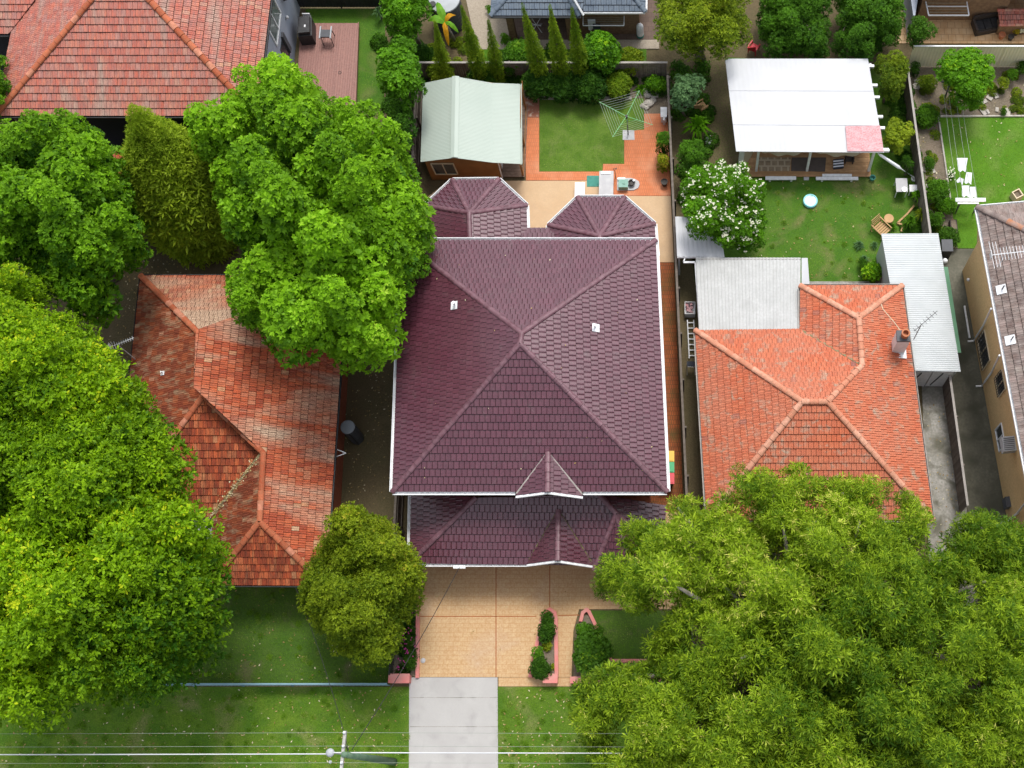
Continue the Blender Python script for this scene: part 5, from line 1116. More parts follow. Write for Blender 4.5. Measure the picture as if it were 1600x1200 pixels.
t = Thing('floor_cushion', 'black and white striped cushion leaning on the pergola deck', 'cushion', P(1310, 258, .2)); c = P(1310, 256, .35)
for k in range(7): mb = MB(); mb.box((c.x, c.y + .2 - k * .068, c.z + .06 - k * .02), (.55, .066, .12), .12); t.part('stripe', mb, M['cloth'] if k % 2 else M['darkcloth'])
t = Thing('low_bench', 'small dark bench behind the striped cushion', 'bench', P(1328, 253, .2)); c = P(1327, 250, .4); mb = MB(); mb.box((c.x, c.y, .5), (.5, .3, .05)); t.part('seat', mb, M['darkwood'])
for dx in (-.2, .2): mb = MB(); mb.box((c.x + dx, c.y, .17), (.05, .26, .6), z0=.17); t.part('leg', mb, M['darkwood'])
def bench(u0, u1, v, hgt, wd, label):
    a, b = P(u0, v, hgt), P(u1, v, hgt); t = Thing('bench', label, 'bench', ((a.x + b.x) / 2, a.y, 0), 'white planks on blocks beside the pergola'); mb = MB(); mb.bar(a - Vector((0, 0, .03)), b - Vector((0, 0, .03)), wd, .06); t.part('seat', mb, M['white'])
    for f in (.15, .85): p = a.lerp(b, f); mb = MB(); mb.box((p.x, p.y, 0), (.1, wd * .8, hgt - .06), z0=0); t.part('leg', mb, M['white'])
bench(1196, 1244, 278, .3, .2, 'shorter white plank bench left of the pergola middle post'); bench(1275, 1341, 278.5, .28, .18, 'longer white plank bench in front of the striped cushion'); bench(1285, 1331, 273.5, .36, .14, 'narrow white plank set just above the longer bench')
flat('stepping_stone', [(1256, 273), (1264, 273), (1264, 281), (1256, 281)], .08, .08, M['slabgrey'], 'pale square block at the foot of the pergola middle post', 'paver')
t = Thing('bucket', 'small teal bucket by the right front post of the pergola', 'bucket', P(1363, 279, 0)); c = P(1363, 279, .1); mb = MB(); mb.lathe((c.x, c.y, 0), [(.11, 0), (.15, .24), (.16, .25), (.12, .22), (.08, .05)], 12); t.part('bowl', mb, M['teal'])
mb = MB(); mb.tube([(c.x - .14, c.y, .24), (c.x, c.y, .34), (c.x + .14, c.y, .24)], .01, 5); t.part('handle', mb, M['dark'])
t = Thing('folded_umbrella', 'folded white garden umbrella slanting from the pergola corner to a round base', 'umbrella', P(1428, 281, 0)); a, b = P(1372, 240, 2.3), P(1425, 275, .5); mb = MB(); mb.tube([a, a.lerp(b, .08), a.lerp(b, .6), a.lerp(b, .68)], [.02, .07, .09, .03], 8); t.part('folded_canopy', mb, M['cloth']); mb = MB(); mb.tube([a.lerp(b, .62), b, P(1428, 281, .1)], .025, 6); t.part('pole', mb, M['white']); mb = MB(); p = P(1428, 280, 0); mb.lathe((p.x, p.y, 0), [(.16, 0), (.16, .08), (.05, .12)], 14); t.part('base', mb, M['white'])
# paddling pool
t = Thing('paddling_pool', 'small round turquoise rimmed paddling pool on the right lawn', 'pool', P(1266, 315, 0)); c = P(1266, 314.5, .1); mb = MB(); rr_ = .40
for ring in range(2):
    vs = []; fs = []; n1, n2 = 28, 8
    for i in range(n1):
        for j in range(n2): A_a = 2 * math.pi * i / n1; B_b = 2 * math.pi * j / n2; rr2 = rr_ - .06 + .065 * math.cos(B_b) * .7; vs.append((c.x + rr2 * math.cos(A_a), c.y + rr2 * math.sin(A_a), .07 + ring * .1 + .06 * math.sin(B_b)))
    for i in range(n1):
        for j in range(n2): fs.append((i * n2 + j, ((i + 1) % n1) * n2 + j, ((i + 1) % n1) * n2 + (j + 1) % n2, i * n2 + (j + 1) % n2))
    mb = MB(); mb.add(vs, fs); t.part('ring', mb, M['pool'] if ring == 0 else M['cloth'] if False else M['pool'], smooth=True)
mb = MB(); mb.cyl((c.x, c.y, .02), .345, .17, 28); t.part('printed_floor', mb, M['poolin'])
def table(name, label, u, v, z, sx, sy, m, cat='table', rot=0, legm=None, z0=0., round_=False, lid=None):
    c = P(u, v, z); t = Thing(name, label, cat, (c.x, c.y, z0)); mb = MB()
    if round_: mb.lathe((c.x, c.y, z - .04), [(sx / 2, 0), (sx / 2, .04)], 20)
    else: mb.box((c.x, c.y, z - .02), (sx, sy, .04), rot)
    t.part('top', mb, m)
    for i, j in ((-1, -1), (1, -1), (1, 1), (-1, 1)):
        k = .32 if round_ else .44; dx, dy = i * sx * k, j * sy * k; X = dx * math.cos(rot) - dy * math.sin(rot); Y = dx * math.sin(rot) + dy * math.cos(rot)
        mb = MB(); mb.box((c.x + X, c.y + Y, 0), (.045, .045, z - .04 - z0), rot, z0=z0); t.part('leg', mb, legm or m)
    return t
table('garden_table', 'grey topped table with white legs by the right timber fence', 1409, 289, .72, .6, .78, M['slabgrey'], legm=M['white'])
c = P(1413, 296, .73); mb = MB(); mb.lathe((c.x, c.y, .73), [(.1, 0), (.14, .02), (.15, .03), (.1, .025)], 16); single('dinner_plate', mb, M['white'], 'round white plate on the grey topped table', 'plate')
table('side_table', 'small white side table between the grey table and the fence', 1427, 294, .5, .4, .4, M['white'])
table('round_table', 'small round brown table behind the wooden lounger', 1389, 341, .5, .5, .5, M['wood'], round_=True)
t = Thing('wooden_lounger', 'slatted wooden lounger standing on the right lawn near the garage', 'chair', P(1379, 356, 0)); c = P(1377, 356, .4); an = .75
def rt(x, y, z): return Vector((c.x + x * math.cos(an) - y * math.sin(an), c.y + x * math.sin(an) + y * math.cos(an), z))
for k in range(6): mb = MB(); mb.bar(rt(-.3, -.35 + k * .12, .36), rt(.3, -.35 + k * .12, .36), .09, .025); t.part('seat_slat', mb, M['wood'])
for k in range(4): mb = MB(); mb.bar(rt(-.3, .36 + k * .05, .45 + k * .13), rt(.3, .36 + k * .05, .45 + k * .13), .03, .1); t.part('back_slat', mb, M['wood'])
for s_ in (-.33, .33):
    mb = MB(); mb.bar(rt(s_, -.4, .52), rt(s_, .45, .56), .05, .04); t.part('armrest', mb, M['wood'])
    for yy in (-.36, .36): mb = MB(); mb.bar(rt(s_, yy, 0), rt(s_, yy, .55), .05, .05); t.part('leg', mb, M['wood'])
t = Thing('garden_edging', 'zigzag timber edging round the spiky plants by the garage', 'edging', P(1405, 350, 0))
for a, b in (((1428, 322), (1417, 335)), ((1417, 335), (1402, 349)), ((1402, 349), (1411, 352)), ((1411, 352), (1408, 362))): mb = MB(); mb.bar(P(*a, .08), P(*b, .08), .09, .14); t.part('timber', mb, M['wood'])

# ------------------------------------------------------------------ plum house backyard
t = Thing('rotary_clothes_line', 'green rotary clothes line standing at the corner of the backyard lawn', 'clothes line', P(981.5, 211, 0)); b0_ = P(981.5, 211, 0); hz_ = 1.95; hb = Vector((b0_.x - .02, b0_.y - .0, hz_))
mb = MB(); mb.tube([b0_, (b0_.x, b0_.y, 1.1)], .035, 8); t.part('post', mb, M['dark']); mb = MB(); mb.tube([(b0_.x, b0_.y, 1.1), hb - Vector((0, 0, .1))], .025, 8); t.part('inner_post', mb, M['green'])
mb = MB(); mb.cyl(hb - Vector((0, 0, .16)), .07, .2, 10); t.part('hub', mb, M['dark']); mb = MB(); mb.bar((b0_.x, b0_.y, 1.1), (b0_.x + .02, b0_.y + .25, 1.15), .04, .04); t.part('winding_handle', mb, M['dark'])
tips = [P(936, 159, hz_ + .25), P(999, 141, hz_ + .25), P(1020, 195, hz_ + .25), P(957, 214, hz_ + .25)]
ctr = sum(tips, Vector()) / 4; off = hb - ctr; off.z = 0; tips = [p + off * .3 for p in tips]
for p in tips: mb = MB(); mb.tube([hb, p], .018, 6); t.part('arm', mb, M['green'])
for p in tips: mb = MB(); mb.tube([hb - Vector((0, 0, .45)), hb.lerp(p, .45)], .01, 5); t.part('strut', mb, M['green'])
mb = MB()
for k in range(6):
    f = .42 + k * .112
    for i in range(4):
        a, b = hb.lerp(tips[i], f), hb.lerp(tips[(i + 1) % 4], f); mb.tube([a, (a + b) / 2 - Vector((0, 0, .05)), b], .008, 4)
t.part('line', mb, M['wire'])
flat('concrete_footing', [(973, 203.5), (991, 203.5), (991.5, 218.5), (973, 218.5)], .045, .06, M['slabgrey'], 'pale square concrete footing under the rotary clothes line', 'paver')
flat('doormat', [(917, 274.5), (936, 274.5), (936, 291.5), (917, 291.5)], .05, .02, M['teal'], 'teal mat lying on the paving next to the white bench top', 'mat')
t = Thing('garden_bench', 'tall white block bench between the teal mat and the pump', 'bench', P(947, 286, 0)); a, b = P(936.5, 267, .75), P(958, 309, .75); mb = MB(); mb.box(((a.x + b.x) / 2, (a.y + b.y) / 2, .72), (b.x - a.x, a.y - b.y, .06)); t.part('top', mb, M['slabgrey'])
mb = MB(); mb.box(((a.x + b.x) / 2, (a.y + b.y) / 2, 0), (b.x - a.x - .06, a.y - b.y - .06, .69), z0=0); t.part('body', mb, M['white']); mb = MB(); mb.box(((a.x + b.x) / 2 - .03, a.y - .12, .77), (b.x - a.x - .25, .16, .04)); t.part('ledge', mb, M['white'])
t = Thing('storage_box', 'plain white box at the edge of the cream concrete', 'box', P(906, 298, 0)); a, b = P(898.5, 285, .45), P(913.5, 310, .45); mb = MB(); mb.box(((a.x + b.x) / 2, (a.y + b.y) / 2, 0), (b.x - a.x - .04, a.y - b.y - .04, .4), z0=0.03); t.part('body', mb, M['white']); mb = MB(); mb.box(((a.x + b.x) / 2, (a.y + b.y) / 2, .45), (b.x - a.x, a.y - b.y, .04)); t.part('lid', mb, M['white'])
t = Thing('pool_pump', 'green pump box and black pot on a rounded grey slab', 'pump', P(982, 288, 0)); mb = MB(); pts = [P(u, v, .08)[:2] for u, v in ((964, 278), (985, 278), (992, 279.5), (998, 283), (999.5, 288), (997, 293.5), (990, 297), (964, 297.5))]; mb.prism(pts, .0, .08); t.part('slab', mb, M['slabgrey'])
c = P(974, 288, .3); mb = MB(); mb.box((c.x, c.y, 0), (.46, .42, .32), z0=.08); t.part('pump_box', mb, M['pumpgreen']); mb = MB(); mb.box((c.x, c.y, .41), (.5, .46, .03)); mb.box((c.x + .03, c.y, .44), (.12, .1, .04)); t.part('lid', mb, M['pumpgreen'])
mb = MB(); c = P(971, 279, .2); mb.box((c.x, c.y, 0), (.4, .12, .14), z0=.08); t.part('pipe_box', mb, M['white'])
c = P(987, 286, .2); mb = MB(); mb.lathe((c.x, c.y, .08), [(.12, 0), (.17, .2), (.18, .22), (.14, .2), (.1, .12)], 16); t.part('pot', mb, M['potdark']); mb = MB(); mb.ball((c.x + .12, c.y + .12, .26), .09, .09, .06); t.part('float', mb, M['white'], smooth=True)
t = Thing('garden_tap', 'thin dark garden tap post beside the white bench', 'tap', P(961, 278, 0)); mb = MB(); a = P(962, 279, 0); mb.tube([a, a + Vector((0, 0, .8)), a + Vector((-.08, .12, .86)), a + Vector((.08, .14, .84))], .02, 6); t.part('standpipe', mb, M['dark']); mb = MB(); mb.cyl(a + Vector((.06, .12, .84)), .035, .06, 8); t.part('tap_head', mb, M['dark'])
t = Thing('wall_unit', 'white box unit at the right fence beside the garden rocks', 'box', P(1038, 172, 0)); c = P(1037, 171, .9); mb = MB(); mb.box((c.x, c.y, .3), (.3, .55, .6)); mb.box((c.x, c.y, .62), (.34, .6, .04)); t.part('body', mb, M['white']); mb = MB(); mb.box((c.x + .02, c.y - .45, .5), (.12, .22, .5)); t.part('pipe_cover', mb, M['slabgrey'])
for k in range(11):
    u, v = random.uniform(1004, 1030), random.uniform(141, 172); r_ = random.uniform(.12, .3); c = P(u, v, .1); mb = MB(); mb.ball((c.x, c.y, .08), r_, r_ * .8, r_ * .6, 9, 6, jit=.14)
    o_ = single('garden_rock', mb, M['stone'], 'rough grey rock heaped in the rear corner bed beside the rotary clothes line', 'rock', 'rocks in the corner bed')
# bins beside the house
for v, m, lab in ((713, 'yellow', 'wheelie bin with a yellow lid beside the right eave'), (730, 'bingreen', 'wheelie bin with a green lid between the yellow and red lidded bins'), (747, 'binred', 'wheelie bin with a red lid, nearest the street')):
    c = P(1043.5, v, 1.05); t = Thing('wheelie_bin', lab, 'bin', (c.x, c.y, 0), 'bins along the brick path'); mb = MB(); n0 = [(c.x - .22, c.y - .2), (c.x + .22, c.y - .2), (c.x + .22, c.y + .2), (c.x - .22, c.y + .2)]; n1 = [(c.x - .3, c.y - .26), (c.x + .28, c.y - .26), (c.x + .28, c.y + .26), (c.x - .3, c.y + .26)]
    mb.add([(x, y, .04) for x, y in n0] + [(x, y, .98) for x, y in n1], [(3, 2, 1, 0), (4, 5, 6, 7), (0, 1, 5, 4), (1, 2, 6, 5), (2, 3, 7, 6), (3, 0, 4, 7)]); t.part('bin_body', mb, M['bindark'])
    mb = MB(); mb.box((c.x, c.y, 1.01), (.62, .56, .05)); mb.box((c.x, c.y, 1.045), (.5, .44, .03)); ld = t.part('lid', mb, M[m]); mb = MB(); mb.bar((c.x - .34, c.y - .22, 1.0), (c.x - .34, c.y + .22, 1.0), .03, .03); t.part('handle', mb, M['bindark'])
    for s_ in (-.2, .2): mb = MB(); mb.tube([(c.x - .24, c.y + s_ - .03, .1), (c.x - .24, c.y + s_ + .03, .1)], .1, 12); t.part('wheel', mb, M['dark'])
def pot(u, v, r_, h, m, label, plant=None, lm=None, ph=.4, z0=.03):
    c = P(u, v, h); t = Thing('plant_pot', label, 'plant pot', (c.x, c.y, z0)); mb = MB(); mb.lathe((c.x, c.y, z0), [(r_ * .7, 0), (r_, h - .03), (r_ * 1.08, h - .02), (r_ * 1.08, h), (r_ * .9, h), (r_ * .88, h - .05)], 16); t.part('pot', mb, m)
    mb = MB(); mb.cyl((c.x, c.y, z0 + h - .08), r_ * .86, .02, 14); t.part('soil', mb, M['bed'])
    if plant: link('plant', leaf_mesh('plant', [(c.x, c.y, z0 + h + ph * .3, ph * .5, ph * .5, ph * .5, .5)], plant, lm, t.loc), t.root)
    return t
pot(1038, 284, .17, .38, M['potdark'], 'black round pot on the brick paving below the tall shrub')
# front driveway bits
mb = MB(); c = P(661, 1032, .05); mb.lathe((c.x, c.y, .03), [(.11, 0), (.12, .03), (.06, .07)], 12); single('drain_cover', mb, M['slabgrey'], 'small pale round drain cover at the left edge of the driveway', 'drain')

# ------------------------------------------------------------------ far right yard and house
t = Thing('clothes_line', 'long wire clothes line stretched over the far right lawn', 'clothes line', P(1515, 313, 0)); lz = 1.55; A0, A1, B0, B1 = P(1493, 312.5, lz), P(1540, 312.5, lz), P(1471, 128, lz), P(1500, 128, lz)
mb = MB(); mb.bar(A0, A1, .2, .08); mb.bar(A0 + Vector((.1, -.16, -.05)), A1 + Vector((-.35, -.16, -.05)), .08, .06); t.part('frame', mb, M['white'])
for f in (.2, .8): mb = MB(); p = A0.lerp(A1, f); mb.box((p.x, p.y, 0), (.06, .06, lz - .03), z0=0); t.part('post', mb, M['tank'])
mb = MB(); mb.bar(B0, B1, .06, .06); mb.box(((B0.x + B1.x) / 2, B0.y, 0), (.07, .07, lz), z0=0); t.part('end_post', mb, M['tank'])
mb = MB()
for k in range(4): f = (.05, .3, .65, .92)[k]; a, b = A0.lerp(A1, .05 + f * .75), B0.lerp(B1, f); mb.tube([a, a.lerp(b, .5) - Vector((0, 0, .12)), b], .009, 4)
t.part('line', mb, M['wire'])
for (u0, v0, u1, v1, dr, sh, tp, lab, nm) in ((1495, 247, 1512, 247, .62, -.6, -.35, 'white shirt pegged at the top of the laundry on the wire line', 'shirt'), (1510, 269, 1519, 270, .5, -.5, .2, 'narrow white cloth in the middle of the laundry', 'towel'),
        (1499, 277, 1506, 280, .3, -.2, .5, 'small white sleeve of cloth left of the middle laundry', 'towel'), (1503, 290, 1515, 290, .5, -.5, -.1, 'white cloth on the left of the lowest laundry pair', 'towel'), (1516, 292, 1525, 292, .5, -.5, .3, 'white cloth on the right of the lowest laundry pair', 'towel')):
    cloth(nm, P(u0, v0, lz - .05), P(u1, v1, lz - .05), dr * .45, M['cloth'], lab, 'laundry on the wire line', shear=sh, taper=tp)
t = Thing('garden_planter', 'pale square planter near the corner of the brown tiled roof', 'planter', P(1589, 308, 0)); c = P(1590, 303, .5); mb = MB()
for dx, dy, sx, sy in ((0, .2, .46, .05), (0, -.2, .46, .05), (.2, 0, .05, .36), (-.2, 0, .05, .36)): X = dx * math.cos(.5) - dy * math.sin(.5); Y = dx * math.sin(.5) + dy * math.cos(.5); mb.box((c.x + X, c.y + Y, 0), (sx, sy, .55), .5, z0=0)
t.part('shell', mb, M['cream']); mb = MB(); mb.box((c.x, c.y, 0), (.36, .36, .4), .5, z0=0.01); t.part('soil', mb, M['bed'])
pot(1489, 347, .14, .3, M['terrapot'], 'terracotta pot on the dark planter beside the alley')
pot(1566, 54, .18, .35, M['terrapot'], 'terracotta pot on the sandstone patio by the dark lounge')
pot(1580, 57, .16, .3, M['potdark'], 'black pot between the terracotta pot and the yellow flowers')
pot(1588, 50, .15, .25, M['potdark'], 'pot of yellow flowers on the sandstone patio', 'glossy', L['yel'], .35)
pot(1595, 48, .15, .25, M['potdark'], 'pot of white flowers right of the yellow flowers', 'glossy', L['petal'], .35)
t = Thing('raised_planter', 'dark raised planter box at the top of the alley', 'planter', P(1492, 362, 0)); mb = MB(); pp_ = [P(u, v, .4)[:2] for u, v in ((1484, 343), (1495, 343), (1498, 372), (1487, 372))]; mb.prism(pp_, 0, .4); t.part('box', mb, M['darkwood']); mb = MB(); mb.prism(inset(pp_, .05), .38, .42); t.part('soil', mb, M['bed'])
for k in range(16):
    u, v = random.choice([(random.uniform(1440, 1465), random.uniform(190, 300)), (random.uniform(1535, 1600), random.uniform(140, 176)), (random.uniform(1425, 1470), random.uniform(125, 150))]); r_ = random.uniform(.1, .28); c = P(u, v, .05); mb = MB(); mb.box((c.x, c.y, .06), (r_ * 1.5, r_, .07), random.uniform(0, 3))
    single('paving_slab', mb, M['stone'], 'loose pale slab lying in the garden bed along the right fences', 'paver', 'loose slabs in the bed')
fh = Thing('brick_house', 'brown brick house wall with a washing frame in the top right corner', 'house', P(1520, 10, 0)); wy = P(1500, 32, 0).y
mb = MB(); x0, x1, x2 = P(1432, 30, 0).x, P(1566, 30, 0).x, P(1700, 30, 0).x; mb.prism([(x0, wy), (x1, wy), (x1, wy + 1.5), (x2, wy + 1.5), (x2, wy + 9), (x0, wy + 9)], 0, 2.9); fh.part('wall', mb, M['brownbrick'])
mb = MB(); mb.box(((x1 + x2) / 2, wy + 1.45, 1.2), (2.2, .08, 2.3)); fh.part('sliding_door', mb, M['glass']); mb = MB(); mb.box(((x1 + x2) / 2 + 1.4, wy + 1.44, 1.4), (.5, .1, 2.4)); fh.part('blind', mb, M['white'])
mb = MB(); mb.slab([(x0 - .4, wy - .4, 2.95), (x2, wy - .4, 2.95), (x2, wy + 9, 5), (x0 - .4, wy + 9, 5)], .15); fh.part('roof', mb, M['terracap'])
t = Thing('washing_frame', 'large white folding washing frame on the brown brick wall', 'clothes line', P(1480, 30, 0)); q4 = [P(1444, 0, 1.8), P(1451, 24, 1.6), P(1514, 24, 1.6), P(1509, 0, 1.8)]; mb = MB()
mb.bar(q4[0] + Vector((0, .6, 0)), q4[1], .06, .05); mb.bar(q4[1], q4[2], .06, .06); mb.bar(q4[2], q4[3] + Vector((0, .6, 0)), .06, .05); mb.bar(P(1447, 10, 1.7), P(1511, 10, 1.7), .05, .05); t.part('frame', mb, M['white']); mb = MB()
for k in range(4): mb.bar(q4[0].lerp(q4[1], .2 + k * .2), q4[3].lerp(q4[2], .2 + k * .2), .012, .012)
t.part('line', mb, M['wire'])
t = Thing('outdoor_lounge', 'dark wicker lounge with cushions on the sandstone patio', 'sofa', P(1542, 44, 0)); c = P(1541, 38, .4); an = .22
def rt2(x, y, z): return (c.x + x * math.cos(an) - y * math.sin(an), c.y + x * math.sin(an) + y * math.cos(an), z)
mb = MB(); mb.box(rt2(0, 0, .2), (1.35, .8, .36), an); t.part('seat', mb, M['darkwood']); mb = MB(); mb.box(rt2(0, .38, .5), (1.35, .12, .55), an); t.part('backrest', mb, M['darkwood']); mb = MB(); mb.box(rt2(-.66, 0, .4), (.12, .8, .5), an); t.part('armrest', mb, M['darkwood'])
for k in range(3): mb = MB(); mb.box(rt2(-.36 + k * .42, -.02, .43), (.38, .6, .1), an); t.part('cushion', mb, M['dark'])
t = Thing('patio_awning', 'small terracotta tiled step roof at the top right edge', 'awning', P(1590, 35, 0)); a0, a1 = P(1562, 40, 1.0), P(1700, 38, 1.0); R8 = Roof(t, M['pinkt'], M['pinkt'], .2, .3, 'pan', focus=P(1580, 30, 1), n_obj=80)
R8.face([a0, a1, Vector((a1.x, a1.y + .75, 1.25)), Vector((a0.x - .1, a0.y + .75, 1.25))]); R8.cap(a0, a1, .16, .05); R8.cap(Vector((a0.x - .1, a0.y + .78, 1.25)), Vector((a1.x, a1.y + .78, 1.25)), .16, .05); R8.build(); mb = MB(); mb.prism([(a0.x + .05, a0.y + .08), (a1.x, a1.y + .08), (a1.x, a1.y + .7), (a0.x + .05, a0.y + .7)], 0, .93); t.part('wall', mb, M['brownbrick'])
mb = MB(); mb.prism([P(u, v, 2)[:2] for u, v in ((1418, -40), (1440, -40), (1430, 24), (1427, 24))], 0, 2.0); single('blue_screen', mb, M['bluewall'], 'pale blue grey screen wall left of the large washing frame', 'wall')

# ------------------------------------------------------------------ street pole and wires
pz_ = 9.0; pt = P(538, 1179, pz_); pole = Thing('power_pole', 'green grey timber power pole with a crossarm and a round street lamp', 'power pole', (pt.x, pt.y, 0))
mb = MB(); mb.tube([(pt.x, pt.y, -.2), (pt.x, pt.y, 4.5), (pt.x, pt.y, pz_ + .1)], [.17, .145, .115], 14); pole.part('pole', mb, M['pole'], smooth=True)
ca_, cb = P(539.5, 1142, pz_), P(532.5, 1212, pz_); mb = MB(); mb.bar(ca_, cb, .11, .13); pole.part('crossarm', mb, M['arm'])
mb = MB(); mb.bar(ca_.lerp(cb, .25) - Vector((0, 0, .05)), (pt.x, pt.y + .02, pz_ - .8), .03, .03); pole.part('brace', mb, M['dark'])
ins = [P(539, 1145, pz_), P(537.5, 1166, pz_), P(535, 1192, pz_), P(533, 1209, pz_)]
for p in ins: mb = MB(); mb.lathe((p.x, p.y, pz_ + .06), [(.03, 0), (.055, .03), (.04, .07), (.055, .1), (.035, .15), (.02, .17)], 10); pole.part('insulator', mb, M['cloth'])
lp = P(515, 1176, 8.3); mb = MB(); mb.tube([(pt.x, pt.y, 7.9), (lp.x + .1, lp.y, 8.2)], .03, 6); pole.part('lamp_bracket', mb, M['arm']); mb = MB(); mb.lathe((lp.x, lp.y, 8.1), [(.08, 0), (.16, .05), (.17, .14), (.1, .22)], 16); pole.part('street_lamp', mb, M['tanklid'], smooth=True)
mb = MB(); mb.lathe((lp.x + .02, lp.y - .35, 8.1), [(.05, 0), (.07, .08), (.03, .14)], 10); pole.part('cable_clamp', mb, M['tanklid'])
wires = ins[:3]
for k, (p, lab) in enumerate(zip(ins, ('thin overhead wire nearest the front fences', 'thin overhead wire second from the front fences', 'thin overhead wire just south of the thick white cable', 'thin overhead wire along the bottom edge'))):
    mb = MB(); z_ = pz_ + .2
    for s_ in (-1, 1): mb.tube([(p.x + s_ * 45 * f, p.y, z_ - 1.1 * (1 - (2 * f - 1) ** 2)) for f in (0, .1, .2, .3, .4, .5, .6, .8, 1)], .006, 4, False)
    single('power_line', mb, M['wire'], lab, 'power line', 'overhead wires', loc=tuple(p))
mb = MB(); p = P(520, 1178, 8.25)
for s_ in (-1, 1): mb.tube([(p.x + s_ * 45 * f, p.y + (.05 if s_ > 0 else 0), 8.25 - .9 * (1 - (2 * f - 1) ** 2)) for f in (0, .05, .1, .2, .3, .4, .5, .6, .8, 1)], .022, 6, False)
single('overhead_cable', mb, M['cable'], 'thick white overhead cable passing the street lamp', 'cable', loc=tuple(p))
def droop(name, a, b, sag, r_, m, label, cat='cable'):
    mb = MB(); a, b = Vector(a), Vector(b); mb.tube([a.lerp(b, i / 14) - Vector((0, 0, 4 * sag * (i / 14) * (1 - i / 14))) for i in range(15)], r_, 5, False); return single(name, mb, m, label, cat)
droop('service_cable', (pt.x - .05, pt.y + .2, 8.2), P(462, 918, 3.4), .5, .014, M['blackcable'], 'thin black service cable from the pole to the mottled roof')
droop('service_cable', (pt.x + .1, pt.y + .2, 8.3), P(718, 886, 2.8), .5, .016, M['blackcable'], 'thin black service cable crossing the driveway to the plum roof')

# ------------------------------------------------------------------ trees
TR = 'trees between the houses'
canopy('broadleaf_tree', 'huge lime green tree filling the lower left side', [(-110, 400), (40, 398), (72, 468), (120, 488), (150, 520), (190, 555), (232, 592), (250, 622), (246, 650), (265, 690), (280, 720), (262, 745), (285, 780), (298, 810), (330, 845), (336, 890), (322, 940), (338, 975), (300, 1005), (290, 1042), (255, 1052), (236, 1090), (205, 1112), (150, 1075), (100, 1100), (30, 1135), (-110, 1130)],
       12.5, 7, .85, 'fine', L['lime'], space=.98, tint=(.15, .85), lump=1.6, mid=1.1, flat=.95, under=.9, trunk_r=.4, limbs=16, base_uv=(190, 900))
canopy('leafy_tree', 'dense green tree at the left edge above the lime green one', [(-110, 190), (30, 165), (90, 153), (130, 172), (160, 215), (185, 240), (192, 272), (216, 330), (220, 380), (200, 405), (165, 412), (160, 470), (150, 492), (100, 482), (60, 462), (20, 402), (-110, 402)],
       9.5, 5, .75, 'rosette', L['bright'], space=1.02, tint=(.15, .68), lump=2.0, mid=1.1, flat=.95, under=.9, trunk_r=.3)
canopy('leafy_tree', 'bright green layered tree between the pink and the plum roofs', [(358, 92), (408, 67), (466, 84), (500, 110), (506, 142), (570, 140), (606, 155), (630, 178), (636, 215), (656, 250), (668, 290), (652, 312), (668, 335), (668, 378), (656, 436), (630, 446), (606, 476), (616, 514), (602, 540), (570, 570), (530, 562), (500, 556), (480, 540), (440, 550), (400, 520), (370, 500), (346, 462), (344, 412), (376, 392), (350, 360), (328, 320), (318, 260), (330, 238), (276, 222), (264, 186), (300, 146), (346, 142)],
       11, 5.5, .8, 'rosette', L['bright'], space=1.02, tint=(.22, .82), lump=2.0, mid=1.1, flat=.95, under=.9, trunk_r=.35, limbs=14, base_uv=(560, 420))
canopy('leafy_tree', 'sliver of bright foliage at the left edge over the pink roof', [(-90, 60), (8, 70), (18, 110), (20, 160), (-10, 175), (-90, 175)], 7, 5, .6, 'rosette', L['bright'], tint=(.2, .5))
canopy('broadleaf_tree', 'small yellow green tree between the mottled house and the driveway', [(462, 902), (490, 850), (494, 815), (520, 790), (552, 772), (582, 800), (616, 815), (642, 850), (670, 895), (657, 930), (640, 962), (622, 1000), (600, 1030), (562, 1042), (510, 1012), (478, 970), (460, 932)],
       6, 3.2, .55, 'fine', L['olive'], space=.95, tint=(.15, .85), lump=2.2, mid=1.2, flat=.95, trunk_r=.16)
canopy('wattle_tree', 'sprawling yellow green feathery tree covering the lower right', [(945, 850), (1000, 800), (1040, 762), (1078, 765), (1100, 792), (1130, 760), (1150, 725), (1200, 730), (1245, 725), (1300, 745), (1342, 735), (1390, 745), (1422, 760), (1455, 790), (1466, 832), (1500, 880), (1560, 890), (1720, 900), (1720, 1290), (930, 1290), (925, 1190), (880, 1105), (893, 1062), (900, 1045), (960, 1038), (1010, 1028), (1000, 990), (1040, 968), (1010, 952), (950, 950), (925, 915), (940, 872)],
       11, 5.5, .47, 'needle', L['wattle'], space=1.0, tint=(.05, .8), lump=2.6, flat=1., under=.6, mid=.9, gap=.85, trunk_r=.4, limbs=90, bark='palebark', base_uv=(1240, 1040))
canopy('broadleaf_tree', 'smaller yellow green tree at the foot of the tan brick wall', [(1478, 850), (1495, 802), (1530, 785), (1562, 800), (1602, 815), (1720, 830), (1720, 930), (1560, 915), (1500, 905)], 7.5, 5.5, .5, 'needle', L['wattle'], space=.95, tint=(.0, .5), lump=2.2, flat=.95)
canopy('weeping_tree', 'olive green fine leaved tree beyond the right end of the pencil pines', [(1014, -60), (1015, 28), (1038, 58), (1060, 74), (1110, 80), (1150, 70), (1186, 50), (1180, 15), (1168, -60)], 5.5, 3, .62, 'fine', L['olive'], tint=(.1, .6), lump=1.3)
canopy('leafy_tree', 'dark green tree right of the olive green one at the top edge', [(1182, -60), (1188, 40), (1196, 72), (1240, 88), (1300, 92), (1305, -60)], 3.3, 2.0, .5, 'small', L['mid'], tint=(.1, .6), lump=1.2)
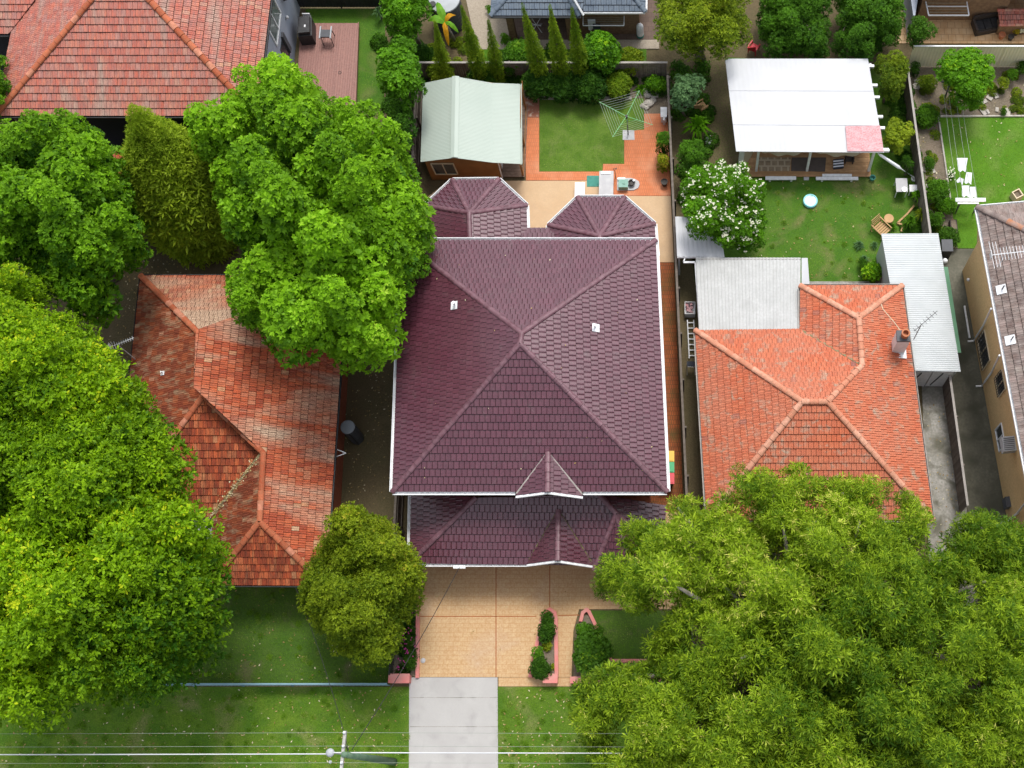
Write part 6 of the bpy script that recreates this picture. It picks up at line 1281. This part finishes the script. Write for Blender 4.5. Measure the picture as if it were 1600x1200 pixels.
canopy('leafy_tree', 'rounded green tree behind the rear corner of the pergola', [(1300, -60), (1302, 90), (1345, 86), (1398, 70), (1416, 40), (1412, -60)], 3.3, 2.0, .5, 'small', L['mid'], tint=(.15, .75), lump=1.2)
canopy('oleander', 'white flowering bush beside the white carport', [(1062, 272), (1080, 258), (1104, 250), (1122, 238), (1140, 252), (1162, 248), (1182, 268), (1200, 284), (1196, 308), (1210, 334), (1194, 352), (1196, 378), (1172, 382), (1160, 400), (1138, 388), (1118, 384), (1104, 360), (1076, 356), (1062, 330)], 4.2, 2.0, .42, 'small', L['lemon'], cat='flowering bush', space=1.0, tint=(.3, .85), lump=1.6, petals=(L['petal'], 620, .055), trunk_r=.1)
canopy('shrub', 'glossy green bush just north of the white flowering one', [(1062, 214), (1090, 208), (1112, 232), (1108, 250), (1070, 262), (1056, 240)], 3, 2, .42, 'small', L['mid'], cat='bush', tint=(.4, .85), trunk_r=.08)
canopy('leafy_tree', 'bright leafy tree growing between the deck lawn and the mint shed', [(582, 92), (600, 52), (632, 46), (656, 62), (660, 100), (658, 155), (622, 156), (598, 150), (586, 130)], 5.5, 3.5, .5, 'glossy', L['lemon'], tint=(.35, .9), lump=.9, trunk_r=.12)
canopy('leafy_tree', 'green tree at the top edge left of the round tank', [(592, -60), (590, 20), (610, 50), (648, 44), (664, 20), (662, -60)], 5, 3, .5, 'glossy', L['lemon'], tint=(.2, .7), lump=.9, trunk_r=.12)
canopy('leafy_tree', 'dark foliage along the fence left of the mint shed', [(600, 152), (650, 158), (646, 240), (630, 260), (612, 200)], 4, 2.5, .45, 'small', L['mid'], tint=(.05, .4), trunk_r=.1)
canopy('citrus_tree', 'round citrus tree in front of the cream fence', [(1463, 98), (1478, 76), (1500, 70), (1530, 68), (1556, 84), (1560, 112), (1552, 140), (1530, 156), (1500, 148), (1482, 126)], 3.6, 1.9, .48, 'glossy', L['lemon'], tint=(.35, .9), space=.8, trunk_r=.08)
canopy('shrub', 'tall mixed green bush just right of the pergola roof, nearest the fence top', [(1366, 100), (1376, 74), (1400, 66), (1420, 84), (1422, 120), (1400, 150), (1378, 140)], 3.2, 1.6, .42, 'small', L['olive'], cat='bush', tint=(.1, .55), trunk_r=.07)
canopy('shrub', 'yellowish green bush between the pergola and the timber fence', [(1380, 190), (1400, 176), (1430, 192), (1432, 220), (1408, 232), (1384, 222)], 2.4, 1.3, .36, 'glossy', L['olive'], cat='bush', tint=(.35, .9), trunk_r=.06)
canopy('shrub', 'dim bush under the slanting folded umbrella', [(1400, 244), (1430, 240), (1432, 268), (1412, 274)], 1.5, .8, .32, 'small', L['mid'], cat='bush', tint=(.0, .35), trunk_r=.05)
canopy('shrub', 'dark bush hiding the corner of the sandstone patio', [(1418, 30), (1446, 8), (1462, 26), (1470, 56), (1448, 66), (1418, 64)], 2.8, 1.6, .38, 'small', L['deep'], cat='bush', tint=(.2, .7), trunk_r=.06)
# leaning conifer
def pencil(name, label, base, top_uv, h, r_, style, lm, group=None, tint=(.1, .5), cat='conifer', n=None, bend=1.0):
    b = P(*base, 0); tp = P(*top_uv, h); n = n or int(h * 2.3); cl = []
    for i in range(n):
        f = (i + .5) / n; c = b.lerp(tp, f) if bend else b; rr2 = r_ * (math.sin(math.pi * min(1, .18 + f * .82)) ** .6 if f < .4 else (1 - (f - .4) / .6) ** .8 * .98 + .04)
        k = max(1, int(rr2 / .42)) * (3 if rr2 > .5 else 1)
        for j in range(k):
            a = j * 6.283 / k + i * 1.1; q = (rr2 * .5 if k > 1 else 0); cr = max(.09, rr2 * (.62 if k > 1 else 1)); cl.append((c.x + q * math.cos(a), c.y + q * math.sin(a), max(.2, h * f), cr, cr, max(cr * 1.15, h / n * 1.25), random.uniform(*tint)))
    t = Thing(name, label, cat, tuple(b), group); link('foliage', leaf_mesh('foliage', cl, style, lm, t.loc), t.root)
    mb = MB(); mb.tube([b, b.lerp(tp, .5) , b.lerp(tp, .9)], [r_ * .16 + .03, r_ * .1 + .02, .01], 6); t.part('trunk', mb, M['bark']); return t
pencil('cypress_tree', 'tall dull green conifer standing between the two bright trees', (322, 368), (212, 172), 10.2, 2.15, 'conifer', L['cyp'], tint=(.45, 1.), n=18)
pens = [((697, 132), (681, 38), 4.9, 'leftmost pencil pine, leaning by the banana plant'), ((757, 138), (722, 14), 6.2, 'tall pencil pine between the banana plant and the gravel bed'), ((781, 134), (764, 36), 4.9, 'thin pencil pine in front of the gravel bed'), ((850, 138), (817, 12), 6.3, 'tallest pencil pine, before the covered patio'), ((882, 138), (860, 14), 6.2, 'slim pencil pine at the middle of the slate blue roof'), ((912, 136), (894, 18), 5.9, 'rightmost pencil pine, touching the round hedge bush')]
for b, tp, h, lab in pens: pencil('pencil_pine', lab, b, tp, h, .42 if h > 5 else .36, 'conifer', L['cyp'], 'row of pencil pines', (.1, .6))
# banana
t = Thing('banana_plant', 'banana plant with two green and two dried orange leaves by the round tank', 'plant', P(712, 66, 0)); b = P(712, 66, 0); tp = P(695, 34, 2.3); mb = MB(); mb.tube([b, b.lerp(tp, .5), tp], [.1, .08, .05], 8); t.part('stem', mb, M['palebark'], smooth=True)
for e, dr, m, w_ in (((683, 4), .3, 'banana', .2), ((668, 31), .5, 'banana', .22), ((716, 49), .6, 'banana', .13), ((711, 21), .7, 'bananadry', .15), ((699, 64), 1.2, 'bananadry', .14)):
    tip = P(*e, 2.4 - dr * .3); vs = []; N_ = 12; d = (tip - tp); s_ = Vector((-d.y, d.x, 0)).normalized()
    for i in range(N_ + 1):
        f = i / N_; c_ = tp + d * f + Vector((0, 0, .35 * math.sin(math.pi * f * .8) - dr * f * f * .5)); wd = w_ * (math.sin(math.pi * min(1, f * .9 + .12)) ** .5 if i < N_ else .1) * random.uniform(.85, 1.1); vs += [c_ - s_ * wd - Vector((0, 0, .05)), c_, c_ + s_ * wd - Vector((0, 0, .05))]
    mb = MB(); fs = []
    for i in range(N_): q_ = i * 3; fs += [(q_, q_ + 1, q_ + 4, q_ + 3), (q_ + 1, q_ + 2, q_ + 5, q_ + 4)]
    mb.add(vs, fs)
    for k in range(len(mb.r)): mb.r[k] = random.uniform(.3, .9)
    t.part('leaf', mb, L[m])
def spiky(u, v, r_, h, m, label, n=26, wd=.05, cat='plant', name='spiky_plant', group=None, droopy=.3, trunk=0.):
    c = P(u, v, h * .4 + trunk); t = Thing(name, label, cat, (c.x, c.y, 0), group); mb = MB()
    for i in range(n):
        a = i * 2.4 + random.uniform(-.2, .2); el = .15 + 1.1 * (i / n); l_ = r_ * random.uniform(.8, 1.1) ; d = Vector((math.cos(a) * math.cos(el), math.sin(a) * math.cos(el), 0)); s_ = Vector((-math.sin(a), math.cos(a), 0)) * wd / 2; b = Vector((c.x, c.y, trunk + .02))
        m1 = b + d * l_ * .55 + Vector((0, 0, h * math.sin(el) * .8 + .05)); tp = b + d * l_ + Vector((0, 0, h * (math.sin(el) - droopy)+.03)); mb.add([b - s_ * .6, b + s_ * .6, m1 + s_, m1 - s_, tp], [(0, 1, 2, 3), (3, 2, 4)], random.uniform(.2, .9))
    t.part('leaves', mb, m)
    if trunk: m2 = MB(); m2.tube([(c.x, c.y, 0), (c.x, c.y, trunk)], [.08, .06], 7); t.part('stem', m2, M['bark'])
    return t
spiky(1342, 383, .38, .35, L['blue'], 'blue green agave at the lawn edge beside the grey garage wall, upper one', 30, .07)
spiky(1350, 405, .36, .32, L['blue'], 'smaller agave below the upper blue green agave', 26, .06)
spiky(1366, 383, .32, .35, L['blue'], 'pale spiky clump touching the garage wall', 30, .04)
spiky(1394, 355, .34, .3, L['mid'], 'bright spiky plant between the lounger and the zigzag edging', 30, .06)
spiky(1422, 345, .5, .6, L['mid'], 'long leaved cordyline inside the zigzag edging', 40, .06, trunk=.3)
spiky(1440, 334, .5, .6, L['olive'], 'yellowish cordyline against the timber fence, inside the edging', 40, .06, trunk=.4)
spiky(1433, 304, .42, .5, L['lemon'], 'small yellow green palm below the white side table', 34, .07, trunk=.5)
spiky(1090, 195, 1.0, .9, L['lemon'], 'golden palm with arching fronds in the narrow side garden', 34, .16, 'palm', 'palm', droopy=.5, trunk=.7)
spiky(592, 18, .5, .6, L['blue'], 'grey green yucca at the top end of the side lawn', 34, .06, trunk=.5)
spiky(1002, 140, .5, .4, L['lemon'], 'bright strap leaved plant at the corner of the rear bed', 30, .09)
spiky(1013, 130, .5, .5, L['mid'], 'green strap leaved plant behind the bright one in the rear corner', 30, .09)
canopy('papaya_tree', 'papaya like tree with blue green leaves beyond the rear fence corner', [(1052, 112), (1075, 100), (1100, 112), (1106, 140), (1090, 158), (1060, 158), (1046, 138)], 3.4, 2.2, .45, 'glossy', L['blue'], tint=(.3, .8), trunk_r=.07)
sb = [(938, 86, 1.1, 2.6, 'glossy', 'lemon', (.15, .8), 'big round hedge bush beside the rightmost pencil pine'), (812, 88, .75, 1.7, 'small', 'mid', (.3, .8), 'bright bush between the thin and the tallest pencil pines'), (795, 100, .6, 1.3, 'small', 'deep', (.2, .5), 'dark bush at the left foot of the bright rear bush'),
 (840, 132, .8, 1.4, 'small', 'deep', (0, .4), 'low dark bush behind the broken brick bed'), (880, 136, .8, 1.4, 'small', 'deep', (0, .35), 'low dark bush behind the middle of the lawn'), (920, 134, .9, 1.6, 'small', 'deep', (0, .35), 'low dark bush behind the right half of the lawn'), (965, 134, .7, 1.2, 'small', 'cyp', (0, .4), 'dull bush behind the rotary clothes line'),
 (755, 122, .7, 1.2, 'small', 'deep', (.1, .5), 'dark bush just behind the mint roof'), (690, 116, .7, 1.5, 'small', 'olive', (.1, .5), 'bush showing behind the left end of the mint roof'), (868, 78, .5, .9, 'small', 'mid', (.1, .5), 'small bush on the grass strip before the patio'), (985, 96, .7, 1.2, 'small', 'olive', (.2, .6), 'thin yellowish bush below the corner of the brick wall'),
 (1036, 225, .42, 2.2, 'small', 'mid', (.3, .7), 'tall thin shrub against the right fence above the black pot'), (1036, 255, .36, 1.5, 'small', 'olive', (.6, 1.), 'yellow leaved shrub just above the black pot'), (1024, 132, .5, 1.0, 'glossy', 'lemon', (.3, .8), 'light green bush in the rear right corner'),
 (1362, 425, .5, .9, 'glossy', 'lemon', (.6, 1.), 'yellow green bush in the corner by the orange roof'), (1348, 412, .3, .6, 'small', 'mid', (.2, .6), 'small green bush left of the yellow green corner bush'),
 (925, 1018, .82, 1.6, 'glossy', 'deep', (.45, .95), 'big round dark green bush at the mouth of the path'), (913, 988, .42, 1.2, 'glossy', 'mid', (.3, .8), 'upright bush between the big round bush and the kerb tip'), (936, 985, .3, .8, 'small', 'mid', (.3, .8), 'small leafy bush beside the upright bush'),
 (855, 967, .38, .6, 'small', 'deep', (.1, .5), 'square clipped bush at the tip of the island bed'), (853, 988, .44, .85, 'small', 'deep', (.05, .45), 'round clipped ball in the upper island bed'), (844, 1045, .5, .95, 'small', 'deep', (.05, .4), 'larger clipped ball at the foot of the island bed'), (841, 1023, .36, .7, 'glossy', 'mid', (.4, .9), 'bright leafy plant leaning over the island kerb'), (856, 1008, .24, .3, 'glossy', 'olive', (.7, 1.), 'little yellow green plant in the middle of the island bed'),
 (1447, 182, .62, .7, 'small', 'mid', (.2, .6), 'green bush in the bed by the timber fence'), (1430, 108, .3, 1.1, 'small', 'deep', (.1, .4), 'dark bush in the corner of the cream and timber fences'), (1447, 130, .5, .8, 'small', 'olive', (.05, .4), 'scrubby bush left of the citrus tree'), (1452, 255, .35, .5, 'small', 'mid', (.1, .5), 'small dark bush halfway along the timber fence bed'),
 (1464, 300, .62, .8, 'small', 'mid', (.3, .7), 'leafy bush at the lower end of the timber fence bed'), (1478, 322, .5, .7, 'small', 'lemon', (.2, .7), 'bright bush below the laundry frame'), (1462, 345, .45, .7, 'small', 'mid', (.2, .6), 'green bush left of the raised planter'), (1482, 372, .55, .8, 'small', 'deep', (.2, .6), 'dark leafy bush at the foot of the raised planter'), (1582, 118, .35, .8, 'small', 'mid', (.3, .7), 'small upright bush right of the citrus tree'), (1597, 108, .4, .8, 'small', 'deep', (.1, .5), 'dark bush at the right end of the cream fence'),
 (1567, 130, .35, .8, 'small', 'olive', (.3, .7), 'yellowish weed clump beside the citrus tree'), (1568, 175, .22, .35, 'small', 'mid', (.2, .6), 'tiny bush on the edge of the far right lawn'), (640, 1000, .3, .6, 'small', 'deep', (.2, .6), 'dark bush in the lower half of the left driveway bed'), (641, 1035, .36, .7, 'small', 'deep', (.2, .5), 'dark bush at the street end of the left driveway bed'), (636, 960, .4, .8, 'small', 'deep', (.05, .4), 'dark bush under the yellow green tree'),
 (790, 62, .3, .6, 'glossy', 'lemon', (.4, .9), 'yellow green potted shrub by the patio pillar'), (735, 52, .25, .5, 'glossy', 'lemon', (.4, .9), 'low yellow green shrub behind the second pencil pine'), (765, 15, .25, .5, 'glossy', 'lemon', (.3, .8), 'small green shrub by the corner of the slate blue roof'), (665, 90, .6, 1.2, 'small', 'deep', (.0, .4), 'dark bush at the left foot of the first pencil pine')]
for u, v, r_, h, st, lm, tn, lab in sb: shrub(u, v, r_, h, st, L[lm], lab, tint=tn)
o_ = shrub(636, 1018, .28, .7, 'small', L['deep'], 'dark shrub dotted with magenta flowers in the left driveway bed', tint=(.1, .4)); mb = MB(); c = o_.loc
for _ in range(60):
    a = random.uniform(0, 6.28); p = Vector((c.x + random.gauss(-.1, .2), c.y + random.gauss(.4, .7), .72 + random.uniform(-.1, .1))); r_ = .05
    mb.add([p, p + Vector((r_, 0, .01)), p + Vector((r_, r_, .02)), p + Vector((0, r_, .01))], [(0, 1, 2, 3)])
o_.part('blossom', mb, L['pinkpetal'], kind='stuff')
mb = MB(); c = P(1487, 273, .3)
for _ in range(26): p = Vector((c.x + random.gauss(0, .12), c.y + random.gauss(0, .16), .3 + random.uniform(-.1, .1))); mb.add([p, p + Vector((.06, 0, .01)), p + Vector((.06, .06, .02)), p + Vector((0, .06, .01))], [(0, 1, 2, 3)])
t = shrub(1487, 273, .2, .3, 'small', L['mid'], 'small purple and white flowering plant at the lawn edge', tint=(.2, .5)); t.part('blossom', mb, L['petal'], kind='stuff')
def groundcover(poly, n, style, lm, rr, tint, label, z0=.02):
    us = [p[0] for p in poly]; vs = [p[1] for p in poly]; cl = []
    while len(cl) < n:
        u, v = random.uniform(min(us), max(us)), random.uniform(min(vs), max(vs))
        if inside(poly, u, v): c = P(u, v, .1); r_ = random.uniform(*rr); cl.append((c.x, c.y, z0 + r_ * .2, r_, r_, r_ * random.uniform(.5, .9), random.uniform(*tint)))
    o_ = link('ground_cover', leaf_mesh('ground_cover', cl, style, lm, (0, 0, 0))); tag(o_, label, kind='stuff')
groundcover([(655, 114), (1040, 114), (1040, 150), (655, 150)], 46, 'small', L['deep'], (.2, .5), (0, .45), 'low dark planting under the pencil pines')
groundcover([(1052, 100), (1100, 100), (1120, 250), (1060, 320)], 34, 'small', L['mid'], (.2, .45), (0, .5), 'tangled green growth in the narrow side garden')
groundcover([(1425, 112), (1600, 112), (1600, 176), (1462, 178), (1484, 320), (1494, 384), (1462, 380)], 60, 'small', L['olive'], (.1, .28), (.0, .6), 'weeds and small plants along the right fences')
groundcover([(1385, 110), (1416, 110), (1440, 280), (1400, 260)], 26, 'small', L['mid'], (.2, .4), (0, .45), 'undergrowth between the pergola and the timber fence')
groundcover([(622, 900), (646, 900), (648, 1056), (620, 1056)], 26, 'small', L['deep'], (.15, .3), (0, .45), 'low plants filling the left driveway bed')
groundcover([(602, 0), (658, 0), (655, 100), (640, 250), (612, 250), (590, 60)], 34, 'small', L['mid'], (.25, .45), (0, .45), 'undergrowth below the hedge trees by the deck lawn')
groundcover([(672, 70), (745, 60), (745, 98), (660, 98)], 16, 'small', L['olive'], (.15, .3), (.1, .6), 'weedy plants around the round tank')
groundcover([(848, 970), (866, 970), (868, 1050), (836, 1050)], 9, 'glossy', L['olive'], (.1, .18), (.2, .8), 'small plants in the island bed')
groundcover([(1425, 318), (1450, 318), (1456, 362), (1412, 362)], 14, 'small', L['mid'], (.15, .3), (.1, .6), 'mixed plants inside the zigzag edging')
for k_, (pl_, n_w) in enumerate((([(0, 1080), (636, 1080), (636, 1200), (0, 1200)], 150), ([(782, 1080), (900, 1080), (900, 1200), (782, 1200)], 45), ([(250, 920), (610, 920), (610, 1060), (250, 1060)], 90), ([(1120, 290), (1400, 290), (1370, 440), (1200, 440)], 60))):
    groundcover(pl_, n_w, 'grassy', L['blade'], (.05, .13), (.3, .95), ('coarse tufts and weeds in the left verge', 'coarse tufts and weeds in the right verge', 'coarse tufts in the left front yard', 'coarse tufts in the pergola lawn')[k_], .0)
def armchair(name, u, v, m, label, an=0., z0=0.):
    c = P(u, v, .4); t = Thing(name, label, 'chair', (c.x, c.y, z0))
    def q_(x, y, z): return (c.x + x * math.cos(an) - y * math.sin(an), c.y + x * math.sin(an) + y * math.cos(an), z)
    mb = MB(); mb.box(q_(0, 0, .38), (.44, .44, .05), an); t.part('seat', mb, m); mb = MB(); mb.bar(q_(0, .2, .4), q_(0, .32, .85), .44, .05); t.part('backrest', mb, m)
    for s_ in (-.24, .24):
        mb = MB(); mb.box(q_(s_, 0, .6), (.06, .46, .04), an); t.part('armrest', mb, m)
        for y_ in (-.2, .2): mb = MB(); mb.box(q_(s_ * .92, y_, 0), (.045, .045, .6), an, z0=0); t.part('leg', mb, m)
armchair('garden_chair', 1178, 74, M['binred'], 'dark red plastic chair in the shade behind the pergola', 2.6)
armchair('garden_chair', 1097, 166, M['wood'], 'old wooden chair on the bare earth west of the pergola', 2.2)
mb = MB(); c = P(1107, 220, .1); mb.box((c.x, c.y, .12), (.28, .5, .2), .1); single('cushion_box', mb, M['cloth'], 'small white and pink box on the bare earth by the golden palm', 'box')
print('LEAF TRIS', COUNT[0])
